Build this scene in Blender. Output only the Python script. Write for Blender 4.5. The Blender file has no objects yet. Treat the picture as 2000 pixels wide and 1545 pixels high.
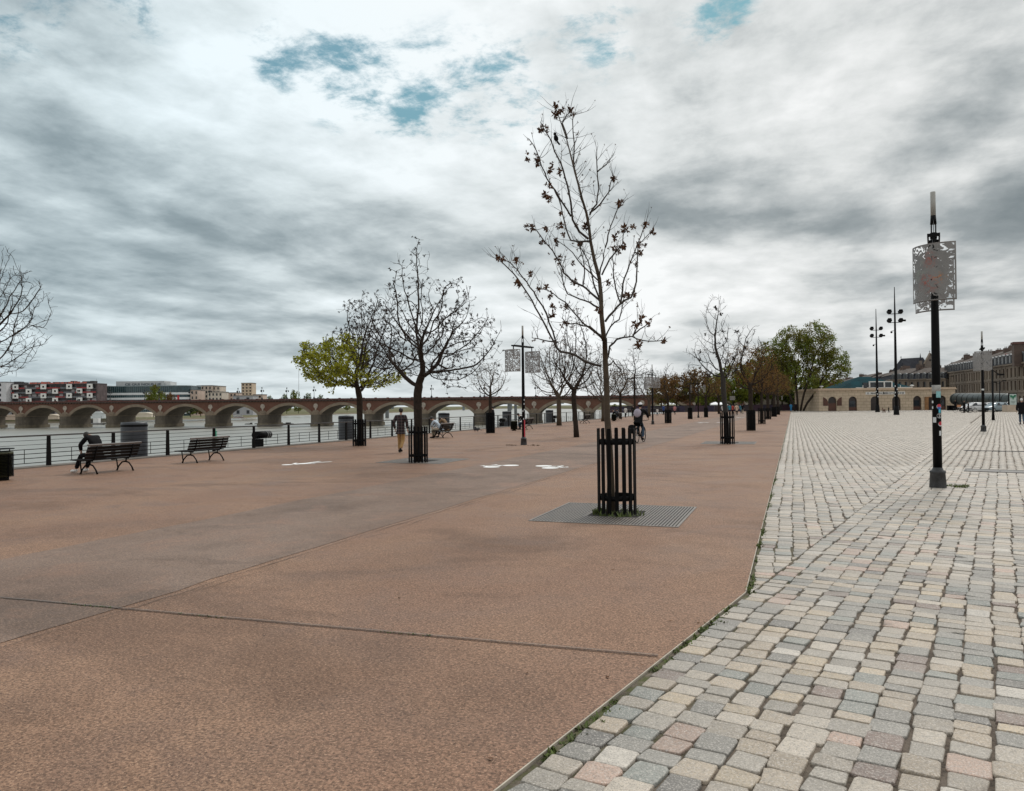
import bpy, bmesh, math, random, time
import numpy as np
from math import sin, cos, pi, radians, atan, atan2, sqrt, exp
from mathutils import Vector, Matrix, noise as mnoise
T0 = time.time()
SC = bpy.context.scene
COL = SC.collection
# ------------------------------------------------------------------ camera model
FPX, PCX, PCY, EYE = 1500.0, 1000.0, 772.5, 1.8
yaw, pit, rol = atan(549/1500), radians(.73), radians(.6)
f0 = np.array([-sin(yaw), cos(yaw), 0]); r1 = np.array([cos(yaw), sin(yaw), 0]); zz = np.array([0, 0, 1.0])
fw = cos(pit)*f0+sin(pit)*zz; u1 = cos(pit)*zz-sin(pit)*f0
rt = cos(rol)*r1-sin(rol)*u1; up = sin(rol)*r1+cos(rol)*u1
cc = np.array([0, 0, EYE])
def ray(x, y): return fw+rt*(x-PCX)/FPX+up*(PCY-y)/FPX
def G(x, y, z=0.0):
    r = ray(x, y); return cc+r*((z-EYE)/r[2])
def P(x, y, d): return cc+ray(x, y)*d
def XP(x, y, X):
    r = ray(x, y); return cc+r*(X/r[0])
def PIX(p):
    v = np.array(p)-cc; d = v @ fw
    return PCX+FPX*(v @ rt)/d, PCY-FPX*(v @ up)/d
def dep(p): return float((np.array(p)-cc) @ fw)
cam = bpy.data.cameras.new('camera'); camo = bpy.data.objects.new('camera', cam); COL.objects.link(camo)
cam.sensor_width = 36; cam.lens = 36*FPX/2000; cam.clip_end = 8000; cam.clip_start = .05
m = Matrix.Identity(4)
for i in range(3):
    m[i][0] = rt[i]; m[i][1] = up[i]; m[i][2] = -fw[i]; m[i][3] = cc[i]
camo.matrix_world = m
SC.camera = camo
# ------------------------------------------------------------------ object helpers
def tag(o, label=None, cat=None, group=None, kind=None):
    if label: o['label'] = label
    if cat: o['category'] = cat
    if group: o['group'] = group
    if kind: o['kind'] = kind
    return o
def empty(name, loc, rz=0, label=None, cat=None, group=None, sc=1):
    o = bpy.data.objects.new(name, None); COL.objects.link(o)
    o.location = loc; o.rotation_euler = (0, 0, rz); o.scale = (sc, sc, sc) if not hasattr(sc, '__len__') else sc
    o.empty_display_size = .2
    return tag(o, label, cat, group)
def link(name, me, mat=None, parent=None, loc=None, rz=0):
    o = bpy.data.objects.new(name, me); COL.objects.link(o)
    if mat:
        me.materials.clear(); me.materials.append(mat)
    if parent: o.parent = parent
    if loc is not None: o.location = loc
    if rz: o.rotation_euler = (0, 0, rz)
    return o
def copy_tree(o, parent=None):
    c = o.copy(); COL.objects.link(c)
    if parent: c.parent = parent
    for ch in o.children: copy_tree(ch, c)
    return c
class MB:
    def __init__(s): s.v = []; s.f = []; s.sm = []
    def add(s, vs, fs, smooth=False):
        b = len(s.v); s.v += [tuple(map(float, p)) for p in vs]
        for f in fs: s.f.append([b+i for i in f]); s.sm.append(smooth)
        return s
    def box(s, c, d, rz=0, rx=0, ry=0):
        M = Matrix.Rotation(rz, 3, 'Z') @ Matrix.Rotation(rx, 3, 'X') @ Matrix.Rotation(ry, 3, 'Y')
        vs = []
        for x in (-.5, .5):
            for y in (-.5, .5):
                for z in (-.5, .5):
                    vs.append(Vector(c)+M @ Vector((x*d[0], y*d[1], z*d[2])))
        return s.add(vs, [(0, 1, 3, 2), (4, 6, 7, 5), (0, 4, 5, 1), (2, 3, 7, 6), (0, 2, 6, 4), (1, 5, 7, 3)])
    def bb(s, x0, x1, y0, y1, z0, z1): return s.box(((x0+x1)/2, (y0+y1)/2, (z0+z1)/2), (x1-x0, y1-y0, z1-z0))
    def bar(s, a, b, w, h):          # rectangular bar between two points
        a, b = Vector(a), Vector(b); d = (b-a).normalized()
        u = d.cross(Vector((0, 0, 1)))
        u = Vector((1, 0, 0)) if u.length < 1e-4 else u.normalized()
        n = u.cross(d)
        vs = [p+u*i*w/2+n*j*h/2 for p in (a, b) for i, j in ((-1, -1), (1, -1), (1, 1), (-1, 1))]
        return s.add(vs, [(3, 2, 1, 0), (4, 5, 6, 7), (0, 1, 5, 4), (1, 2, 6, 5), (2, 3, 7, 6), (3, 0, 4, 7)])
    def tube(s, pts, rad, n=8, cap=True):
        pts = [Vector(p) for p in pts]; k = len(pts)
        if not hasattr(rad, '__len__'): rad = [rad]*k
        vs = []; u = None
        for i, p in enumerate(pts):
            d = (pts[min(i+1, k-1)]-pts[max(i-1, 0)])
            if d.length < 1e-9: d = Vector((0, 0, 1))
            d.normalize()
            if u is None:
                u = d.orthogonal().normalized()
            else:
                u = u-d*u.dot(d)
                u = d.orthogonal().normalized() if u.length < 1e-6 else u.normalized()
            w = d.cross(u)
            for j in range(n):
                a = 2*pi*j/n; vs.append(p+(u*cos(a)+w*sin(a))*rad[i])
        fs = [(i*n+j, i*n+(j+1) % n, (i+1)*n+(j+1) % n, (i+1)*n+j) for i in range(k-1) for j in range(n)]
        s.add(vs, fs, True)
        if cap:
            b = len(s.v)-k*n
            s.f.append([b+j for j in range(n)][::-1]); s.sm.append(False)
            s.f.append([b+(k-1)*n+j for j in range(n)]); s.sm.append(False)
        return s
    def cyl(s, c, r, z0, z1, n=16): return s.tube([(c[0], c[1], z0), (c[0], c[1], z1)], r, n)
    def lathe(s, prof, n=20, c=(0, 0, 0)):   # prof: (r, z)
        vs = [(c[0]+r*cos(2*pi*j/n), c[1]+r*sin(2*pi*j/n), c[2]+z) for r, z in prof for j in range(n)]
        fs = [(i*n+j, i*n+(j+1) % n, (i+1)*n+(j+1) % n, (i+1)*n+j) for i in range(len(prof)-1) for j in range(n)]
        return s.add(vs, fs, True)
    def ell(s, c, r, n=10, m=7, M=None):
        vs = []; fs = []
        for i in range(m+1):
            t = pi*i/m
            for j in range(n):
                a = 2*pi*j/n
                p = Vector((r[0]*sin(t)*cos(a), r[1]*sin(t)*sin(a), r[2]*cos(t)))
                if M: p = M @ p
                vs.append(Vector(c)+p)
        for i in range(m):
            for j in range(n):
                fs.append(((i+1)*n+j, (i+1)*n+(j+1) % n, i*n+(j+1) % n, i*n+j))
        return s.add(vs, fs, True)
    def prism(s, poly, a, b, fn):   # poly 2D, extruded a..b, fn(u,v,t)->xyz
        k = len(poly)
        vs = [fn(u, v, a) for u, v in poly]+[fn(u, v, b) for u, v in poly]
        fs = [tuple(range(k))[::-1], tuple(range(k, 2*k))]+[(i, (i+1) % k, k+(i+1) % k, k+i) for i in range(k)]
        return s.add(vs, fs)
    def mesh(s, name):
        me = bpy.data.meshes.new(name); me.from_pydata(s.v, [], s.f)
        if any(s.sm): me.polygons.foreach_set('use_smooth', s.sm)
        me.update(); return me
    def build(s, name, mat, parent=None, loc=None, rz=0): return link(name, s.mesh(name), mat, parent, loc, rz)
def np_mesh(name, V, F, tint=None, smooth=False, K=None):
    """V (n,3); F list of int arrays (m,k)"""
    me = bpy.data.meshes.new(name)
    me.vertices.add(len(V)); me.vertices.foreach_set('co', np.asarray(V, np.float32).ravel())
    nl = sum(f.size for f in F); npol = sum(len(f) for f in F)
    me.loops.add(nl); me.polygons.add(npol)
    li = np.concatenate([f.ravel() for f in F]).astype(np.int32)
    tot = np.concatenate([np.full(len(f), f.shape[1]) for f in F]).astype(np.int32)
    st = np.concatenate([[0], np.cumsum(tot)[:-1]]).astype(np.int32)
    me.loops.foreach_set('vertex_index', li); me.polygons.foreach_set('loop_start', st)
    me.polygons.foreach_set('loop_total', tot)
    if smooth: me.polygons.foreach_set('use_smooth', np.ones(npol, bool))
    me.update(calc_edges=True); me.validate()
    if tint is not None:
        at = me.color_attributes.new('tint', 'FLOAT_COLOR', 'POINT')
        at.data.foreach_set('color', np.asarray(tint, np.float32).ravel())
    return me
# ------------------------------------------------------------------ materials
MATS = {}
class NT:
    def __init__(s, nt): s.t = nt; s.n = nt.nodes; s.l = nt.links
    def new(s, typ, **kw):
        nd = s.n.new(typ)
        for k, v in kw.items():
            if k.startswith('i_'):
                key = k[2:]; key = int(key) if key.isdigit() else key
                s.set(nd.inputs[key], v)
            else: setattr(nd, k, v)
        return nd
    def set(s, sock, v):
        if isinstance(v, bpy.types.NodeSocket): s.l.new(v, sock)
        else: sock.default_value = v
    def math(s, op, a, b=0.0, c=None, clamp=False):
        nd = s.new('ShaderNodeMath', operation=op, use_clamp=clamp); s.set(nd.inputs[0], a); s.set(nd.inputs[1], b)
        if c is not None: s.set(nd.inputs[2], c)
        return nd.outputs[0]
    def vmath(s, op, a, b=(0, 0, 0), out=0):
        nd = s.new('ShaderNodeVectorMath', operation=op); s.set(nd.inputs[0], a); s.set(nd.inputs[1], b)
        return nd.outputs[out]
    def mix(s, fac, a, b, mode='MIX'):
        nd = s.new('ShaderNodeMix', data_type='RGBA', blend_type=mode)
        s.set(nd.inputs[0], fac); s.set(nd.inputs[6], a if isinstance(a, bpy.types.NodeSocket) else (*a[:3], 1)); s.set(nd.inputs[7], b if isinstance(b, bpy.types.NodeSocket) else (*b[:3], 1))
        return nd.outputs[2]
    def noise(s, vec, scale, detail=4, rough=.55, dist=0, out=0):
        nd = s.new('ShaderNodeTexNoise'); s.set(nd.inputs['Vector'], vec); nd.inputs['Scale'].default_value = scale
        nd.inputs['Detail'].default_value = detail; nd.inputs['Roughness'].default_value = rough; nd.inputs['Distortion'].default_value = dist
        return nd.outputs[out]
    def ramp(s, fac, stops):
        nd = s.new('ShaderNodeValToRGB'); s.set(nd.inputs[0], fac); cr = nd.color_ramp
        while len(cr.elements) < len(stops): cr.elements.new(.5)
        for e, (p, c) in zip(cr.elements, stops):
            e.position = p; e.color = (c, c, c, 1) if not hasattr(c, '__len__') else (*c[:3], 1)
        return nd.outputs[0]
    def maprange(s, v, a, b, c=0.0, d=1.0, smooth=False):
        nd = s.new('ShaderNodeMapRange', interpolation_type='SMOOTHSTEP' if smooth else 'LINEAR'); s.set(nd.inputs[0], v)
        for i, x in enumerate((a, b, c, d)): s.set(nd.inputs[i+1], x)
        return nd.outputs[0]
def newmat(name):
    mt = bpy.data.materials.new(name); mt.use_nodes = True; t = NT(mt.node_tree); b = t.n['Principled BSDF']; MATS[name] = mt
    return mt, t, b
def M(name, col, rough=.6, var=.15, scale=6, bump=0, bscale=None, metal=0, spec=.5, fine=0, world=False):
    if name in MATS: return MATS[name]
    mt, t, b = newmat(name)
    vec = t.new('ShaderNodeNewGeometry').outputs['Position'] if world else t.new('ShaderNodeTexCoord').outputs['Object']
    n1 = t.noise(vec, scale, 5, .6)
    lo = tuple(c*(1-var) for c in col); hi = tuple(min(1, c*(1+var)) for c in col)
    c = t.mix(t.maprange(n1, .3, .7), lo, hi)
    if fine:
        n2 = t.noise(vec, scale*12, 3, .6)
        c = t.mix(t.maprange(n2, .35, .65, 0, fine), c, tuple(x*.35 for x in col))
    t.set(b.inputs['Base Color'], c); b.inputs['Roughness'].default_value = rough; b.inputs['Metallic'].default_value = metal
    b.inputs['Specular IOR Level'].default_value = spec
    t.set(b.inputs['Roughness'], t.maprange(n1, .3, .7, max(0, rough-.1), min(1, rough+.1)))
    if bump:
        bn = t.new('ShaderNodeBump', i_Strength=bump); bn.inputs['Distance'].default_value = .02
        t.set(bn.inputs['Height'], t.noise(vec, bscale or scale*6, 5, .65)); t.set(b.inputs['Normal'], bn.outputs[0])
    return mt
BLACK = M('black_paint', (.0035, .0035, .004), .5, .3, 9, .1, spec=.09)
IRON = M('dark_iron', (.005, .0045, .0045), .55, .4, 7, .2, spec=.12)
GREYM = M('galvanised', (.30, .31, .31), .45, .15, 8, .1)
PERF = M('perforated_grey', (.25, .24, .235), .55, .12, 5, .1)
STONE = M('pale_stone', (.42, .35, .27), .85, .15, 1.2, .3, fine=.15)
WOODD = M('dark_slat_wood', (.009, .006, .005), .6, .35, 8, .2, spec=.15)
WOODT = M('weathered_slat_wood', (.13, .11, .10), .5, .25, 8, .2)
BARK = M('bark', (.036, .027, .021), .9, .4, 7, .8, 30, spec=.15)
BARKB = M('young_bark', (.070, .050, .031), .8, .35, 6, .7, 26)
BARKP = M('pale_bark', (.16, .135, .11), .8, .25, 6, .4)
TWIG = M('twig', (.032, .022, .015), .9, .3, 4, spec=.15)
SEED = M('dry_seed_brown', (.095, .045, .022), .85, .5, 9, spec=.2)
SEEDK = M('dry_seed_dark', (.030, .022, .018), .9, .4, 9)
def LM(name, col, var=.45, scale=1.2, tr=.42):
    mt = M(name, col, .7, var, scale, spec=.2); t = NT(mt.node_tree); b = t.n['Principled BSDF']; out = t.n['Material Output']
    tl = t.new('ShaderNodeBsdfTranslucent'); src = b.inputs['Base Color'].links[0].from_socket; t.set(tl.inputs[0], src)
    mx = t.new('ShaderNodeMixShader', i_0=tr); t.l.new(b.outputs[0], mx.inputs[1]); t.l.new(tl.outputs[0], mx.inputs[2]); t.l.new(mx.outputs[0], out.inputs[0]); return mt
LEAFY = LM('new_leaf_yellow_green', (.30, .31, .03), .4, 2.5)
LEAFG = LM('leaf_green', (.165, .205, .040)); LEAFO = LM('leaf_olive', (.150, .140, .030)); LEAFB = LM('leaf_brown_bud', (.155, .085, .026))
LEAFL = LM('leaf_bright', (.150, .175, .022)); LEAFD = LM('leaf_dark', (.028, .040, .012), tr=.25)
WEED = M('weed_green', (.095, .125, .028), .7, .5, 9)
MOSS = M('moss_green', (.050, .062, .014), .9, .5, 14, .6)
SKIN = M('skin', (.42, .25, .18), .55, .06, 12)
HAIRD = M('dark_hair', (.02, .015, .012), .6, .3, 30)
DENIM = M('denim', (.035, .065, .105), .8, .2, 12)
CLOTHK = M('black_cloth', (.008, .008, .009), .9, .3, 10, spec=.15)
CLOTHG = M('grey_cloth', (.09, .09, .10), .85, .2, 10)
TAN = M('tan_trousers', (.34, .20, .075), .85, .12, 10)
WHITEP = M('white_paint', (.72, .72, .70), .5, .06, 3)
RUBBER = M('rubber', (.009, .009, .009), .75, .2, 9, spec=.2)
GLASSD = M('dark_glass', (.02, .025, .03), .08, .3, .6)
def water_mat():
    mt, t, b = newmat('river_water')
    p = t.new('ShaderNodeNewGeometry').outputs['Position']
    n = t.noise(t.vmath('MULTIPLY', p, (.012, .03, 1)), 1.0, 4, .6)
    t.set(b.inputs['Base Color'], t.mix(t.maprange(n, .35, .65), (.22, .212, .178), (.27, .262, .228)))
    b.inputs['Roughness'].default_value = .30
    b.inputs['Specular IOR Level'].default_value = .5
    h = t.math('ADD', t.noise(t.vmath('MULTIPLY', p, (.5, 1.2, 1)), 1.0, 5, .65), t.math('MULTIPLY', t.noise(t.vmath('MULTIPLY', p, (.05, .14, 1)), 1.0, 3, .5), 3.0))
    bn = t.new('ShaderNodeBump', i_Strength=.28); bn.inputs['Distance'].default_value = .25; t.set(bn.inputs['Height'], h); t.set(b.inputs['Normal'], bn.outputs[0])
    return mt
def promenade_mat(name, ca, cb, patch, speck=1.0):
    mt, t, b = newmat(name)
    p = t.new('ShaderNodeNewGeometry').outputs['Position']
    big = t.noise(t.vmath('MULTIPLY', p, (1, .6, 1)), .35, 5, .6, .4)
    c = t.mix(t.maprange(big, .40, .60), ca, cb)
    dk = t.noise(t.vmath('MULTIPLY', t.vmath('ADD', p, (11, 3, 0)), (.8, 1.3, 1)), .30, 5, .62, .9); c = t.mix(t.maprange(dk, .52, .63, 0, .62), c, tuple(x*.52 for x in ca)); wt = t.noise(t.vmath('MULTIPLY', t.vmath('ADD', p, (51, 23, 0)), (.55, 1.0, 1)), .8, 6, .66, 1.2); c = t.mix(t.maprange(wt, .58, .68, 0, .45), c, tuple(x*.5 for x in ca))
    blot = t.noise(t.vmath('ADD', p, (31, 7, 0)), .75, 6, .62, .6)
    c = t.mix(t.maprange(blot, .52, .72, 0, .75), c, patch)
    sm = t.noise(p, 5, 4, .6)
    c = t.mix(t.maprange(sm, .3, .7, 0, .28), c, tuple(x*.62 for x in ca))
    vc = t.new('ShaderNodeTexVoronoi', feature='F1'); t.set(vc.inputs['Vector'], p); vc.inputs['Scale'].default_value = 78
    sv = t.new('ShaderNodeSeparateColor'); t.set(sv.inputs[0], vc.outputs['Color'])
    k_ = t.maprange(sv.outputs[0], 0, 1, 1-.38*speck, 1+.34*speck); c = t.mix(1.0, c, t.new('ShaderNodeCombineColor', i_0=k_, i_1=k_, i_2=k_).outputs[0], 'MULTIPLY')
    g1 = t.noise(p, 48, 3, .8)
    c = t.mix(t.maprange(g1, .50, .62, 0, .85*speck), c, tuple(x*.28 for x in ca))
    g2 = t.noise(t.vmath('ADD', p, (3, 9, 0)), 58, 3, .8)
    c = t.mix(t.maprange(g2, .55, .66, 0, .75*speck), c, (.52, .34, .23))
    v = t.new('ShaderNodeTexVoronoi', feature='F1'); t.set(v.inputs['Vector'], p); v.inputs['Scale'].default_value = 3.1
    dots = t.math('LESS_THAN', v.outputs['Distance'], .03)
    c = t.mix(t.math('MULTIPLY', dots, .7), c, (.03, .022, .018))
    t.set(b.inputs['Base Color'], c)
    t.set(b.inputs['Roughness'], t.maprange(blot, .4, .7, .72, .55)); b.inputs['Specular IOR Level'].default_value = .22
    bn = t.new('ShaderNodeBump', i_Strength=.30*speck); bn.inputs['Distance'].default_value = .006; t.set(bn.inputs['Height'], sv.outputs[1]); t.set(b.inputs['Normal'], bn.outputs[0])
    return mt
def cobble_mat():
    mt, t, b = newmat('granite_setts')
    p = t.new('ShaderNodeNewGeometry').outputs['Position']
    a = t.new('ShaderNodeAttribute', attribute_name='tint').outputs['Color']
    g = t.noise(p, 105, 3, .75); g2 = t.noise(p, 26, 4, .65)
    c = t.mix(t.maprange(g, .50, .62, 0, .62), a, (.07, .062, .055))
    c = t.mix(t.maprange(t.noise(t.vmath('ADD', p, (5, 2, 1)), 95, 3, .75), .52, .64, 0, .6), c, (.74, .68, .61))
    c = t.mix(t.maprange(g2, .35, .7, .30, 0), c, (.10, .09, .08))
    big = t.noise(p, .5, 4, .6); c = t.mix(t.maprange(big, .4, .7, 0, .30), c, (.42, .38, .33))
    t.set(b.inputs['Base Color'], c); t.set(b.inputs['Roughness'], t.maprange(g2, .3, .7, .42, .66)); b.inputs['Specular IOR Level'].default_value = .5
    bn = t.new('ShaderNodeBump', i_Strength=.5); bn.inputs['Distance'].default_value = .006; t.set(bn.inputs['Height'], t.math('ADD', t.noise(p, 60, 4, .7), t.math('MULTIPLY', g2, 1.5))); t.set(b.inputs['Normal'], bn.outputs[0])
    return mt
def bed_mat():
    mt, t, b = newmat('joint_dirt')
    p = t.new('ShaderNodeNewGeometry').outputs['Position']
    c = t.mix(t.maprange(t.noise(p, 40, 5, .7), .35, .65), (.035, .026, .019), (.15, .118, .09)); c = t.mix(t.maprange(t.noise(p, 2.2, 4, .6), .45, .62, 0, .8), c, (.21, .17, .135))
    sx = t.new('ShaderNodeSeparateXYZ'); t.set(sx.inputs[0], p)
    # moss lives where the joints stay damp beside the edging strip
    d = t.math('ADD', sx.outputs[0], t.math('MULTIPLY', t.math('MINIMUM', t.math('SUBTRACT', sx.outputs[1], 7.63), 0), -.2103))
    near = t.maprange(d, -.45, .35, 1, 0)
    mo = t.math('MULTIPLY', t.maprange(t.noise(p, 9, 5, .7), .38, .6), t.math('MAXIMUM', near, t.math('MULTIPLY', t.maprange(t.noise(p, .4, 3, .5), .55, .7), .35)), clamp=True)
    c = t.mix(mo, c, t.mix(t.noise(p, 60, 3, .6), (.040, .052, .012), (.105, .112, .03)))
    t.set(b.inputs['Base Color'], c); b.inputs['Roughness'].default_value = .95
    bn = t.new('ShaderNodeBump', i_Strength=.8); bn.inputs['Distance'].default_value = .01; t.set(bn.inputs['Height'], t.noise(p, 80, 4, .7)); t.set(b.inputs['Normal'], bn.outputs[0])
    return mt
def brick_mat(name, c1, c2, mortar, sx=1.0, bump=.3):
    mt, t, b = newmat(name)
    o = t.new('ShaderNodeTexCoord').outputs['Object']
    s = t.new('ShaderNodeSeparateXYZ'); t.set(s.inputs[0], o)
    cb = t.new('ShaderNodeCombineXYZ'); t.set(cb.inputs[0], t.math('ADD', s.outputs[0], s.outputs[1])); t.set(cb.inputs[1], s.outputs[2])
    br = t.new('ShaderNodeTexBrick'); t.set(br.inputs['Vector'], cb.outputs[0]); br.inputs['Scale'].default_value = sx
    br.inputs['Color1'].default_value = (*c1, 1); br.inputs['Color2'].default_value = (*c2, 1); br.inputs['Mortar'].default_value = (*mortar, 1); br.inputs['Mortar Size'].default_value = .02
    n = t.noise(o, .35, 5, .65)
    c = t.mix(t.maprange(n, .35, .7, 0, .55), br.outputs[0], tuple(x*.45 for x in c1))
    t.set(b.inputs['Base Color'], c); b.inputs['Roughness'].default_value = .85
    return mt
# ------------------------------------------------------------------ sky, sun
SUN_EL, SUN_AZ = radians(50), radians(12)
def build_world():
    w = bpy.data.worlds.new('World'); SC.world = w; w.use_nodes = True; t = NT(w.node_tree)
    bg = t.n['Background']; K = .1
    bg.inputs['Strength'].default_value = K
    d = t.vmath('NORMALIZE', t.new('ShaderNodeTexCoord').outputs['Generated'])
    s = t.new('ShaderNodeSeparateXYZ'); t.set(s.inputs[0], d)
    z = t.math('MAXIMUM', s.outputs[2], 0.0)
    den = t.math('ADD', z, .14)
    cb = t.new('ShaderNodeCombineXYZ'); t.set(cb.inputs[0], t.math('DIVIDE', s.outputs[0], den)); t.set(cb.inputs[1], t.math('DIVIDE', s.outputs[1], den))
    pl = cb.outputs[0]
    def rotp(az, sx, sy, off=(0, 0, 0)):
        mp = t.new('ShaderNodeMapping'); t.set(mp.inputs[0], pl); mp.inputs['Rotation'].default_value = (0, 0, az)
        mp.inputs['Scale'].default_value = (sx, sy, 1); mp.inputs['Location'].default_value = off
        return mp.outputs[0]
    stre = rotp(radians(-38), .80, .46, (3.3, 1.7, 0))
    iso = rotp(0, .8, .8, (7.1, 4.2, 0))
    nA = t.noise(stre, 1.45, 9, .55, .25)
    nB = t.noise(iso, 2.3, 9, .57, .15)
    nC = t.noise(rotp(radians(-38), .5, .25, (1.1, 9.3, 0)), 1.0, 4, .5, .3)
    n = t.math('ADD', t.math('MULTIPLY', nA, .60), t.math('ADD', t.math('MULTIPLY', nB, .42), t.math('ADD', t.math('MULTIPLY', nC, .28), t.math('MULTIPLY', t.math('SUBTRACT', t.noise(iso, 7.0, 8, .6, .2), .5), t.maprange(z, .12, .35, .0, .22)))))
    n = t.math('ADD', t.math('MULTIPLY', t.math('SUBTRACT', n, .65), t.maprange(z, .0, .14, .80, 1.55)), .60)
    def blob(x, y, tight, k=1.0):
        v = Vector(ray(x, y)).normalized()
        q = t.vmath('DOT_PRODUCT', d, tuple(v), out='Value')
        return t.math('MULTIPLY', t.math('POWER', t.math('MAXIMUM', q, 0.0), tight), k)
    def addall(l):
        a = l[0]
        for q in l[1:]: a = t.math('ADD', a, q)
        return a
    light = addall([blob(1600, 90, 200, .14), blob(1300, 130, 120, .08), blob(300, 100, 90, .12), blob(1250, 250, 90, .05), blob(1700, 320, 200, .08), blob(450, 420, 300, .10), blob(700, 80, 80, .12), blob(1300, 560, 60, .08)])
    dark = addall([blob(160, 260, 110, .15), blob(420, 550, 300, .12), blob(420, 330, 260, .06), blob(1330, 390, 300, .11), blob(1880, 190, 220, .10), blob(1960, 370, 300, .08), blob(80, 560, 120, .05), blob(1650, 430, 600, .04), blob(650, 480, 300, .05)])
    n2 = t.math('ADD', n, t.math('SUBTRACT', light, dark))
    cl = t.ramp(n2, [(.28, (.225, .262, .278)), (.41, (.335, .372, .385)), (.51, (.52, .55, .555)), (.60, (.72, .74, .735)), (.76, (.97, .975, .97))])
    # cooler, bluish cloud towards the left of the river, warmer overhead
    cool = t.math('MULTIPLY', t.math('MINIMUM', t.math('ADD', blob(-150, 250, 5, 1.1), 0.0), 1.0), .55)
    cl = t.mix(cool, cl, t.mix(1.0, cl, (.78, .98, 1.08), 'MULTIPLY'))
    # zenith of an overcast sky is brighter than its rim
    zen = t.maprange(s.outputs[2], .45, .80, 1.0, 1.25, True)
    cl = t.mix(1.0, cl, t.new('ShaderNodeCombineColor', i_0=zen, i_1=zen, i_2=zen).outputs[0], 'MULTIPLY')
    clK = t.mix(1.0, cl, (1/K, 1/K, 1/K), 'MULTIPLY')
    sky = t.new('ShaderNodeTexSky', sky_type='NISHITA'); sky.sun_disc = False; sky.sun_elevation = SUN_EL; sky.sun_rotation = SUN_AZ
    sky.air_density = 1.4; sky.ozone_density = 3.0
    skc = t.mix(1.0, sky.outputs[0], (.36, .70, .62), 'MULTIPLY')
    hole = addall([blob(560, 98, 1300, .36), blob(680, 140, 700, .26), blob(805, 195, 1300, .26), blob(1400, 15, 1300, .36), blob(880, 150, 700, .12), blob(975, 170, 1200, .20), blob(690, 165, 700, .12), blob(1150, 5, 900, .20), blob(1010, 180, 700, .16), blob(250, 5, 800, .18), blob(20, 30, 500, .18), blob(880, 170, 300, .08), blob(1200, 100, 900, .12)])
    nH = t.noise(iso, 9.5, 9, .66, .15)
    gap = t.maprange(t.math('ADD', hole, t.math('MULTIPLY', t.math('SUBTRACT', nH, .5), 2.6)), .08, .70, 0, .88, True)
    gap = t.math('MULTIPLY', gap, t.maprange(hole, .04, .16), clamp=True)
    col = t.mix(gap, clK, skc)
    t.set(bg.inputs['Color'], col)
    L = bpy.data.lights.new('sun', 'SUN'); L.energy = 1.5; L.angle = radians(11); L.color = (1, .96, .90)
    o = bpy.data.objects.new('sun', L); COL.objects.link(o)
    v = Vector((sin(SUN_AZ)*cos(SUN_EL), cos(SUN_AZ)*cos(SUN_EL), sin(SUN_EL)))
    o.rotation_euler = v.to_track_quat('Z', 'Y').to_euler(); o.location = v*100
    vs = SC.view_settings; vs.view_transform = 'Standard'; vs.look = 'None'; vs.exposure = 0; vs.gamma = 1
build_world()
SC.cycles.max_bounces = 5; SC.cycles.diffuse_bounces = 3; SC.cycles.use_denoising = True
# ------------------------------------------------------------------ ground, paving, river
KX, RX, CORN, ZA = -.45, -22.4, (-.45, 7.63), radians(12.4)     # edging line, railing line, corner of the edging, sett direction
BD = np.array([sin(ZA), cos(ZA)]); BN = np.array([cos(ZA), -sin(ZA)])
WZ = -6.7
def diagx(y): return CORN[0]+(y-CORN[1])*math.tan(ZA-.012)
def poly_sheet(name, pts, z, mat, kind='structure', parent=None, thick=0):
    mb = MB()
    if thick: mb.prism(pts, z-thick, z, lambda u, v, t: (u, v, t))
    else: mb.add([(x, y, z) for x, y in pts], [tuple(range(len(pts)))])
    o = mb.build(name, mat, parent)
    if kind: o['kind'] = kind
    return o
GROUND = M('far_ground', (.13, .115, .095), .95, .3, .05, .2, world=True)
poly_sheet('ground', [(-22.9, -60), (60, -60), (2500, -60), (2500, 5000), (-22.9, 5000)], -.06, GROUND)
mb = MB(); mb.add([(-22.9, -60, -.06), (-22.9, 5000, -.06), (-23.1, 5000, -9), (-23.1, -60, -9)], [(0, 1, 2, 3)])
tag(mb.build('quay_wall', M('quay_stone', (.13, .12, .10), .9, .3, .8, .4, world=True)), 'long stone quay wall dropping from the railing to the river', 'wall')
bank_px = [(-700, 832), (-300, 829), (60, 827), (160, 825), (300, 821), (400, 819), (480, 816.6), (560, 812), (680, 809), (780, 806), (840, 803.5), (900, 800.5), (980, 798.5), (1060, 798), (1120, 799), (1190, 801.5), (1260, 803.5), (1330, 804.5)]
BANK = [G(x, y, WZ) for x, y in bank_px]
mb = MB(); mb.add([(-4000, -600, WZ), (-22.95, -600, WZ), (-22.95, 6000, WZ), (-4000, 6000, WZ)], [(0, 1, 2, 3)])
o = mb.build('river', water_mat()); o['kind'] = 'structure'
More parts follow.
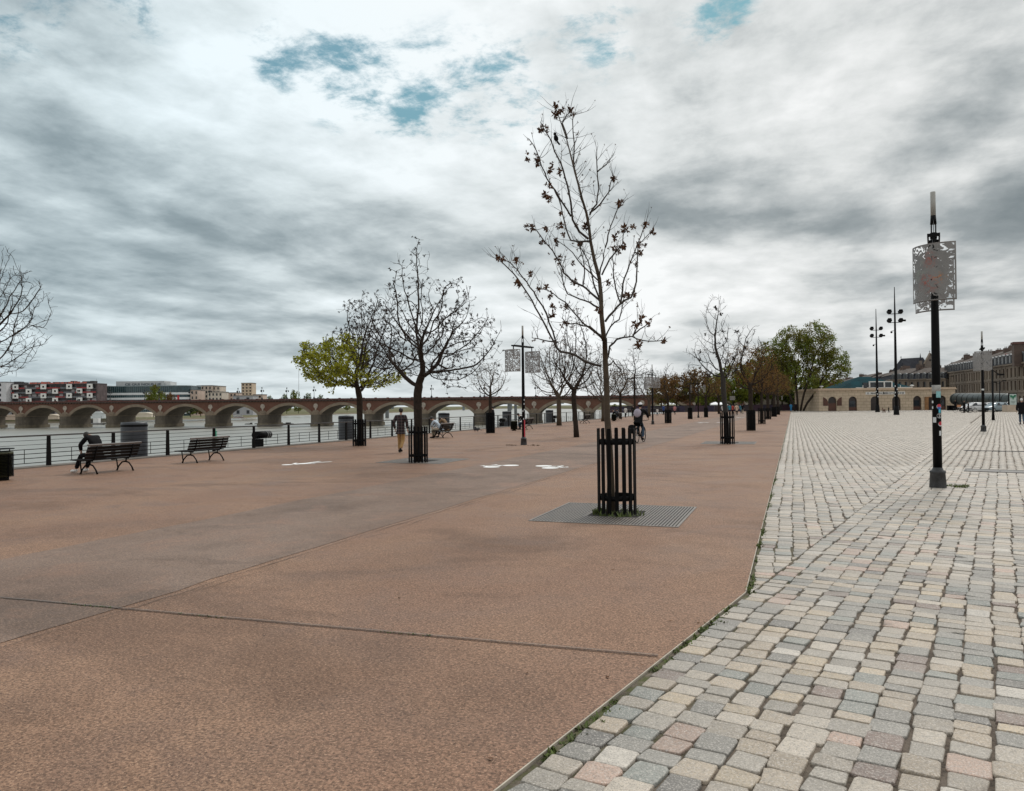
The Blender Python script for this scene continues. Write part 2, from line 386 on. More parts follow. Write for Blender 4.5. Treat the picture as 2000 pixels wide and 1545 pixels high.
# opposite bank: muddy slope, grass shelf, flat land behind
mb = MB(); rows = []
for k, (off, z) in enumerate(((-3, WZ-.6), (0, WZ+.15), (14, WZ+1.6), (30, WZ+3.4), (60, WZ+4.2), (3500, WZ+4.6))):
    row = []
    for p in BANK:
        v = np.array([p[0], p[1]]); n = v/np.linalg.norm(v); q = v+n*off
        row.append((q[0], q[1], z+ (.4*mnoise.noise((q[0]*.05, q[1]*.05, k)) if 1 < k < 5 else 0)))
    rows.append(row)
nb = len(BANK)
mb.add([p for r in rows for p in r], [(i*nb+j, i*nb+j+1, (i+1)*nb+j+1, (i+1)*nb+j) for i in range(5) for j in range(nb-1)])
mt, t, b = newmat('bank_earth')
p_ = t.new('ShaderNodeNewGeometry').outputs['Position']; s_ = t.new('ShaderNodeSeparateXYZ'); t.set(s_.inputs[0], p_)
hh = t.math('ADD', s_.outputs[2], t.math('MULTIPLY', t.noise(p_, .12, 4, .6), 2.0))
c_ = t.mix(t.maprange(hh, WZ+1.4, WZ+2.6), (.16, .125, .085), t.mix(t.noise(p_, .2, 4), (.06, .065, .02), (.14, .125, .05)))
t.set(b.inputs['Base Color'], c_); b.inputs['Roughness'].default_value = .95
o = mb.build('far_bank', mt); o['kind'] = 'structure'
# promenade
PROM = promenade_mat('red_asphalt', (.246, .141, .093), (.290, .174, .112), (.172, .100, .069))
PATHM = promenade_mat('worn_grey_asphalt', (.182, .122, .092), (.238, .168, .130), (.272, .140, .082), .65)
poly_sheet('promenade', [(-22.85, -12), (diagx(-12), -12), CORN, (KX, 172), (-22.85, 172)], 0, PROM, thick=.05)
ys = np.arange(-4, 170, .5)
rnd = random.Random(5)
def wav(y, s): return .06*mnoise.noise((y*.45, s, 0))+.045*mnoise.noise((y*1.9, s, 3))
pathpoly = [(-5.78+wav(y, 1)+(.35 if y > 60 else .35*max(0, (y-15)/45)), y) for y in ys]+[(-9.0+wav(y, 7)-.0*y, y) for y in ys[::-1]]
mb = MB(); k = len(ys)
mb.add([(x, y, .004) for x, y in pathpoly], [(i, i+1, 2*k-2-i, 2*k-1-i) for i in range(k-1)])
for f in mb.f: f.reverse()
o = mb.build('bike_path', PATHM); o['kind'] = 'structure'
# crack and pale crumbled line along the edge of the bike path
def ribbon(pts, w0, z, fn=None):
    mb = MB(); vs = []
    for i, p in enumerate(pts):
        a = np.array(pts[max(i-1, 0)]); c = np.array(pts[min(i+1, len(pts)-1)]); d = c-a; d = d/np.linalg.norm(d); n = np.array([-d[1], d[0]])
        w = w0*(fn(i) if fn else 1); q = np.array(p)
        vs += [(*(q+n*w/2), z), (*(q-n*w/2), z)]
    mb.add(vs, [(2*i, 2*i+1, 2*i+3, 2*i+2) for i in range(len(pts)-1)])
    for f in mb.f: f.reverse()
    return mb
CRK = M('crack_dark', (.05, .036, .028), .95, .4, 9)
yy = np.arange(1.5, 40, .12)
o = ribbon([(-5.66+wav(y, 1)+.35*max(0, (y-15)/45)+.03*mnoise.noise((y*3, 4, 4)), y) for y in yy], .012, .007, lambda i: max(.12, .5+1.3*mnoise.noise((i*.13, 2, 2)))).build('path_crack', CRK); o['kind'] = 'structure'
o = ribbon([(-5.52+wav(y, 2)*1.4+.35*max(0, (y-15)/45), y) for y in yy], .007, .0075, lambda i: max(.05, .4+1.6*mnoise.noise((i*.11, 5, 2)))).build('path_crack', CRK); o['kind'] = 'structure'
o = ribbon([(-5.72+wav(y, 1)+.35*max(0, (y-15)/45), y) for y in np.arange(7, 20, .1)], .05, .0065, lambda i: max(0.01, .1+1.6*mnoise.noise((i*.07, 9, 2)))).build('path_edge_wear', M('pale_wear', (.42, .33, .27), .9, .3, 20)); o['kind'] = 'structure'
# expansion joint: groove with two thin steel lips
jx = np.linspace(-22.5, -.93, 120); jl = [(x, 5.5+(x+.91)*.0418+.006*mnoise.noise((x*2, 1, 1))) for x in jx]
o = ribbon(jl, .013, .0085).build('joint_groove', M('joint_black', (.008, .008, .008), .9, .2, 5)); o['kind'] = 'structure'
o = ribbon([(x, y+.018) for x, y in jl], .008, .012).build('joint_lip', M('joint_steel', (.17, .16, .15), .5, .4, 6, metal=.6)); o['kind'] = 'structure'
# light steel edging between the red asphalt and the setts
mb = MB(); mb.bar((diagx(-12), -12, -.0275), (CORN[0], CORN[1], -.0275), .008, .06); mb.bar((KX, CORN[1], -.0275), (KX, 172, -.0275), .008, .06)
o = mb.build('edging_strip', M('edging_pale', (.42, .37, .30), .6, .3, 5, .2)); o['kind'] = 'structure'
# setts ----------------------------------------------------------------------
poly_sheet('paving_bed', [(diagx(-12)+.009, -12), (70, -12), (70, 178), (KX+.009, 178), (KX+.009, CORN[1])], -.014, bed_mat())
rs = np.random.RandomState(7)
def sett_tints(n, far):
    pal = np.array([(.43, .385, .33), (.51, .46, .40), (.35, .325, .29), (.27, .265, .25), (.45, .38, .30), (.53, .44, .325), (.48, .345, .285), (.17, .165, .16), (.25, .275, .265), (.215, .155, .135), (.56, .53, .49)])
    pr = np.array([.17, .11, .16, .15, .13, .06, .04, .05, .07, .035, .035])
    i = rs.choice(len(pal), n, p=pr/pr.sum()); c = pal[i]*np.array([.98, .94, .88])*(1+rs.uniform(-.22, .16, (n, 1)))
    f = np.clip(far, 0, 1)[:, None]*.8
    return c*(1-f)+np.array([.70, .625, .54])*(1+rs.uniform(-.2, .16, (n, 1)))*f  # setts turn paler with distance: grazing sheen put into the stone colour
def course_field(u0, u1, v0, v1, W, Lm, Lv, waver):
    """setts in courses along v: returns centres (u,v) half widths and half lengths"""
    us = []; vs = []; hw = []; hl = []
    for i in range(int((u1-u0)/W)+1):
        u = u0+(i+.5)*W
        n = int((v1-v0)/Lm*1.25)+3
        L = Lm*(1+rs.uniform(-Lv, Lv, n)); e = v0-rs.uniform(0, Lm)+np.concatenate([[0], np.cumsum(L)])
        c = (e[:-1]+e[1:])/2; k = c < v1
        c, Lk = c[k], L[k]
        wv = waver*np.sin(c*1.7+i*.4)+waver*.8*np.sin(c*.63+i*.23)+rs.normal(0, waver*.5, len(c))
        us.append(u+wv); vs.append(c); hw.append(np.full(len(c), W/2)+rs.normal(0, .006, len(c))); hl.append(Lk/2)
    return [np.concatenate(a) for a in (us, vs, hw, hl)]
def to_world(u, v, ang, org):
    # u across, v along
    a = np.array([cos(ang), -sin(ang)]); b_ = np.array([sin(ang), cos(ang)])
    return org[0]+u*a[0]+v*b_[0], org[1]+u*a[1]+v*b_[1]
AV, AF, AT = [], {3: [], 4: []}, []
nv = 0
def emit(x, y, hw, hl, ang, lod):
    global nv
    n = len(x)
    if not n: return
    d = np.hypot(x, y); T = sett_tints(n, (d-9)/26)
    a = np.array([cos(ang), -sin(ang)]); b_ = np.array([sin(ang), cos(ang)])
    gap = np.where(d < 24, .0052, .011)
    ew = hw-gap; el = hl-gap
    zj = rs.normal(0, .0022, n); tu = rs.normal(0, .012, (n, 2))
    if lod == 0:
        rc = .15
        base = np.array([(1, -1+rc*1.2), (1, 1-rc*1.2), (1-rc, 1), (-1+rc, 1), (-1, 1-rc*1.2), (-1, -1+rc*1.2), (-1+rc, -1), (1-rc, -1)])
        cj = rs.normal(0, .065, (n, 8, 2))
        rings = []
        for sc, z in ((1.0, -.02), (1.0, -.002), (.97, .003), (.90, .0042)):
            q = (base[None]*(1+0)+cj)*sc
            lu = q[:, :, 0]*ew[:, None]; lv = q[:, :, 1]*el[:, None]
            zz_ = z+zj[:, None]+(lu*tu[:, :1]*1.0+lv*tu[:, 1:]*1.0 if z > 0 else 0)
            rings.append(np.stack([x[:, None]+lu*a[0]+lv*b_[0], y[:, None]+lu*a[1]+lv*b_[1], np.broadcast_to(zz_, lu.shape)], -1))
        top = np.stack([x, y,   .0055+zj], -1)[:, None, :]
        V = np.concatenate(rings+[top], 1); kv = 33
        fq = []; ft = []
        for r in range(3):
            for j in range(8): fq.append((r*8+j, r*8+(j+1) % 8, (r+1)*8+(j+1) % 8, (r+1)*8+j))
        for j in range(8): ft.append((24+j, 24+(j+1) % 8, 32))
        idx = nv+np.arange(n)[:, None, None]*kv
        AF[4].append((idx+np.array(fq)[None]).reshape(-1, 4)); AF[3].append((idx+np.array(ft)[None]).reshape(-1, 3))
    else:
        base = np.array([(1, -1), (1, 1), (-1, 1), (-1, -1)])
        cj = rs.normal(0, .06, (n, 4, 2)); rings = []
        for sc, z in (((1.0, -.02), (.93, .006)) if lod == 1 else ((1.0, .004),)):
            q = (base[None]+cj)*sc; lu = q[:, :, 0]*ew[:, None]; lv = q[:, :, 1]*el[:, None]
            rings.append(np.stack([x[:, None]+lu*a[0]+lv*b_[0], y[:, None]+lu*a[1]+lv*b_[1], np.broadcast_to(z+zj[:, None], lu.shape)], -1))
        V = np.concatenate(rings, 1); kv = V.shape[1]
        fq = [(kv-4, kv-3, kv-2, kv-1)]
        if lod == 1: fq += [(j, (j+1) % 4, 4+(j+1) % 4, 4+j) for j in range(4)]
        idx = nv+np.arange(n)[:, None, None]*kv
        AF[4].append((idx+np.array(fq)[None]).reshape(-1, 4))
    AV.append(V.reshape(-1, 3)); AT.append(np.repeat(np.concatenate([T, np.ones((n, 1))], 1), kv, 0)); nv += n*kv
def emit_lod(x, y, hw, hl, ang):
    d = np.hypot(x, y)
    for lod, lo, hi in ((0, 0, 24), (1, 24, 140), (2, 140, 400)):
        k = (d >= lo) & (d < hi); emit(x[k], y[k], hw[k], hl[k], ang, lod)
def emit_clipped(x, y, hw, hl):
    """setts cut to the diagonal course where the two layings meet"""
    global nv
    if not len(x): return
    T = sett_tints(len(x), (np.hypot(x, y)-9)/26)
    for i in range(len(x)):
        g_ = .007; a, b_ = hw[i]-g_, hl[i]-g_
        pl = [np.array([x[i]+p*a+rs.normal(0, .004), y[i]+q*b_+rs.normal(0, .004)]) for p, q in ((1, -1), (1, 1), (-1, 1), (-1, -1))]
        sd = [(p-np.array(CORN)) @ BN-.050 for p in pl]; out = []
        for j in range(4):
            p, q, sp, sq = pl[j], pl[(j+1) % 4], sd[j], sd[(j+1) % 4]
            if sp <= 0: out.append(p)
            if sp*sq < 0: out.append(p+(q-p)*sp/(sp-sq))
        if len(out) < 3: continue
        o_ = np.array(out); c = o_.mean(0); n = len(o_)
        ar = .5*abs(sum(o_[j, 0]*o_[(j+1) % n, 1]-o_[(j+1) % n, 0]*o_[j, 1] for j in range(n)))
        if ar < .0025: continue
        zj = rs.normal(0, .003); V = []
        for sc, z in ((1, -.02), (1, -.002), (.96, .003), (.86, .0045)): V += [(*(c+(p-c)*sc), z+zj) for p in o_]
        V.append((*c, .0055+zj)); AV.append(np.array(V))
        AF[4].append(nv+np.array([(r*n+j, r*n+(j+1) % n, (r+1)*n+(j+1) % n, (r+1)*n+j) for r in range(3) for j in range(n)]))
        AF[3].append(nv+np.array([(3*n+j, 3*n+(j+1) % n, 4*n) for j in range(n)]))
        AT.append(np.repeat([[*T[i], 1.0]], 4*n+1, 0)); nv += 4*n+1
def inview(x, y): return (y > 2.2) & (x < 2.0+y*.30)
# zone A: courses parallel to the edging
u, v, hw, hl = course_field(.03, 38, .2, 170, .192, .165, .33, .009)
x = KX+u; y = 7.0+v
side = (x-CORN[0])*BN[0]+(y-CORN[1])*BN[1]
ext = hw*cos(ZA)+hl*sin(ZA)+.012
near_b = (side > -ext) & (side < .16) & inview(x, y) & (np.hypot(x, y) < 70)
emit_clipped(x[near_b], y[near_b], hw[near_b], hl[near_b])
k = (side <= -ext) & inview(x, y)
emit_lod(x[k], y[k], hw[k], hl[k], 0)
# zone B: courses parallel to the diagonal
u, v, hw, hl = course_field(.058, 16, -8, 172, .192, .172, .30, .008)
x, y = to_world(u, v, ZA, CORN)
x = x+np.where(y < CORN[1], (y-CORN[1])*(math.tan(ZA-.012)-math.tan(ZA)), 0)
k = (inview(x, y)) & (x > diagx(y)+.035) & (y < 172)
emit_lod(x[k], y[k], hw[k], hl[k], ZA)
me = np_mesh('cobbles', np.concatenate(AV), [np.concatenate(AF[4]), np.concatenate(AF[3])], np.concatenate(AT), True)
o = link('cobblestone_pavement', me, cobble_mat()); o['kind'] = 'structure'
AV = AF = AT = None
# moss and weed tufts
def tuft(mb, c, r, h, n, rr):
    for _ in range(n):
        a = rr.uniform(0, 2*pi); q = r*sqrt(rr.random()); x, y = c[0]+q*cos(a), c[1]+q*sin(a)
        hh = h*rr.uniform(.35, 1); w = rr.uniform(.006, .014)*(1+h*2); b_ = rr.uniform(0, 2*pi); lean = rr.uniform(.2, .9)*hh
        mb.add([(x-w*sin(b_), y+w*cos(b_), c[2]), (x+w*sin(b_), y-w*cos(b_), c[2]), (x+lean*cos(b_)+w*.6*sin(b_), y+lean*sin(b_)-w*.6*cos(b_), c[2]+hh*.8), (x+lean*1.3*cos(b_), y+lean*1.3*sin(b_), c[2]+hh)], [(0, 1, 2, 3)])
rr = random.Random(11); mb = MB()
for y in np.arange(2.6, 20, .035):
    if y < CORN[1]: dens = .55; x = diagx(y)+rr.uniform(.02, .10)
    else: dens = .30*exp(-(y-CORN[1])/14); x = KX+rr.uniform(.02, .07)
    if mnoise.noise((y*1.3, 3, 1)) > .15-dens*.6 and rr.random() < .9: tuft(mb, (x, y, -.012), .035, rr.uniform(.012, .04), rr.randint(5, 12), rr)
o = mb.build('moss_strip', WEED); tag(o, 'moss and small weeds growing in the gap along the steel edging', 'moss', None, 'stuff')
mb = MB()
for x_ in np.arange(-6.5, -1, .03):
    if mnoise.noise((x_*.9, 8, 1)) > .12: tuft(mb, (x_, 5.5+(x_+.91)*.0418, .004), .012, .014, 2, rr)
o = mb.build('joint_weeds', WEED); tag(o, 'tiny green weeds sprouting along the dark joint in the asphalt', 'weeds', None, 'stuff')
mb = MB(); g = G(1846, 951)
for _ in range(26): tuft(mb, (g[0]+rr.uniform(-.05, .45), g[1]+rr.uniform(-.15, .2), 0), .06, rr.uniform(.02, .10), 6, rr)
o = mb.build('lamp_weeds', WEED); tag(o, 'small grass tuft beside the foot of the big panel lamp', 'weeds', None, 'stuff')
mb = MB()
for _ in range(150):
    y = rr.uniform(2.6, 26); x = rr.uniform(-.75*y-1, -.6) if rr.random() < .5 else KX-rr.uniform(.02, .5)**2-(.2*max(0, CORN[1]-y))
    if rr.random() < .25: a = rr.uniform(0, 6.3); q = rr.uniform(.4, 1.3); x, y = -2.74+q*cos(a), 12.45+q*sin(a)
    if x > diagx(y)-.03 and y < CORN[1]: continue
    a = rr.uniform(0, 6.3); s = rr.uniform(.008, .028); u = Vector((cos(a), sin(a), .1)); w = Vector((-sin(a), cos(a), rr.uniform(-.2, .3)))*.45; p = Vector((x, y, .009+rr.uniform(0, .006)))
    mb.add([p-u*s, p+w*s, p+u*s, p-w*s], [(0, 1, 2, 3)])
tag(mb.build('fallen_leaves', SEED), 'scattered dry brown leaf scraps lying on the red asphalt', 'leaf litter', None, 'stuff')
# painted pictograms -----------------------------------------------------------
PAINT = M('road_paint', (.90, .89, .87), .6, .06, 14)
def disc(mb, c, r, z, n=28, ri=0):
    if ri: mb.add([(c[0]+q*cos(2*pi*j/n), c[1]+q*sin(2*pi*j/n), z) for q in (ri, r) for j in range(n)], [(j, n+j, n+(j+1) % n, (j+1) % n) for j in range(n)])
    else: mb.add([(c[0]+r*cos(2*pi*j/n), c[1]+r*sin(2*pi*j/n), z) for j in range(n)], [tuple(range(n))])
def flatbar(mb, a, b, w, z):
    a, b = np.array(a), np.array(b); d = (b-a)/np.linalg.norm(b-a); n = np.array([-d[1], d[0]])*w/2
    q = [a+n, a-n, b-n, b+n]; mb.add([(*p, z) for p in q], [(0, 1, 2, 3)])
def bike_symbol(x, y, flip, label, sc=1.0):
    mb = MB(); z = .0095
    s = -1 if flip else 1
    def T(u, v): return (u*s*sc, v*sc)
    # bicycle seen from its side, lying along X; solid filled wheels
    for cx_ in (-.52, .52): disc(mb, T(cx_, 0), .34*sc, z)
    flatbar(mb, T(-.52, .0), T(-.18, .5), .12*sc, z+.0004); flatbar(mb, T(-.18, .5), T(.42, .55), .12*sc, z+.0008); flatbar(mb, T(.52, 0), T(.40, .72), .12*sc, z+.0012)
    flatbar(mb, T(-.05, .05), T(-.25, .70), .12*sc, z+.0016); flatbar(mb, T(-.42, .72), T(-.1, .72), .1*sc, z+.002); flatbar(mb, T(.25, .76), T(.5, .72), .1*sc, z+.0024)
    o = mb.build('bike_marking', PAINT); o.location = (x, y, 0)
    tag(o, label, 'road marking', 'bicycle signs painted on the bike path'); return o
g1, g2 = G(979, 911), G(1068, 912.5)
bike_symbol(g1[0], g1[1], True, 'white bicycle sign on the grey path, the left one of the nearest pair', .72).rotation_euler[2] = radians(62)
bike_symbol(g2[0], g2[1], False, 'white bicycle sign on the grey path, closest to the near caged tree', .72).rotation_euler[2] = radians(-58)
mb = MB(); disc(mb, (-.75, .02), .17, .006)
mb.prism([(-.52, -.12), (.05, -.16), (.08, .14), (-.50, .16)], .004, .006, lambda u, v, t: (u, v, t))
for a, b_, w in (((.02, .05), (.75, .30), .13), ((.02, -.05), (.85, -.16), .13), ((-.42, .14), (-.1, .42), .09), ((-.42, -.10), (.0, -.42), .09)): flatbar(mb, a, b_, w, .0065+w*.01)
o = mb.build('pedestrian_marking', PAINT, None, tuple(G(600, 905)), radians(72)); tag(o, 'white walking figure painted on the red asphalt left of the caged tree', 'road marking')
for i, (px, py, lb) in enumerate([(1374, 825.8, 'small white sign on the bike path left of the bare sparse tree'), (1408, 825.5, 'white path sign just beside the guard of the bare sparse tree'), (1447, 815.4, 'far white path sign in front of the distant walkers')]):
    g = G(px, py); o = bike_symbol(g[0], g[1], i == 1, lb, .8); o.rotation_euler[2] = radians(-60 if i == 1 else 60)
# utility covers in the setts
for i, (px, py, wx, wy, lb) in enumerate([(1953, 921, 1.5, .75, 'rectangular metal cover let into the setts right of the panel lamp'), (1958, 882, 2.3, .28, 'narrow dark drain slot across the setts beyond the metal cover')]):
    g = G(px, py); mb = MB(); fr = MB()
    mb.bb(-wx/2, wx/2, -wy/2, wy/2, -.02, .013)
    for k in (-1, 0, 1):
        fr.bb(k*wx/2-.02, k*wx/2+.02, -wy/2-.03, wy/2+.03, -.02, .02)
    for k in (-1, 1): fr.bb(-wx/2+.022, -.022, k*wy/2-.02, k*wy/2+.02, -.02, .0195); fr.bb(.022, wx/2-.022, k*wy/2-.02, k*wy/2+.02, -.02, .0195)
    e = empty('utility_cover', (g[0], g[1], 0), -ZA, lb, 'drain cover')
    mb.build('plate', M('cover_plate', (.20, .19, .18), .7, .3, 6, .4) if i == 0 else BLACK, e); fr.build('cover_frame', M('cover_frame', (.10, .095, .09), .6, .3, 6), e)
# ------------------------------------------------------------------ quay furniture
def railing():
    e = empty('quay_railing', (RX, 0, 0), 0, 'long dark metal railing with thin rails along the river edge', 'railing')
    y0, y1 = -4.5, 168.0
    mb = MB(); mb.box((0, (y0+y1)/2, 1.0), (.11, y1-y0, .045)); mb.build('handrail', M('handrail_steel', (.055, .048, .044), .38, .3, 3, .1), e)
    rl = MB()
    for z in (.86, .72): rl.tube([(.0, y0, z), (0, y1, z)], .007, 5)
    for z in (.58, .44, .30, .15): rl.tube([(.0, y0, z), (0, y1, z)], .012, 5)
    rl.build('rails', IRON, e)
    post = MB(); post.prism([(-.075, 0), (.075, 0), (.05, .975), (-.05, .975)], -.03, .03, lambda u, v, t: (t, u, v))
    post.bb(-.05, .05, -.11, .11, 0, .02)
    pm = post.mesh('post'); bm_ = MB().tube([(0, 0, .15), (0, 0, .58)], .011, 5).mesh('baluster')
    y = 18.0-2.49*9; i = 0
    while y < y1:
        link('post', pm, IRON, e, (0, y, 0)); y += 2.49; i += 1
    bl = MB(); y = 18.0-2.49*5; i = 0
    while y < y1-2.5:
        for k in (1/3, 2/3):
            if i < 90: link('baluster', bm_, IRON, e, (0, y+2.49*k, 0)); i += 1
            else: bl.tube([(0, y+2.49*k, .15), (0, y+2.49*k, .58)], .011, 5)
        y += 2.49
    bl.build('balusters', IRON, e)['kind'] = 'stuff'
    return e
railing()
mb = MB(); mb.bb(-22.85, -22.25, -8, 170, -.02, .035); o = mb.build('quay_kerb', M('kerb_stone', (.17, .15, .13), .85, .25, 2, .4, world=True)); o['kind'] = 'structure'
def leg_arc(mb, y):
    # cast iron bench end: arched feet, seat support and curved back upright (x: front is -)
    mb.tube([(-.30, y, 0), (-.24, y, .12), (-.10, y, .25), (.03, y, .27), (.16, y, .24), (.27, y, .12), (.33, y, 0)], [.026, .022, .022, .024, .022, .022, .026], 6)
    mb.tube([(-.34, y, .40), (-.22, y, .39), (.0, y, .37), (.14, y, .36), (.22, y, .44), (.28, y, .62), (.33, y, .80)], .02, 6)
    mb.tube([(-.27, y, .06), (-.30, y, .25), (-.33, y, .40)], .018, 6)
    mb.tube([(.05, y, .27), (.06, y, .36)], .02, 6)
BENCH = None
def bench(g, rz, label, sc=1):
    global BENCH
    if BENCH is None:
        e = empty('park_bench', tuple(g), rz)
        for y in (-.62, .62):
            mb = MB(); leg_arc(mb, y); mb.build('leg', IRON, e)
        st = MB()
        for i, x in enumerate((-.33, -.25, -.17, -.09, -.01, .07)): st.box((x, 0, .405-.004*i), (.066, 1.8, .03))
        st.build('seat', WOODD, e)
        bk = MB()
        for i in range(4):
            x, z = .185+.034*i, .47+.088*i; bk.box((x, 0, z), (.026, 1.8, .075), 0, 0, radians(19))
        b_ = bk.build('backrest', WOODD, e)
        tp = MB().box((.325, 0, .815), (.05, 1.84, .05), 0, 0, radians(19)); tp.build('top_slat', WOODT, b_)
        BENCH = e
    else:
        e = copy_tree(BENCH); e.location = tuple(g); e.rotation_euler[2] = rz
    e.scale = (sc,)*3
    tag(e, label, 'bench', 'slatted benches facing the river'); return e
bench((-18.55, 16.75, 0), 0, 'dark slatted bench with the hunched person at one end')
bench((-18.8, 20.85, 0), 0, 'empty dark slatted bench facing the river behind the first')
def xy(px, py): g = G(px, py); return (g[0], g[1], 0)
b3 = G(866, 855); bench((-18.7, b3[1], 0), 0, 'bench behind the near caged bare tree with a brown coated person')
b4 = G(1027, 838.6); bench((-18.7, b4[1], 0), 0, 'bench beside the black bin, behind the two panel lamp post')
b5 = G(1141, 827); bench((-18.7, b5[1], 0), 0, 'dark bench to the right of the unguarded leaning tree')
b6 = G(1216, 820.5); bench((-18.7, b6[1], 0), 0, 'farthest bench with people, left of the cyclist')
BIN = None
def bin_(g, label, sc=1):
    global BIN
    if BIN is None:
        e = empty('litter_bin', tuple(g))
        mb = MB(); mb.lathe([(0, 0), (.20, 0), (.20, .09), (.10, .09), (.10, .12)], 18); mb.build('foot', IRON, e)
        sl = MB()
        for k in range(15):
            z = .13+k*.046; sl.lathe([(.335, z+.014), (.30, z+.030), (.285, z+.024), (.320, z+.006), (.335, z+.014)], 28)
        for k in range(6):
            a = k*pi/3; sl.bar((.30*cos(a), .30*sin(a), .1), (.30*cos(a), .30*sin(a), .84), .03, .02)
        sl.build('louvred_drum', BLACK, e)
        ln = MB(); ln.lathe([(0, .11), (.275, .11), (.275, .80), (.315, .81), (.315, .88), (.255, .88), (.255, .3), (0, .3)], 24); ln.build('liner', M('bin_liner_olive', (.055, .062, .035), .6, .3, 6), e)
        ld = MB(); ld.lathe([(0, .985), (.33, .985), (.345, .97), (.345, .955), (0, .95)], 28)
        for a in (.6, 2.7, 4.8): ld.tube([(.22*cos(a), .22*sin(a), .85), (.22*cos(a), .22*sin(a), .955)], .014, 5)
        ld.build('lid', BLACK, e); BIN = e
    else:
        e = copy_tree(BIN); e.location = tuple(g)
    e.scale = (sc,)*3; tag(e, label, 'litter bin', 'round louvred litter bins'); return e
bin_(G(3, 938), 'black louvred litter bin cut off at the picture edge beside the first bench', .84)
bin_(G(1004, 841), 'black litter bin beside the bench behind the two panel lamp', .78)
bin_(G(1199, 822.5), 'litter bin beside the farthest occupied bench, left of the cyclist', .85)
# mooring piles and fenders outside the railing
PILEM = M('pile_steel', (.030, .033, .040), .45, .5, 1.5, .2)
piles = [(262, 825, 48, 'widest dark steel mooring pile, behind the first bench'), (676, 812, 30, 'dark mooring pile beside the green leafed tree'), (867, 806.5, 22, 'mooring pile behind the bench with the brown coat'), (990, 803.5, 18, 'mooring pile left of the two panel lamp post'), (1073, 801, 15, 'mooring pile left of the tree with the flared foot')]
for px, py, w, lb in piles:
    g = XP(px, py, -23.75); d = dep(g); r = w/2*d/FPX
    g = XP(px, py, -22.95-r); d = dep(g); r = w/2*d/FPX
    e = empty('mooring_pile', (g[0], g[1], g[2]), 0, lb, 'mooring pile', 'steel mooring piles along the quay')
    mb = MB(); mb.lathe([(r, -11), (r, -.06), (r*.97, 0), (0, .02)], 32); mb.build('shaft', PILEM, e)
    mb = MB(); mb.lathe([(r*1.002, -.16), (r*1.02, -.14), (r*1.02, -.10), (r*1.002, -.08)], 32); mb.build('rim', IRON, e)
fend = [(512, 857, 'dark mooring bollard with a grey banded roller beyond the railing'), (983, 826, 'low mooring bollard between the third pile and the bin'), (1083, 814, 'far mooring bollard left of the tree with the flared foot')]
for i, (px, py, lb) in enumerate(fend):
    g = XP(px, py, -23.05); s_ = .62
    e = empty('mooring_roller', (g[0]-.05, g[1], -.06), 0, lb, 'mooring bollard', 'banded mooring rollers on the quay edge')
    mb = MB(); mb.box((0, -.25*s_*1.6, .35*s_), (.5*s_, .7*s_, .7*s_)); mb.build('pedestal', BLACK, e)
    mb = MB(); mb.tube([(0, -.75*s_, 1.0*s_), (0, .95*s_, 1.0*s_)], .27*s_, 18); mb.tube([(0, .95*s_, 1.0*s_), (0, 1.02*s_, 1.0*s_)], [.27*s_, .18*s_], 18); bb_ = mb.build('roller', BLACK, e)
    for k in range(3):
        mb = MB(); y = (.45+.22*k)*s_; mb.tube([(0, y, 1.0*s_), (0, y+.05, 1.0*s_)], .277*s_, 18); mb.build('band', GREYM, bb_)
# ------------------------------------------------------------------ tree guards and grates
GU = None
def guard(g, label, h=1.39, r=.31, rz=0.0):
    global GU
    if GU is None:
        e = empty('tree_guard', tuple(g))
        bar = MB(); bar.prism([(-.030, .0), (.030, .0), (.030, 1.375), (.025, 1.39), (-.025, 1.39), (-.030, 1.375)], -.006, .006, lambda u, v, t: (t, u, v)); bm_ = bar.mesh('bar')
        n = 16
        for k in range(n):
            a = 2*pi*k/n+.1; link('bar', bm_, BLACK, e, (.31*cos(a), .31*sin(a), .0), a)
        for z in (.27, 1.17):
            hp = MB(); hp.lathe([(.296, z-.04), (.303, z-.04), (.303, z+.04), (.296, z+.04), (.296, z-.04)], 40); hp.build('hoop', BLACK, e)
        GU = e
    else:
        e = copy_tree(GU); e.location = tuple(g)
    e.rotation_euler[2] = rz; e.scale = (r/.31, r/.31, h/1.39)
    tag(e, label, 'tree guard', 'black slatted tree guards'); return e
GR = None
GRM = M('grate_iron', (.165, .145, .128), .5, .35, 5, .3)
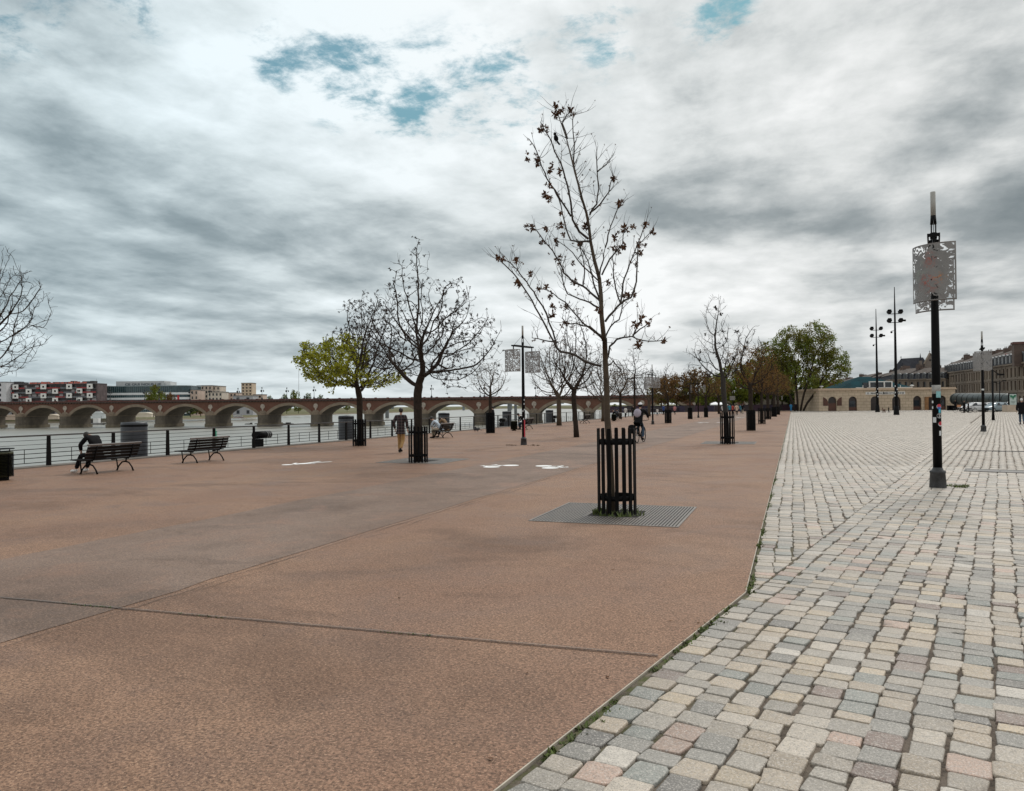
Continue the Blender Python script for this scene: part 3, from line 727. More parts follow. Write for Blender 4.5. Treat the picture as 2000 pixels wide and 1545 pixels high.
def grate(g, label, first=False):
    global GR
    S, HO = 1.15, .43
    if GR is None:
        e = empty('tree_grate', tuple(g))
        fr = MB()
        for q in (-1, 1):
            fr.bb(-S, S, q*(S-.02)-.02, q*(S-.02)+.02, -.02, .010); fr.bb(q*(S-.02)-.02, q*(S-.02)+.02, -S+.042, S-.042, -.02, .0105)
            fr.bb(-HO-.03, HO+.03, q*HO-.015, q*HO+.015, -.02, .011); fr.bb(q*HO-.015, q*HO+.015, -HO+.017, HO-.017, -.02, .0105)
        fr.bb(-S+.045, -HO-.035, -.012, .012, -.02, .0095); fr.bb(HO+.035, S-.045, -.012, .012, -.02, .0095)
        fr.build('frame', GRM, e)
        sl = MB(); n = 44
        for k in range(n):
            x = -S+.05+(2*S-.1)*(k+.5)/n; w = .015
            if abs(x) < HO+.03:
                sl.bb(x-w, x+w, -S+.045, -HO-.02, -.02, .008); sl.bb(x-w, x+w, HO+.02, S-.045, -.02, .008)
            else: sl.bb(x-w, x+w, -S+.045, -.015, -.02, .008); sl.bb(x-w, x+w, .015, S-.045, -.02, .008)
        sl.build('slats', GRM, e)
        so = MB().add([(-S, -S, .0045), (S, -S, .0045), (S, S, .0045), (-S, S, .0045)], [(0, 1, 2, 3)]); so.build('soil', M('soil_dark', (.012, .009, .007), .95, .4, 9, .6), e); GR = e
    else:
        e = copy_tree(GR); e.location = tuple(g)
    tag(e, label, 'tree grate', 'square iron tree grates'); return e
# ------------------------------------------------------------------ trees
def chains_mesh(mb, pos, par, rad, rmin=0, rmax=9):
    """tubes along the thickest-child chains of a skeleton; only stretches whose radius lies in [rmin, rmax)"""
    n = len(pos); ch = [[] for _ in range(n)]
    for i in range(n):
        if par[i] >= 0: ch[par[i]].append(i)
    starts = [(i, None) for i in range(n) if par[i] < 0]
    while starts:
        i, pre = starts.pop()
        seq = [pre, i] if pre is not None else [i]
        while ch[i]:
            cs = sorted(ch[i], key=lambda c: -rad[c])
            for c in cs[1:]: starts.append((c, i))
            i = cs[0]; seq.append(i)
        if len(seq) < 2: continue
        run = []
        rr_ = [rad[q] for q in seq]
        if pre is not None: rr_[0] = rr_[1]
        pts = [pos[q] for q in seq]
        k = 0
        while k < len(seq)-1:
            inn = rmin <= rr_[k+1] < rmax
            j = k
            while j < len(seq)-1 and (rmin <= rr_[j+1] < rmax) == inn: j += 1
            if inn:
                a = rr_[k:j+1]; r0 = max(a)
                mb.tube([pts[q] for q in range(k, j+1)], a, 9 if r0 > .07 else 6 if r0 > .025 else 4 if r0 > .011 else 3, cap=r0 > .02)
            k = j
def grow(seed, base_poly, sampler, N, di, dk, step, upb=.05, jit=.12, iters=140, maxn=9000):
    r = np.random.RandomState(seed)
    A = sampler(r, N)
    pos = [np.array(p, float) for p in base_poly]; par = list(range(-1, len(pos)-1))
    nearest = np.full(len(A), -1); nd = np.full(len(A), 1e9)
    def upd(i0):
        for i in range(i0, len(pos)):
            d = np.linalg.norm(A-pos[i], axis=1); k = d < nd; nd[k] = d[k]; nearest[k] = i
    kids = {}; first = max(0, len(pos)-2)
    for i in range(first, len(pos)):
        d = np.linalg.norm(A-pos[i], axis=1); k = d < nd; nd[k] = d[k]; nearest[k] = i
    for it in range(iters):
        act = nd < di
        if it < 25 and act.sum() < 3: act = nd < nd.min()+di
        if not act.any(): break
        idx = nearest[act]; vec = A[act]-np.array([pos[i] for i in idx]); vec /= np.linalg.norm(vec, axis=1)[:, None]+1e-9
        i0 = len(pos)
        for i in np.unique(idx):
            v = vec[idx == i].sum(0); v = v/(np.linalg.norm(v)+1e-9)+r.normal(0, jit, 3)+np.array([0, 0, upb])
            if par[i] >= 0:
                pd = pos[i]-pos[par[i]]; v = v/np.linalg.norm(v)+.35*pd/(np.linalg.norm(pd)+1e-9)
            v /= np.linalg.norm(v); q_ = pos[i]+v*step
            if any(np.linalg.norm(q_-pos[c]) < .45*step for c in kids.get(int(i), [])): continue
            kids.setdefault(int(i), []).append(len(pos)); pos.append(q_); par.append(int(i))
        if len(pos) == i0: break
        upd(i0)
        k = nd > dk
        A = A[k]; nd = nd[k]; nearest = nearest[k]
        if len(A) == 0 or len(pos) > maxn: break
    return np.array(pos), par
def sprays(pos, par, rad, tip, seed, p, L, up=.25):
    """fine side twigs on the thin outer wood"""
    r = np.random.RandomState(seed+900); pos = list(pos); par = list(par); rad = list(rad); n0 = len(pos); tips = []
    for i in range(n0):
        if rad[i] < tip*3.0 and par[i] >= 0:
            for _ in range(r.poisson(p)):
                d = pos[i]-pos[par[i]]; d = d/(np.linalg.norm(d)+1e-9); v = d*.6+r.normal(0, .75, 3)+np.array([0, 0, up]); v /= np.linalg.norm(v); q = i; l = L*r.uniform(.5, 1.2)
                for k in range(2):
                    pos.append(np.array(pos[q])+v*l/2); par.append(q); rad.append(tip*(.75-.2*k)); q = len(pos)-1; v = v+r.normal(0, .25, 3)+np.array([0, 0, .12]); v /= np.linalg.norm(v)
                tips.append(q)
    return np.array(pos), par, np.array(rad), tips
def radii(pos, par, tip, base, e=2.3):
    n = len(pos); a = np.zeros(n)
    leaf = np.ones(n, bool)
    for i in range(n):
        if par[i] >= 0: leaf[par[i]] = False
    for i in range(n-1, -1, -1):
        if a[i] == 0: a[i] = 1
        if par[i] >= 0: a[par[i]] += a[i]
    r = a**(1/e); r = tip+(r-r.min())/(r.max()-r.min())*(base-tip)
    return r, np.where(leaf)[0]
def ovoid(c, rx, ry, rz, shell=.35, zpow=1.0, low=-1.0):
    def f(r, n):
        out = []
        while len(out) < n:
            v = r.uniform(-1, 1, 3); q = np.linalg.norm(v)
            if q > 1 or q < shell*r.rand() or v[2] < low: continue
            out.append((c[0]+v[0]*rx, c[1]+v[1]*ry, c[2]+v[2]*rz))
        return np.array(out)
    return f
def union(*fs):
    def f(r, n):
        w = np.array([q for _, q in fs], float); w /= w.sum()
        return np.concatenate([g(r, max(1, int(n*k))) for (g, _), k in zip(fs, w)])
    return f
def leaf_quads(mb, c, r, n, s, rr, flat=.6):
    for _ in range(n):
        v = Vector((rr.gauss(0, 1), rr.gauss(0, 1), rr.gauss(0, flat))); v = v.normalized()*r*rr.random()**.4
        p = Vector(c)+v; d = Vector((rr.gauss(0, 1), rr.gauss(0, 1), rr.gauss(0, 1)-.3)).normalized(); u = d.orthogonal().normalized()
        a = rr.uniform(0, 6.3); w = d.cross(u); u, w = u*cos(a)+w*sin(a), w*cos(a)-u*sin(a); q = s*rr.uniform(.6, 1.25)
        mb.add([p-u*q*.5, p+w*q*.32, p+u*q*.6, p-w*q*.32], [(0, 1, 2, 3)])
def star(mb, c, r, rr, n=11):
    for _ in range(n):
        d = Vector((rr.gauss(0, 1), rr.gauss(0, 1), rr.gauss(-.1, 1))).normalized(); u = d.orthogonal().normalized(); q = r*rr.uniform(.5, 1.1); w = .20*r
        p = Vector(c); mb.add([p, p+d*q*.55+u*w, p+d*q, p+d*q*.55-u*w], [(0, 1, 2, 3)])
def tree_object(name, loc, pos, par, rad, bark, twig, label, cat='tree', group=None, split=.022, rz=0):
    e = empty(name, loc, rz, label, cat, group)
    a = MB(); chains_mesh(a, pos, par, rad, split, 9); a.build('trunk', bark, e)
    b_ = MB(); chains_mesh(b_, pos, par, rad, 0, split)
    br = b_.build('branches', twig, e)
    return e, br
GRP = 'young trees planted in rows along the promenade'
# --- the near tree in its guard, limbs taken from the photograph and spread in depth
def near_tree():
    base = G(1193, 1005); D = dep(base)
    px = lambda x, y: (950+x*.3367, 180+y*.3367)
    trunk = [(1193, 1005), (1193, 945), (1190, 867), (1186, 815), (1185, 763), (1182.6, 712), (1181, 660)]+[px(*p) for p in [(683, 1440), (668, 1300), (665, 1180), (655, 1080), (625, 970), (605, 870), (595, 780), (580, 700), (555, 620), (535, 540), (515, 470), (490, 370), (465, 270), (430, 170), (400, 85)]]
    limbs = [
     ([(665, 1588), (590, 1568), (555, 1552), (515, 1525), (430, 1505), (400, 1470), (375, 1420), (330, 1330), (282, 1247), (240, 1170), (180, 1080), (130, 1025), (60, 950)], -1, 1.0),
     ([(405, 1460), (385, 1385), (350, 1290), (290, 1190), (250, 1130), (215, 1080), (180, 1030), (140, 990), (85, 968)], -.8, .6),
     ([(665, 1215), (600, 1160), (560, 1125), (500, 1100), (450, 1050), (420, 980), (385, 920), (340, 870), (290, 800), (235, 770)], .8, .9),
     ([(590, 850), (540, 810), (500, 740), (490, 640), (470, 540), (445, 450), (410, 370), (385, 310), (345, 230), (315, 175)], -.7, .8),
     ([(490, 720), (440, 640), (400, 570), (350, 500), (320, 430), (290, 340), (245, 270)], -1.2, .6),
     ([(520, 480), (505, 400), (510, 300), (500, 160), (515, 130)], .8, .5),
     ([(470, 270), (440, 180), (460, 140), (487, 105)], .5, .4),
     ([(690, 1330), (740, 1270), (775, 1230), (790, 1150), (800, 1080), (830, 1000), (860, 930), (895, 840), (925, 765)], .9, .9),
     ([(775, 1230), (840, 1190), (870, 1100), (875, 990), (880, 890), (960, 805)], 1.2, .7),
     ([(702, 1545), (715, 1475), (755, 1435), (800, 1422), (830, 1418), (870, 1430), (940, 1445), (1030, 1440)], -1.0, .7),
     ([(850, 1415), (880, 1350), (905, 1310)], -1.1, .4), ([(855, 1405), (890, 1375), (940, 1340)], -.9, .4),
     ([(670, 1060), (700, 1000), (740, 940), (790, 880), (800, 800)], -.8, .6),
     ([(600, 710), (640, 650), (652, 560), (642, 450), (640, 345)], .7, .6),
     ([(600, 700), (660, 650), (710, 580), (735, 490)], -.6, .5), ([(645, 460), (670, 440), (705, 410)], .7, .3),
     ([(690, 900), (705, 830), (720, 780), (760, 680), (780, 640)], .9, .4), ([(655, 1080), (680, 970), (690, 900)], .9, .5),
     ([(650, 1250), (600, 1220), (540, 1200), (470, 1170), (440, 1080), (425, 1010)], -.9, .6),
     ([(600, 865), (540, 868), (490, 860), (465, 800), (440, 700), (420, 620), (390, 560)], 1.1, .6),
     ([(680, 1440), (640, 1400), (560, 1340), (500, 1270), (460, 1220), (390, 1170), (320, 1140)], 1.2, .7),
     ([(690, 1440), (600, 1360), (520, 1340), (460, 1340), (440, 1310)], -1.1, .6),
     ([(668, 1230), (625, 1120), (615, 1060), (590, 980), (545, 900), (530, 860)], .6, .6),
     ([(655, 1100), (560, 1010), (500, 930), (410, 860)], .5, .4),
     ([(700, 1590), (735, 1560), (765, 1595), (790, 1650)], .6, .4),
     ([(690, 1420), (720, 1360), (770, 1320), (785, 1260), (800, 1180)], -.7, .5),
     ([(780, 1230), (750, 1140), (735, 1040), (730, 960), (760, 900)], .2, .4),
     ([(560, 1125), (570, 1040), (560, 960), (530, 870)], 1.0, .35),
     ([(290, 1290), (220, 1250), (150, 1420)], 0, 0),
     ([(415, 1450), (360, 1445), (300, 1430), (265, 1425)], -1.0, .4)]
    rr = random.Random(3)
    e = empty('caged_tree', tuple(base), 0, 'near slender young tree with brown seed bunches inside the big slatted guard', 'tree', GRP)
    o = np.array(base)
    def W(p, dd): return P(p[0], p[1], D+dd)-o
    tr = MB(); n = len(trunk); L = np.linspace(0, 1, n)
    pts = [W(p, .12*sin(i*.7)) for i, p in enumerate(trunk)]; pts[0] = np.array([pts[0][0], pts[0][1], 0])
    hts = np.array([p[2] for p in pts]); H = hts.max()
    rads = [max(.008, .062*(1-h/H)**.95+.003) if h > .3 else .068-.004*h/.3 for h in hts]; rads[0] = .078
    # resample for a smooth line
    tr.tube(pts, rads, 10); tr.build('trunk', BARKB, e)
    br = MB(); tips = []; sites = []
    def twiglet(p, d, ln, r0, depth=0):
        q = [p]; k = 4; v = d.normalized()
        for i in range(k):
            v = (v+Vector((rr.gauss(0, .16), rr.gauss(0, .16), .10+rr.gauss(0, .12)))).normalized(); q.append(q[-1]+v*ln/k)
        br.tube(q, [r0*(1-.75*i/k) for i in range(k+1)], 4, False); tips.append(q[-1])
        if depth < 1 and rr.random() < .6:
            i = rr.randint(1, 3); twiglet(q[i], (v+Vector((rr.gauss(0, .8), rr.gauss(0, .8), rr.gauss(.2, .4)))), ln*.5, r0*.6, depth+1)
    for li, (poly, side, wgt) in enumerate(limbs):
        if wgt == 0: continue
        pp = [px(*q) for q in poly]; m = len(pp)
        x0 = pp[0][0]
        q = []
        base_dd = side*.10 if rr.random() < 2 else 0
        for i, p in enumerate(pp):
            far = abs(p[0]-1180)*D/FPX
            q.append(Vector(W(p, side*(.25+.55*i/m)*min(1, .35*i)*.9)))
        # smooth
        s_ = [q[0]]
        for i in range(m-1):
            a, b2 = q[i], q[i+1]; s_ += [a.lerp(b2, .5)+Vector((rr.gauss(0, .008), rr.gauss(0, .008), rr.gauss(0, .006))), b2]
        k = len(s_); r0 = .007+.012*wgt
        br.tube(s_, [r0*(1-.72*i/(k-1))+.0025 for i in range(k)], 6, False)
        tips.append(s_[-1])
        for i in range(2, k):
            d = (s_[i]-s_[i-1]).normalized()
            for _ in range(2 if rr.random() < .35 else 1):
                if rr.random() > .8: continue
                sd = Vector((rr.gauss(0, .8), rr.gauss(0, .8), rr.gauss(.6, .5))).normalized(); twiglet(s_[i], d*.6+sd, rr.uniform(.14, .46), .0052)
            if rr.random() < .42: sites.append(s_[i]+Vector((rr.gauss(0, .03), rr.gauss(0, .03), rr.gauss(0, .03))))
    for i in range(9, n):
        for _ in range(5):
            a = Vector(pts[i-1]).lerp(Vector(pts[i]), rr.random()); sd = Vector((rr.gauss(0, 1), rr.gauss(0, 1), rr.gauss(.6, .4))); twiglet(a, sd, rr.uniform(.2, .55), .0055)
    br.build('branches', M('near_twig', (.040, .031, .024), .85, .3, 12), e)
    sd = MB()
    tips.append(Vector(pts[-1]))
    cl = [Vector(W(px(*c), side)) for c, side in [((400, 75), 0), ((430, 110), .1), ((395, 130), .1), ((487, 105), .3), ((320, 210), -.4), ((342, 200), -.4), ((237, 390), -.7), ((300, 385), -.5), ((297, 410), -.5), ((370, 450), -.5), ((370, 540), -.6), ((430, 460), .2), ((345, 590), -.5), ((362, 622), -.5), ((435, 700), .4), ((435, 770), .4), ((446, 824), .4), ((405, 858), .4), ((520, 770), .2), ((575, 780), .1), ((800, 790), -.4), ((845, 775), -.4), ((745, 838), -.4), ((800, 890), .3), ((740, 900), .2), ((765, 925), .3), ((925, 762), .5), ((965, 805), .8), ((925, 885), .7), ((885, 885), .6), ((895, 930), .7), ((855, 1170), .6), ((820, 1175), .6), ((790, 1180), .5), ((860, 1345), -.7), ((900, 1315), -.7), ((938, 1338), -.7), ((1028, 1440), -.7), ((885, 1465), -.6), ((350, 1128), .7), ((305, 1140), .8), ((372, 1180), .7), ((385, 1240), .6), ((385, 1283), .6), ((460, 1335), -.6), ((465, 1240), .6), ((255, 1055), -.5), ((175, 970), -.6), ((95, 965), -.7), ((62, 955), -.8), ((178, 1108), -.7), ((710, 1100), .3), ((650, 1265), -.2), ((510, 1100), .4), ((505, 990), .4), ((420, 960), .4), ((235, 770), .6), ((270, 785), .6), ((320, 870), .6), ((340, 790), .5), ((735, 495), -.3), ((770, 645), .5), ((540, 880), .4), ((865, 1000), .6)]]
    for c in cl:
        q_ = rr.uniform(.058, .098); star(sd, c, q_, rr, 14); star(sd, c+Vector((rr.gauss(0, .02), rr.gauss(0, .02), -.03)), q_*.8, rr, 12)
        if rr.random() < .6: star(sd, c+Vector((rr.gauss(0, .05), rr.gauss(0, .05), rr.gauss(0, .05))), .055, rr, 12)
    for c in sites: star(sd, c, rr.uniform(.025, .045), rr, 8)
    for c in tips:
        if rr.random() < .24: star(sd, c, rr.uniform(.02, .04), rr, 7)
    sd.build('seed_bunches', SEED, e)
    # small black bird perched high up
    c = Vector(P(1086, 270, D-.45)); b_ = MB()
    b_.ell(c, (.036, .062, .04), 10, 7, Matrix.Rotation(-.5, 3, 'X')); b_.ell(c+Vector((0, -.058, .048)), (.026, .028, .026), 8, 6)
    b_.bar(c+Vector((0, .05, -.03)), c+Vector((.03, .10, -.075)), .028, .012); b_.tube([c+Vector((0, -.078, .048)), c+Vector((0, -.105, .044))], [.01, .002], 5)
    for s in (-1, 1): b_.tube([c+Vector((.012*s, 0, -.03)), c+Vector((.012*s, -.01, -.09))], .004, 4)
    o_ = b_.build('bird', CLOTHK); tag(o_, 'small black bird perched near the top of the near caged tree', 'bird')
    return e
near_tree()
g0 = G(1197, 1008); GC = np.array([-2.74, 12.45, 0])
guard((GC[0], GC[1], .006), 'nearest and biggest slatted black tree guard, bars around the young trunk', 1.40, .31, -1.454)
grate((GC[0], GC[1], 0), 'large square iron grate under the nearest tree guard')
mb = MB(); rr = random.Random(2)
for k in range(95):
    a = rr.uniform(0, 2*pi); q = rr.uniform(.27, .45)
    if rr.random() < .45 or abs(a-2.9) < .7 or abs(a-4.9) < .6: tuft(mb, (GC[0]+q*cos(a), GC[1]+q*sin(a), .006), .05, rr.uniform(.03, .13), 5, rr)
o = mb.build('grate_weeds', WEED); tag(o, 'green weeds growing round the foot of the nearest tree guard', 'weeds', None, 'stuff')
PROT = {}
def place(key, maker, px, py, hpx, label, rz, group=GRP, wide=1.0, lean=0, name=None, xyz=None):
    """maker builds the prototype at 7 m height; copies are scaled to the photograph's height"""
    g = G(px, py) if xyz is None else np.array(xyz); d = dep(g); h = hpx*d/FPX
    if key not in PROT: e = maker(); PROT[key] = e
    else: e = copy_tree(PROT[key])
    s = h/PROT[key]['h']; e.location = tuple(g); e.rotation_euler = (0, lean, rz); e.scale = (s*wide, s*wide, s)
    tag(e, label, 'tree', group)
    return e
def mk(name, seed, trunk, samp, N, di, dk, step, tip, base, bark, twig, h, seeds=None, leaves=None, split=.022, e_=1.95, upb=.05, jit=.12, spray=(.5, .30)):
    def f():
        pos, par = grow(seed, trunk, samp, N, di, dk, step, upb, jit)
        rad, tips = radii(pos, par, tip, base, e_)
        pos, par, rad, t2 = sprays(pos, par, rad, tip, seed, *spray); tips = list(tips)+t2
        # flare the foot
        for i in range(len(trunk)):
            if pos[i][2] < .25: rad[i] = max(rad[i], base*1.0)*(1.18 if pos[i][2] < .1 else 1)
        e, br = tree_object(name, (0, 0, 0), pos, par, rad, bark, twig, None, split=split)
        rr = random.Random(seed)
        if seeds:
            prob, r, n, mat, nm = seeds; mb = MB()
            for i in tips:
                if rr.random() < prob: star(mb, pos[i], r*rr.uniform(.6, 1.2), rr, n)
            mb.build(nm, mat, e)
        if leaves:
            for cond, prob, r, n, s, mat, nm in leaves:
                mb = MB(); thin = np.where(rad < tip*2.2)[0]
                for i in thin:
                    if rr.random() < prob and cond(pos[i]): leaf_quads(mb, pos[i], r, n, s, rr)
                mb.build(nm, mat, e)
        zt = pos[:, 2].max(); e['h'] = float(zt)
        return e
    return f
# bare round tree with a pointed leader (the caged tree left of centre)
t817 = mk('bare_tree', 11, [(0, 0, 0), (0, 0, .6), (.01, 0, 1.2), (0, 0, 1.8), (0, 0, 2.15)],
          union((ovoid((-1.35, .3, 3.8), 1.35, 1.5, 1.35, .35), .75), (ovoid((1.5, -.3, 3.7), 1.55, 1.6, 1.5, .35), .9), (ovoid((.25, 1.6, 3.9), 1.4, 1.2, 1.4, .3), .5), (ovoid((.1, -1.6, 3.9), 1.4, 1.2, 1.4, .3), .5), (ovoid((1.0, 0, 5.0), 1.0, 1.1, 1.0, .3), .35), (ovoid((-.55, .2, 5.6), .75, .8, 1.0, .3), .22), (ovoid((.1, 0, 6.5), .42, .42, .85, .1), .10)), 1750, 1.1, .18, .12, .0058, .135, BARK, TWIG, 7.3, e_=2.15, seeds=(.42, .075, 9, SEEDK, 'seed_clusters'), spray=(.6, .26))
place('t817', t817, 817, 902, 442, 'broad bare tree with dark seed clusters in the second near guard', 0)
gu = lambda px, py, h, w, lb: guard(tuple(G(px, py)), lb, h*dep(G(px, py))/FPX, w/2*dep(G(px, py))/FPX, px*.1)
gu(817, 903, 70, 37, 'black slatted guard around the broad bare tree left of centre')
grate(tuple(G(828, 900)), 'iron grate at the foot of the broad bare tree left of centre')
# green leafed tree with a brown seeded top
cnd_g = lambda p: p[2] < 4.7+.5*sin(p[1]*3) and (p[0] < .2 or p[2] < 3.3)
t703 = mk('leafing_tree', 23, [(0, 0, 0), (0, 0, .6), (0, 0, 1.2), (.0, 0, 1.8), (.0, 0, 2.2)],
          union((ovoid((-.2, 0, 3.9), 2.75, 2.5, 1.5, .4, low=-.9), 1.0), (ovoid((.5, 0, 5.3), 1.6, 1.6, 1.9, .3), .75)), 1700, 1.1, .22, .14, .0075, .14, BARK, TWIG, 7.2, e_=2.1,
          seeds=(.50, .10, 8, SEEDK, 'seed_clusters'), leaves=[(cnd_g, .62, .17, 8, .125, LEAFY, 'leaves')])
place('t703', t703, 703, 870, 302, 'tree with fresh yellow green leaves and a brown seeded top', .35)
gu(702, 871, 52, 26, 'guard around the tree with fresh green leaves')
# big tree cut by the left picture edge
tl = mk('bare_tree', 31, [(0, 0, 0), (0, 0, .7), (.02, 0, 1.4), (0, 0, 2.0)],
        union((ovoid((0, 0, 4.3), 2.9, 2.9, 2.3, .5, low=-.85), 1.0),), 2600, 1.0, .16, .10, .0055, .15, BARK, TWIG, 6.6, upb=.14, spray=(.8, .20))
e = place('tleft', tl, 817, 902, 100, 'bare branching tree mostly outside the left picture edge', 0.6); e.location = (-18.6, 11.45, 0); e.scale = (1.0, 1.0, .93)
# pale vase shaped tree
t958 = mk('bare_tree', 41, [(0, 0, 0), (0, 0, .7), (0, 0, 1.3), (0, 0, 1.7)],
          ovoid((0, 0, 3.6), 1.5, 1.5, 1.3, .5, low=-.95), 500, 1.1, .24, .14, .010, .11, BARK, BARKP, 4.9, upb=.12)
place('t958', t958, 958, 845, 141, 'small pale vase shaped bare tree by the railing, in a guard', .2)
gu(958, 846, 40, 17, 'guard around the small pale tree by the railing')
t1092 = mk('bare_tree', 51, [(0, 0, 0), (0, 0, .8), (0, 0, 1.5), (0, 0, 2.1)],
           ovoid((0, 0, 4.7), 2.9, 2.9, 2.7, .5, low=-.9), 1100, 1.4, .27, .17, .012, .20, BARKB, M('brown_twig', (.055, .038, .024), .85, .3, 4), 7.6, upb=.08)
place('t1092', t1092, 1092, 831, 172, 'unguarded bare tree with a flared foot near the railing', 1.0)
t1126 = mk('bare_tree', 61, [(0, 0, 0), (-.03, 0, .6), (-.07, 0, 1.2), (-.12, 0, 1.9), (-.14, 0, 2.4)],
           union((ovoid((-.1, 0, 4.2), 1.9, 1.9, 1.9, .4, low=-.9), 1), (ovoid((-.1, 0, 6.0), .9, .9, 1.4, .2), .3)), 900, 1.2, .23, .15, .009, .14, BARK, TWIG, 7.4, seeds=(.35, .09, 6, SEED, 'seed_clusters'), upb=.10)
place('t1126', t1126, 1126, 854, 256, 'unguarded bare tree with leaning dark trunk behind the near tree', 0)
t1240 = mk('bare_tree', 71, [(0, 0, 0), (0, 0, .8), (0, 0, 1.6), (0, 0, 2.3), (0, 0, 3.0), (0, 0, 3.8), (0, 0, 4.6)],
           union((ovoid((0, 0, 4.6), 2.2, 2.2, 2.6, .3, low=-.95), 1), (ovoid((0, 0, 7), .9, .9, 1.3, .2), .2)), 800, 1.6, .30, .18, .012, .12, BARK, TWIG, 8.2, upb=-.02)
place('t1240', t1240, 1240, 821, 150, 'tall conical bare tree rising behind the cyclist', 0)
place('t1092', None, 1178, 823, 133, 'bare tree hidden behind the trunk of the near caged tree', 2.2, wide=1.0)
# sparse tree right of centre
t1420 = mk('bare_tree', 81, [(0, 0, 0), (-.02, 0, .6), (-.06, 0, 1.3), (-.12, 0, 2.0), (-.16, 0, 2.6), (-.16, 0, 3.0)],
           union((ovoid((-.35, 0, 4.2), 1.45, 1.3, 1.4, .3, low=-.9), 1), (ovoid((-.45, 0, 5.9), .7, .7, 1.2, .2), .35)), 640, 1.4, .23, .13, .0068, .118, BLACK if 0 else M('dark_bark', (.028, .023, .019), .85, .3, 8, .6), TWIG, 6.9, seeds=(.05, .15, 16, SEEDK, 'dead_leaf_clumps'), e_=1.85, jit=.15, spray=(.8, .28))
place('t1420', t1420, 1421, 866, 296, 'sparse crooked bare tree with dark clumps, right of the cyclist', 0)
gu(1421, 867, 62, 27, 'guard of the sparse crooked tree right of the cyclist')
grate(tuple(G(1424, 865)), 'grate under the sparse crooked tree')
# trees with brown buds along the right hand row
tb = mk('budding_tree', 91, [(0, 0, 0), (0, 0, .7), (0, 0, 1.4), (0, 0, 2.0), (0, 0, 2.5)],
        union((ovoid((0, 0, 4.1), 1.9, 1.9, 1.7, .4, low=-.9), 1), (ovoid((0, 0, 5.7), .9, .9, 1.3, .2), .3)), 620, 1.3, .27, .17, .011, .14, BARK, TWIG, 6.9,
        leaves=[(lambda p: p[2] < 5.4, .60, .22, 6, .085, LEAFB, 'buds')], spray=(.4, .3))
place('tb', tb, 1467, 840, 205, 'budding tree with a brown haze of leaves behind the sparse tree', .4)
gu(1467, 841, 40, 17, 'guard of the brown budding tree behind the sparse tree')
gu(1488, 828, 31, 14, 'third small guard in the right row, pale thin trunk inside')
place('tb', None, 1488, 827, 150, 'thin budding tree third in the right row', 2.0, wide=.8)
place('tb', None, 1500, 818, 118, 'brown leafing tree fourth in the right row', 3.1, wide=1.2)
gu(1500, 819, 22, 12, 'fourth guard in the right row')
place('tb', None, 1512, 813, 105, 'brown leafing tree fifth in the right row', 4.1, wide=1.2)
gu(1512, 814, 19, 10, 'fifth guard in the right row')
place('tb', None, 1519.5, 809.5, 92, 'farthest brown leafing tree of the right row', 5.0, wide=1.2)
gu(1519.5, 810, 16, 8, 'farthest guard in the right row')
# middle row beyond the cyclist
place('tb', None, 1305, 826, 117, 'budding tree in the dark guard just right of the cyclist', 1.3)
gu(1305, 826.5, 26, 13, 'dark guard just right of the cyclist')
place('t1240', None, 1348, 818, 112, 'slim dark tree right of the far panel lamp', 1.0)
gu(1348, 818.5, 22, 9, 'narrow guard of the slim dark tree right of the far panel lamp')
place('tb', None, 1379, 814.5, 100, 'brown tree under the far white lamp panel', 2.6, wide=1.25)
gu(1379, 815, 19, 8, 'guard of the brown tree under the far white lamp panel')
place('tb', None, 1404, 808.5, 82, 'small brown tree farthest in the middle row', .9, wide=1.2)
place('tb', None, 1212, 818, 118, 'brown haired tree beyond the bench with people', 3.6, wide=1.1)
place('t1092', None, 1268, 813, 96, 'bare tree beyond the second far bench group', .3, wide=1.1)
print('trees', time.time()-T0)
# --- leafy trees at the end of the quay
def leafy(name, seed, trunks, samp, N, di, dk, step, tip, base, bark, mats, prob, r, n, s, split=.06):
    def f():
        pos = None; e = empty(name, (0, 0, 0)); A = MB(); B = MB(); L = [MB() for _ in mats]; rr = random.Random(seed); hmax = 0
        for k, tr in enumerate(trunks):
            ps, pr = grow(seed+k, tr, samp(k) if callable(samp) and samp.__code__.co_argcount == 1 else samp, N, di, dk, step, .06, .14)
            rad, tips = radii(ps, pr, tip, base)
            chains_mesh(A, ps, pr, rad, split, 9); chains_mesh(B, ps, pr, rad, 0, split)
            for i in np.where(rad < tip*2.6)[0]:
                if rr.random() < prob:
                    q = mnoise.noise((ps[i][0]*.35, ps[i][1]*.35, ps[i][2]*.35)); leaf_quads(L[min(len(L)-1, int((q+.5)*len(L)))], ps[i], r, n, s, rr)
            hmax = max(hmax, ps[:, 2].max())
        A.build('trunk', bark, e); b_ = B.build('branches', TWIG, e)
        for q, mt in zip(L, mats):
            if q.v: q.build('leaves', mt, e)
        e['h'] = float(hmax); return e
    return f
def lobes(k):
    c = [((-4.2, 0, 9.6), 4.0, 3.6, 4.6), ((-.6, 1, 11.6), 4.2, 4.2, 5.2), ((3.4, -1, 12.6), 3.6, 3.4, 4.8), ((6.6, 0, 8.6), 3.2, 3.0, 3.6)][k]
    return union((ovoid(*c, .25), 1), (ovoid((c[0][0]*.6, c[0][1], c[0][2]*.55), 1.6, 1.6, 2.6, .2), .12))
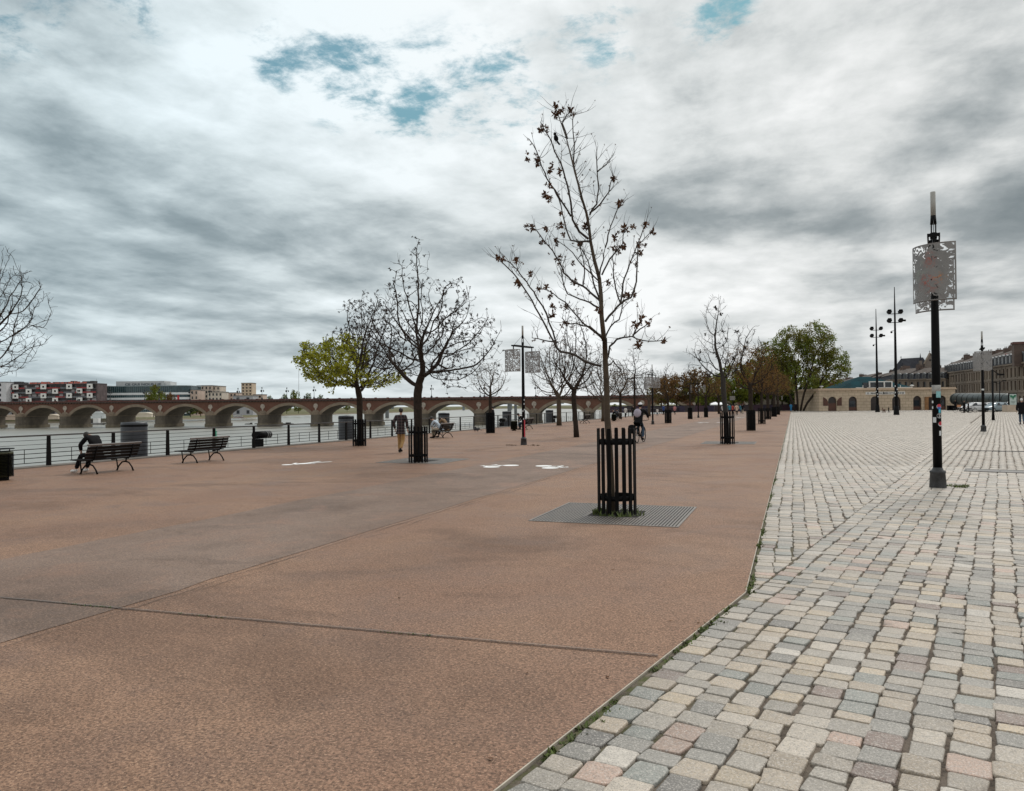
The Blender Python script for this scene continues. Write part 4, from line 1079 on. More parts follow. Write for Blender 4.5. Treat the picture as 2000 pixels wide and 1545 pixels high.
big = leafy('willow_tree', 101, [[(-.5, 0, 0), (-.8, 0, 1.5), (-1.4, 0, 3), (-2.2, 0, 4.4)], [(0, .5, 0), (0, .5, 1.7), (-.1, .6, 3.4), (-.2, .8, 5.0)], [(.5, 0, 0), (.8, -.2, 1.7), (1.2, -.5, 3.4), (1.8, -.8, 5.2)], [(1.0, 0, 0), (1.7, 0, 1.5), (2.8, 0, 3), (3.9, 0, 4.4)]], lobes, 520, 2.4, .46, .32, .02, .20, BARK, [LEAFG, LEAFO, LEAFL], .95, .6, 11, .30)
BG = 'leafy trees closing the far end of the promenade'
place('big', big, 1558, 803, 172, 'tallest green willow like tree with several bare stems beside the low stone building', 0, BG)
def simple_leafy(name, seed, mats, rx=3.4, h=8.5, n=300, prob=1.0, s=.40):
    return leafy(name, seed, [[(0, 0, 0), (0, 0, 1), (.1, 0, 2), (0, .1, 3)]], union((ovoid((0, 0, h*.56), rx, rx, h*.40, .3), 1), (ovoid((rx*.35, 0, h*.78), rx*.55, rx*.55, h*.22, .3), .4), (ovoid((-rx*.5, .3, h*.42), rx*.6, rx*.6, h*.24, .3), .4)), n, 2.2, .55, .36, .025, .16, BARK, mats, prob, .6, 10, s)
LK = {'lg': simple_leafy('leafy_tree', 111, [LEAFG, LEAFL, LEAFO]), 'lb': simple_leafy('leafy_tree', 121, [LEAFO, LEAFB, LEAFB]), 'ld': simple_leafy('leafy_tree', 131, [LEAFD, LEAFG, LEAFD]), 'll': simple_leafy('leafy_tree', 141, [LEAFL, LEAFY if 0 else LEAFL, LEAFG])}
bgl = [('ll', 1432, 806, 92, 1.0, 168, 'bright yellow green tree behind the sparse crooked tree'), ('lg', 1404, 806, 70, 1.1, 180, 'green bushy tree left of the bright yellow green one'), ('ld', 1450, 806, 74, .8, 176, 'dark evergreen between the bright green tree and the budding row'), ('ll', 1474, 806, 78, 1.0, 172, 'yellow green tree behind the right row guards'), ('lg', 1508, 806, 98, .9, 172, 'green tree just left of the tallest willow like tree'), ('lb', 1292, 806, 62, 1.2, 190, 'brown bushy tree above the end of the bridge'), ('lb', 1322, 806, 70, 1.1, 185, 'brown bushy tree left of the slim dark tree'), ('lb', 1360, 806, 80, 1.0, 185, 'olive brown tree behind the far white lamp panel'), ('ll', 1378, 806, 46, 1.0, 176, 'low bright green bush under the olive brown tree'), ('lb', 1488, 806, 104, .9, 178, 'tall brown leafing tree behind the right row'), ('lg', 1528, 806, 76, .9, 178, 'dense green tree at the foot of the willow like tree'), ('ld', 1575, 806, 52, 1.0, 180, 'low dark bush behind the white parked car'), ('lg', 1600, 806, 60, .9, 185, 'green tree behind the left corner of the low stone building'), ('lb', 1628, 806, 58, 1.0, 190, 'olive tree rising behind the low stone building'), ('ld', 1550, 806, 40, 1.2, 176, 'dark hedge like bush by the person in blue'), ('lg', 1540, 806, 96, .8, 182, 'green tree just behind the stems of the willow like tree'), ('lg', 1592, 806, 84, .8, 184, 'green tree filling the gap behind the white parked car')]
for i, (k, px, py, hp, wd, dd, lb) in enumerate(bgl):
    r_ = P(px, 800, dd); place(k, LK[k], 0, 0, hp, lb, i*1.7, BG, wd, xyz=(r_[0], r_[1], 0))
FB = 'leafy trees on the opposite river bank'
fb = [('lg', 300, 792, 40, 430, 'dark tree under the arch behind the widest pile'), ('lb', 392, 806, 58, 520, 'ochre green tree in the arch left of the white boat'), ('ld', 372, 812, 40, 505, 'dark tree low in the arch left of the white boat'), ('lg', 468, 806, 56, 590, 'green tree behind the white boat'), ('lb', 492, 806, 46, 600, 'brownish tree right of the white boat'), ('lg', 560, 806, 50, 700, 'first green tree in the arch right of the white boat'), ('lg', 583, 806, 46, 715, 'second green tree in the arch right of the white boat'), ('ld', 540, 806, 40, 690, 'dark tree at the left of the arch right of the white boat'), ('ld', 655, 806, 36, 880, 'dark tree in the arch left of the green leafed tree'), ('lg', 678, 806, 36, 900, 'green tree in the arch behind the green leafed tree'), ('ld', 630, 806, 34, 870, 'dark bush in the arch left of the green leafed tree'), ('lg', 313, 786, 21, 470, 'round green tree in front of the glass office'), ('lb', 332, 787, 19, 475, 'pale olive tree in front of the glass office'), ('lg', 576, 786, 24, 760, 'rounded green tree above the bridge parapet right of the twin lamps'), ('ld', 600, 786, 18, 780, 'dark tree above the bridge parapet near the green leafed tree'), ('ld', 528, 786, 13, 800, 'dark pointed tree above the bridge parapet'), ('ld', 556, 786, 16, 800, 'dark green tree behind the far twin lamp on the bridge'), ('ld', 625, 787, 16, 820, 'low tree above the bridge behind the green leafed tree'), ('lg', 1135, 806, 26, 980, 'green tree in the arch left of the near trunk'), ('lg', 1200, 806, 28, 900, 'green tree in the arch behind the benches'), ('ld', 1228, 806, 26, 880, 'dark tree in the arch left of the cyclist'), ('lg', 1250, 806, 24, 860, 'green tree in the arch behind the cyclist'), ('ld', 1160, 806, 22, 940, 'dark tree in the arch behind the near trunk'), ('ld', 760, 803, 18, 1100, 'distant dark tree in the arch above the walking man'), ('ld', 860, 800, 14, 1500, 'farthest dark tree in the arch right of the broad bare tree')]
for i, (k, px, py, hp, dd, lb) in enumerate(fb):
    r_ = P(px, py, dd); z0 = min(r_[2], WZ+4.4) if py > 800 else r_[2]
    zb = WZ+3.0 if py > 800 else WZ+4.0; hh = PIX((r_[0], r_[1], zb))[1]-(max(py-hp, 789) if py > 800 else py-hp)
    place(k, LK[k], 0, 0, hh, lb, i*2.3, FB, 1.25 if py > 800 else .6, xyz=(r_[0], r_[1], WZ+3.0 if py > 800 else WZ+4.0))
print('leafy', time.time()-T0)
# ------------------------------------------------------------------ bridge
BRICK = brick_mat('bridge_brick', (.165, .066, .040), (.120, .050, .032), (.16, .10, .075), 1.2)
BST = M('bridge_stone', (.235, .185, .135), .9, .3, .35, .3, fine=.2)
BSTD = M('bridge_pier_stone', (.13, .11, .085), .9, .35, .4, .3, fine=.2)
CORNI = M('bridge_cornice', (.075, .052, .042), .85, .3, .8)  # dark tone carries the shadow under the cornice, on deck and modillions
def bridge():
    A, B = P(-150, 786.5, 374), P(1460, 769.5, 324)
    A2, B2 = np.array(A), np.array(B); dv = B2-A2; Lh = np.linalg.norm(dv[:2]); dx = dv[:2]/Lh; ang = atan2(dx[1], dx[0])
    e = empty('stone_bridge', (A2[0], A2[1], 0), ang, 'long red brick and stone arch bridge across the river', 'bridge')
    nrm = np.array([-dx[1], dx[0]])  # local +y, away from camera if facing
    if nrm @ (A2[:2]) < 0: nrm = -nrm
    def s_of(px):   # intersection of the pixel column with the bridge line
        r = ray(px, 780)[:2]; M2 = np.array([[r[0], -dx[0]], [r[1], -dx[1]]]); t = np.linalg.solve(M2, A2[:2]); return t[1]
    zt = lambda s: A2[2]+dv[2]*s/Lh
    px_med = [-132, -45, 41, 127, 218, 313, 411, 513, 616.6, 720.5, 827, 935, 1043, 1149, 1254, 1357, 1458]
    S = [s_of(p) for p in px_med]
    W = 15.0; HP = 2.25; N = 20
    spr = 0; brick = MB(); sof = MB(); lampspots = []
    for i in range(len(S)-1):
        s0, s1 = S[i], S[i+1]; c = (s0+s1)/2; a = (s1-s0)/2-HP
        ztop = zt(c)-1.25; zc = zt(c)-3.0; zs = zt(c)-7.3; rise = zc-zs
        Rr = (a*a+rise*rise)/(2*rise)
        def arc(u, off=0):   # u -1..1
            th = math.asin(min(1, a/Rr)); q = u*th
            return c+(Rr+off)*sin(q), zc-Rr+(Rr+off)*cos(q)
        us = np.linspace(-1, 1, N+1)
        inn = [arc(u) for u in us]; out = [arc(u, 1.25) for u in us]
        ring = MB(); k = N+1
        vs = [(s, y, z) for y in (-.18, .6) for pts in (inn, out) for s, z in pts]
        fs = []
        for j in range(N):
            fs += [(j, j+1, k+j+1, k+j), (k+j, k+j+1, 3*k+j+1, 3*k+j), (2*k+j+1, 2*k+j, 3*k+j, 3*k+j+1), (j+1, j, 2*k+j, 2*k+j+1)]
        ring.add(vs, fs); rg = ring.build('arch_ring', BST, e)
        # brick spandrel between ring and cornice, from pier axis to pier axis
        up_ = [(max(s0, min(s1, s)), z) for s, z in out]
        pts = [(s0, out[0][1]-.3)]+up_+[(s1, out[-1][1]-.3)]
        vs = [(s, 0, min(z-.35, ztop)) for s, z in pts]+[(s, 0, ztop) for s, z in pts]; n_ = len(pts)
        brick.add(vs, [(j, j+1, n_+j+1, n_+j) for j in range(n_-1)])
        sof.add([(s, y, z) for y in (.6, W) for s, z in inn], [(j+1, j, k+j, k+j+1) for j in range(N)])
        # far face
        vs = [(s, W, z) for s, z in inn]+[(s, W, ztop) for s, z in inn]
        brick.add(vs, [(j+1, j, k+j, k+j+1) for j in range(N)])
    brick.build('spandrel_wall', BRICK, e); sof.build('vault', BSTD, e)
    for i, s in enumerate(S):
        z = zt(s)-7.3; mb = MB()
        prof = [(-HP, 0), (-HP+.5, -1.5), (-.6, -2.6), (.6, -2.6), (HP-.5, -1.5), (HP, 0), (HP, W), (-HP, W)]
        mb.prism([(s+u, v) for u, v in prof], -9.5, z, lambda u, v, t: (u, v, t))
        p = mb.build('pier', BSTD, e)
        cp = MB(); cp.prism([(s+u*1.10, v*1.06-.1) for u, v in prof], z+.002, z+.5, lambda u, v, t: (u, v, t)); cp.prism([(s+u*.8, v*.75) for u, v in prof[:6]], z+.5, z+1.3, lambda u, v, t: (u, v, t)); cp.build('pier_cap', BST, p)
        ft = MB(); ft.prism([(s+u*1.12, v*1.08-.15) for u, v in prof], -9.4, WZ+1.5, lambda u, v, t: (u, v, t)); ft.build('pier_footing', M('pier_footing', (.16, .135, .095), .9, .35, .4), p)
        # stone haunch where two rings meet, and a carved roundel
        hq = MB(); hq.prism([(s-HP-.1, z+.5), (s+HP+.1, z+.5), (s+1.1, z+2.0), (s-1.1, z+2.0)], -.14, .3, lambda u, v, t: (u, t, v)); hq.build('haunch', BST, e)
        md = MB(); zc = zt(s)-3.35
        md.prism([(s+1.02*cos(q*pi/10), zc+1.12*sin(q*pi/10)) for q in range(20)], -.25, .05, lambda u, v, t: (u, t, v))
        md.prism([(s-.4, zc-1.0), (s-.25, zc-1.9), (s+.25, zc-1.9), (s+.4, zc-1.0)], -.2, .05, lambda u, v, t: (u, t, v))
        md.build('medallion', M('medallion_stone', (.36, .31, .26), .85, .35, 1.4, .3), e)
    # deck, modillion cornice with its shadow band in the colour, parapet with dies
    s0, s1 = S[0]-2, S[-1]+40
    def slab(mb, z0, z1, y0, y1):
        a0, a1 = zt(s0), zt(s1)
        mb.add([(s0, y0, a0+z0), (s1, y0, a1+z0), (s1, y1, a1+z0), (s0, y1, a0+z0), (s0, y0, a0+z1), (s1, y0, a1+z1), (s1, y1, a1+z1), (s0, y1, a0+z1)], [(3, 2, 1, 0), (4, 5, 6, 7), (0, 1, 5, 4), (1, 2, 6, 5), (2, 3, 7, 6), (3, 0, 4, 7)])
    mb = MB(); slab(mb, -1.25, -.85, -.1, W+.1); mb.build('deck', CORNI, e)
    mb = MB(); slab(mb, -.85, -.62, -.75, -.103)
    ss = np.arange(s0+.5, s1-1, 1.5)
    for s in ss: mb.box((s, -.42, zt(s)-1.02), (.6, .6, .3))
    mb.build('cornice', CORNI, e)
    mb = MB(); slab(mb, -.62, -.50, -.5, -.2); slab(mb, -.14, 0, -.5, -.2)
    for s in np.arange(s0+.5, s1-1, .75): mb.box((s, -.35, zt(s)-.32), (.3, .22, .36))
    for s in np.arange(s0+.5, s1-1, 5.6): mb.box((s, -.35, zt(s)-.22), (1.0, .4, .85))
    slab(mb, -.62, 0, W-.3, W+.05)
    mb.build('parapet', M('parapet_red', (.105, .045, .038), .85, .3, .5), e)
    mb = MB(); mb.bb(S[-1]+HP, S[-1]+42, .05, W, -8, zt(S[-1])-1.26); mb.build('abutment', BSTD, e)
    return e, S, zt, A2, dx, nrm
BR = bridge()
def br_pt(s, y, dz=0):
    e, S, zt, A2, dx, nrm = BR; p = A2[:2]+dx*s+np.array([-dx[1], dx[0]])*y; return (p[0], p[1], zt(s)-.62+dz)
BL = None
BLM = M('bridge_lamp_iron', (.020, .026, .028), .5, .3, 3)
def bridge_lamp(p, label, h=6.3):
    global BL
    if BL is None:
        e = empty('bridge_lamp', p)
        mb = MB(); mb.lathe([(.48, 0), (.48, 1.1), (.26, 1.3), (.17, 1.5), (.10, 2.0), (.09, 4.2), (.16, 4.25), (.08, 4.4), (.06, 5.6)], 10); mb.build('post', BLM, e)
        ar = MB()
        for k in range(3):
            a = k*2*pi/3+.5; ar.tube([(0, 0, 4.3), (.35*cos(a), .35*sin(a), 4.9), (.62*cos(a), .62*sin(a), 5.0), (.72*cos(a), .72*sin(a), 4.75)], .05, 5)
        ar.build('arms', BLM, e)
        for k in range(4):
            a = k*2*pi/3+.5; q = .72 if k < 3 else 0; z = 4.05 if k < 3 else 5.5; mb = MB()
            mb.lathe([(.05, z-.05), (.16, z), (.27, z+.5), (.30, z+.55), (.10, z+.75), (.03, z+.95)], 8, (q*cos(a), q*sin(a), 0)); mb.build('lantern', BLM, e)
        BL = e
    else: e = copy_tree(BL); e.location = p
    e.scale = (h/6.45,)*3; tag(e, label, 'street lamp', 'dark multi lantern lamps on the bridge'); return e
lampx = [(36, 'dark lantern post above the first roundel, before the balcony apartment'), (122, 'dark lantern post before the right half of the balcony apartment'), (213, 'dark lantern post before the left end of the glass office'), (256, 'dark lantern post before the middle of the glass office'), (309, 'dark lantern post beside the round green tree'), (347, 'lantern post above the red banner'), (408, 'dark lantern post before the stepped beige flats'), (443.5, 'lantern post between the stepped flats and the tower'), (510, 'lantern post just right of the beige tower block'), (541.5, 'second free standing lantern post right of the tower block'), (612, 'lantern post half hidden by the green leafed tree'), (930, 'left one of the two lantern posts behind the small pale tree'), (945.5, 'lantern post directly behind the small pale tree'), (1042, 'lantern post behind the two panel lamp post'), (842, 'lantern post half hidden by the broad bare tree')]
for i, (px, lb) in enumerate(lampx):
    e, S, zt, A2, dx, nrm = BR
    r = ray(px, 780)[:2]; t = np.linalg.solve(np.array([[r[0], -dx[0]], [r[1], -dx[1]]]), A2[:2]); s = t[1]
    bridge_lamp(br_pt(s, .9 if i % 2 == 0 else 10.5), lb)
# red banner fixed on a bridge lamp
r = ray(348.5, 780)[:2]; s = np.linalg.solve(np.array([[r[0], -BR[4][0]], [r[1], -BR[4][1]]]), BR[3][:2])[1]
mb = MB(); p = br_pt(s, -.15, .7); e = empty('banner', p, atan2(BR[4][1], BR[4][0]), 'bright red banner hanging under a bridge lamp by the glass office', 'banner')
mb.box((0, 0, 1.05), (1.0, .04, 2.1)); mb.build('cloth', M('red_banner', (.45, .02, .02), .7, .1, 2), e); MB().box((0, 0, 2.12), (1.1, .06, .06)).build('rod', BLM, e)
# ------------------------------------------------------------------ buildings over the river
def frame_at(px, d): # position on z = base of far bank and rotation facing the camera
    p = P(px, 790, d); return p
RZ = yaw
def cam_block(px0, px1, ytop, d, depth, zb=WZ+3.5):
    """footprint facing the camera, from pixel columns px0..px1 at depth d; returns (origin, width, height)"""
    a, b_ = P(px0, 790, d), P(px1, 790, d); zt_ = P((px0+px1)/2, ytop, d)[2]
    w = np.linalg.norm(b_[:2]-a[:2]); return (a[0], a[1], zb), w, zt_-zb
def hollow_front(mb, w, h, rows, y=0, t=.25):
    """wall with rectangular openings: rows = [(z0,z1,[(x0,x1)..])], rest solid"""
    zc = 0
    for z0, z1, ops in rows:
        if z0 > zc: mb.bb(0, w, y, y+t, zc, z0)
        xc = 0
        for x0, x1 in ops:
            if x0 > xc: mb.bb(xc, x0, y, y+t, z0, z1)
            xc = x1
        if xc < w: mb.bb(xc, w, y, y+t, z0, z1)
        zc = z1
    if zc < h: mb.bb(0, w, y, y+t, zc, h)
def block_building(name, px0, px1, ytop, d, depth, wall, glass, fh, ww, wp, label, cat='building', roof=None, zvis=-1.5, wh=.55, group=None):
    o, w, h = cam_block(px0, px1, ytop, d, depth)
    e = empty(name, o, RZ, label, cat, group)
    n = max(1, int((h)/fh)); rows = []; fl = h/n
    m = max(1, int(w/wp)); pitch = w/m
    for i in range(n):
        z0 = i*fl+fl*(1-wh)/2; rows.append((z0, z0+fl*wh, [(pitch*(j+.5)-ww/2, pitch*(j+.5)+ww/2) for j in range(m)]))
    wl = MB(); hollow_front(wl, w, h, rows); wl.bb(0, .25, .252, depth, 0, h); wl.bb(w-.25, w, .252, depth, 0, h); wl.bb(.252, w-.252, depth-.25, depth, 0, h)
    wl.build('wall', wall, e)
    pane = MB().box((0, .42, 0), (ww+.3, .06, fl*wh+.3)).mesh('window'); cnt = 0
    vis = [r for r in rows if o[2]+r[1] > zvis]
    for z0, z1, ops in vis:
        for x0, x1 in ops:
            if cnt < 95: link('window', pane, glass, e, ((x0+x1)/2, 0, (z0+z1)/2)); cnt += 1
    MB().bb(-.3, w+.3, -.3, depth, h+.003, h+.4).build('roof', roof or M('flat_roof_grey', (.16, .16, .16), .9, .2, 1), e)
    return e, w, h
GLT = M('teal_glass', (.030, .060, .068), .12, .4, .25)
# balcony apartment
def apartment():
    o, w, h = cam_block(13, 188, 749, 520, 14)
    e = empty('balcony_apartment', o, RZ, 'long apartment block with red and grey balconies and white box frames', 'apartment block')
    WALL = M('apt_wall_dark', (.10, .075, .075), .8, .5, .35)
    MB().bb(0, w, .9, 14, 0, h).build('wall', WALL, e)
    fl = 3.05; nf = int(h/fl); rr = random.Random(4)
    reds = M('balcony_red', (.26, .035, .035), .7, .5, .35); grey = M('balcony_grey', (.13, .135, .145), .7, .4, .3); rose = M('roof_railing_red', (.45, .12, .09), .7, .35, .3)
    wht = M('white_box', (.74, .73, .70), .7, .1, .4); dk = M('loggia_dark', (.018, .018, .02), .4, .5, .4)
    for i in range(nf):
        z = h-fl*(i+1)-.6
        if z < 1: break
        sl = MB(); sl.bb(0, w, -.3, .9, z-.1, z+.12); sl.build('balcony_slab', grey, e)
        q = 0
        while q < w-2:
            L = rr.uniform(3, 8); mt = reds if rr.random() < .45 else grey
            mb = MB(); mb.bb(q, min(w, q+L-.1), -.34, -.28, z+.125, z+1.05); mb.build('balcony_front', mt, e); q += L
        q = .8
        op = MB(); wl2 = MB()
        while q < w-2.5:
            ww = rr.uniform(1.6, 3.2); bl_ = rr.random() > .72; MB().bb(q, q+ww, .84, .897, z+.13, z+2.5).build('blind' if bl_ else 'window', M('blind_pale', (.40, .38, .38), .7, .2, .5) if bl_ else dk, e); q += ww+rr.uniform(.6, 1.6)

        xs = [6.5, 25.5, 43, 57] if i % 2 == 0 else [15.5, 33.5, 50, 64]
        if i < 5:
            for x in xs:
                if x > w-2: continue
                x *= w/61
                mb = MB(); hollow_front(mb, 3.7, 3.3, [(.95, 2.3, [(1.1, 2.5)])], 0, .6)
                b_ = mb.build('white_frame', wht, e, (x-1.85, -1.0, z-.2)); MB().bb(1.0, 2.6, .45, .62, .8, 2.4).build('dark_pane', dk, b_)
    mb = MB(); mb.bb(-.2, w+.2, -.4, 14, h-.5, h-.2); mb.build('roof', grey, e)
    rl = MB(); x = w*.26
    while x < w*.88:
        L = rr.uniform(1, 3.5); rl.bb(x, x+L, -.45, -.38, h-.19, h+rr.uniform(.5, 1.3)); x += L+rr.uniform(.1, .6)
    rl.build('roof_terrace_screen', rose, e)
    for k in range(9):
        x = w*(.04+.11*k)+rr.uniform(-1, 1); MB().bb(x, x+rr.uniform(2, 5), 3, 7, h-.18, h+rr.uniform(.9, 1.9)).build('chimney', M('roof_box', (.07, .068, .07), .8, .3, .5), e)
    MB().tube([(w*.01, 3, h-.2), (w*.01, 3, h+3)], .07, 5).build('mast', BLM, e); MB().tube([(w*.975, 3, h-.2), (w*.975, 3, h+3)], .07, 5).build('mast', BLM, e)
apartment()
block_building('white_block', -60, 12.5, 747, 515, 14, M('white_render', (.55, .55, .56), .8, .1, .4), GLASSD, 3.2, 1.2, 7, 'plain white end block left of the balcony apartment')
block_building('grey_block', 188.5, 202, 754, 560, 14, M('grey_pink_render', (.40, .37, .36), .8, .1, .4), GLASSD, 2.9, .9, 1.75, 'narrow grey block with a grid of small windows beside the office')
def office():
    o, w, h = cam_block(202, 367, 753, 540, 24)
    e = empty('glass_office', o, RZ, 'white banded glass office with large letters on its roof box', 'office building')
    wht = M('office_white', (.68, .70, .71), .5, .08, .4)
    def rounded(x0, x1, y0, y1, r, n=8):
        p = [(x0, y0)]+[(x1-r+r*sin(pi/2*k/n), y0+r-r*cos(pi/2*k/n)) for k in range(n+1)]+[(x1, y1), (x0, y1)]
        return p
    fl = 3.4; n = int((h-.3)/fl)
    core = MB(); core.prism(rounded(.3, w-.3, .35, 24, 7), 0, h-.45, lambda u, v, t: (u, v, t)); core.build('glazing', GLT, e)
    for i in range(n+1):
        z1 = h-.02-fl*(i)-(.0 if i == 0 else 1.6)
        z0 = z1-(.5 if i == 0 else 1.5)
        if z0 < 0: break
        mb = MB(); mb.prism(rounded(-.0, w, 0, 24.3, 7), z0, z1, lambda u, v, t: (u, v, t)); mb.build('white_band', wht if i else M('office_top_rail', (.28, .34, .36), .4, .2, .5), e)
    mu = MB()
    for k in range(int(w/1.35)-5): mu.bb(.9+k*1.35, 1.0+k*1.35, .25, .347, 0, h-.52)
    mu.build('mullions', M('office_mullion', (.20, .26, .27), .4, .2, .5), e)
    a = (221-202)/(367-202)*w; b_ = (316-202)/(367-202)*w
    zt_ = P(268, 744.2, 540)[2]-o[2]
    MB().bb(a, b_, 4, 16, h-.44, zt_).build('roof_box', M('office_box', (.40, .41, .41), .6, .12, .5), e)
    MB().bb(b_+.02, b_+4, 5, 15, h-.44, zt_-.6).build('roof_plant', M('office_plant', (.55, .55, .54), .6, .2, .5), e)
    tx = text_mesh('CE QUI NOUS LIE', 2.2, .12); bw = max(v.co.x for v in tx.vertices)
    s = (b_-a)*.745/bw
    o_ = link('lettering', tx, M('office_letters', (.10, .12, .14), .6, .1, 3), e, (a+(b_-a)*.185, 3.9, h+.25)); o_.rotation_euler = (pi/2, 0, 0); o_.scale = (s, 1.0, 1)
def text_mesh(txt, size, ext, bold=0.02):
    c = bpy.data.curves.new('letters', 'FONT'); c.body = txt; c.size = size; c.extrude = ext; c.offset = bold*size
    o = bpy.data.objects.new('letters', c); COL.objects.link(o)
    dg = bpy.context.evaluated_depsgraph_get(); dg.update()
    me = bpy.data.meshes.new_from_object(o.evaluated_get(dg)); bpy.data.objects.remove(o); me.name = 'letters'
    return me
office()
BEI = M('beige_render', (.48, .40, .33), .8, .12, .3); BEI2 = M('pinkish_render', (.50, .39, .32), .8, .12, .3); BEI3 = M('cream_render', (.55, .48, .40), .8, .1, .3)
FL = 'beige flats behind the bridge'
for px0, px1, yt, d, wl, fh, ww, wp, lb in [(372, 387, 762, 545, BEI2, 3.2, 1.0, 2.6, 'small pinkish house front right of the glass office'), (385, 414, 753.5, 575, BEI, 3.0, 1.1, 2.3, 'flat roofed beige flats with dark top windows'), (414.5, 430, 754.5, 578, BEI3, 3.0, 1.0, 2.6, 'pale cream flats adjoining the beige ones'), (406, 434, 766, 540, BEI3, 2.9, 1.2, 2.2, 'low cream flats with close rows of windows'), (434.5, 462, 767.5, 560, BEI2, 2.9, 1.1, 2.3, 'low pinkish flats left of the tower block'), (494, 512, 771, 600, BEI2, 3.0, 1.6, 2.6, 'low pinkish house right of the tower block'), (455, 494, 773.5, 540, M('grey_shed', (.36, .36, .37), .7, .1, .3), 4, 2.2, 6, 'long low grey shed at the foot of the tower block')]:
    block_building('beige_flats', px0, px1, yt, d, 12, wl, GLASSD, fh, ww, wp, lb, 'flats', group=FL)
block_building('tower_block', 471.5, 492.5, 748.5, 640, 10, M('tower_cream', (.52, .41, .30), .8, .1, .3), M('tower_window', (.05, .04, .035), .4, .3, .5), 2.55, 1.5, 2.25, 'beige tower block standing alone above the bridge', 'tower block', wh=.5)
MB().tube([P(583.5, 790, 900), P(583.5, 716, 900)], .22, 5).build('radio_mast', GREYM); tag(bpy.data.objects['radio_mast'], 'thin pale mast rising behind the green leafed tree', 'mast')
# white tents and quay wall pieces on the far bank
for i, (px, y, w, h, d, c, lb) in enumerate([(190, 809, 9, 4.2, 460, (.62, .66, .66), 'white tent on the far bank left of the third pier'), (203, 810, 6, 3.0, 462, (.40, .50, .30), 'pale green tent beside the white one on the far bank'), (276, 806, 13, 3.2, 500, (.62, .55, .44), 'cream wall on the far bank above the widest pile'), (90, 812, 14, 3.0, 440, (.50, .42, .33), 'low cream quay building under the second arch'), (20, 812, 10, 3.0, 430, (.48, .38, .30), 'low cream quay building under the leftmost arch')]):
    p = P(px, y, d); e = empty('bank_pavilion', (p[0], p[1], WZ+3.2), RZ, lb, 'pavilion'); mt = M('pav%d_cloth' % i, c, .8, .12, .4)
    MB().bb(-w/2, w/2, 0, 6, 0, h*.7).build('wall', mt, e)
    r_ = MB(); r_.prism([(-w/2-.3, h*.7), (w/2+.3, h*.7), (w*.2, h), (-w*.2, h)], -.3, 6.3, lambda u, v, t: (u, t, v)); r_.build('roof', mt, e)
# far quay line: low bridge and dark sheds seen through the right hand arches
p = P(905, 789.5, 1450); e = empty('distant_bridge', (p[0], p[1], 0), RZ, 'distant flat grey bridge seen through the arches above the river', 'bridge')
MB().bb(-150, 190, 0, 12, p[2]-1.2, p[2]+1.6).build('deck', M('far_grey', (.20, .23, .25), .8, .1, .05), e)
for k in range(-3, 5): MB().bb(k*45-2, k*45+2, 2, 10, WZ-1, p[2]-1.21).build('pier', MATS['far_grey'], e)
for px, w, h, d, lb in [(740, 5, 13, 560, 'grey dolphin post in the river under the arch by the walking man'), (756, 4, 10, 575, 'second grey dolphin post beside the walking man'), (995, 3.2, 15, 420, 'grey river post left of the two panel lamp'), (1007, 2.4, 13, 430, 'thin grey river post just left of the two panel lamp')]:
    p = P(px, 795, d); mb = MB(); r = w*.35; mb.lathe([(r, WZ-1), (r, P(px, 789 if px < 900 else 791, d)[2]+1.5), (r*.8, P(px, 789, d)[2]+1.7), (0, P(px, 789, d)[2]+1.7)], 12); o = mb.build('river_post', M('post_grey', (.13, .14, .14), .7, .2, .4)); o.location = (p[0], p[1], 0); tag(o, lb, 'river post')
# ------------------------------------------------------------------ things on the water
def boat(px, y, d, L, rz, label):
    p = G(px, y, WZ); e = empty('passenger_boat', (p[0], p[1], WZ), rz, label, 'boat'); sc = L/12
    wp = M('boat_white', (.74, .73, .72), .4, .06, 1)
    hl = MB(); secs = [(-6, 1.4), (-4, 1.7), (2, 1.8), (4.5, 1.2), (6.2, .1)]
    vs = []
    for x, hw_ in secs: vs += [(x*sc, -hw_*.75*sc, -.3), (x*sc, -hw_*sc, .95*sc+.02*x*x*sc*.3), (x*sc, hw_*sc, .95*sc+.02*x*x*sc*.3), (x*sc, hw_*.75*sc, -.3)]
    fs = [(4*i+j, 4*i+j+1, 4*i+5+j, 4*i+4+j) for i in range(4) for j in range(3)]+[(0, 3, 2, 1)]
    hl.add(vs, fs); hl.build('hull', wp, e)
    cb_ = MB(); cb_.bb(-4.6*sc, 2.6*sc, -1.2*sc, 1.2*sc, .9*sc, 2.3*sc); c_ = cb_.build('cabin', wp, e)
    for k in range(6): MB().bb((-4.3+1.15*k)*sc, (-3.5+1.15*k)*sc, -1.22*sc, 1.22*sc, 1.35*sc, 1.95*sc).build('window', GLASSD, c_)
    MB().bb(-4.8*sc, 2.9*sc, -1.3*sc, 1.3*sc, 2.303*sc, 2.42*sc).build('roof', wp, e)
    wh_ = MB(); wh_.bb(.4*sc, 2.2*sc, -.9*sc, .9*sc, 2.423*sc, 3.4*sc); wh_.build('wheelhouse', wp, e)
    st = MB(); st.bb(-6.02*sc, 1*sc, -1.84*sc, 1.84*sc, .55*sc, .68*sc); st.build('stripe', M('boat_red', (.35, .03, .03), .5, .1, 1), e)
boat(462, 817.0, 0, 12, RZ+pi+.1, 'white passenger boat under the bridge arch left of the tower block')
p = G(170, 830, WZ); e = empty('work_barge', (p[0], p[1], WZ), RZ, 'cluttered dark work barge moored at the third bridge pier', 'barge')
mb = MB(); mb.prism([(-9, 0), (9, 0), (10, 1.1), (-10, 1.1)], -2, 2, lambda u, v, t: (u, t, v)); mb.build('hull', M('barge_grey', (.22, .22, .22), .7, .3, .5), e)
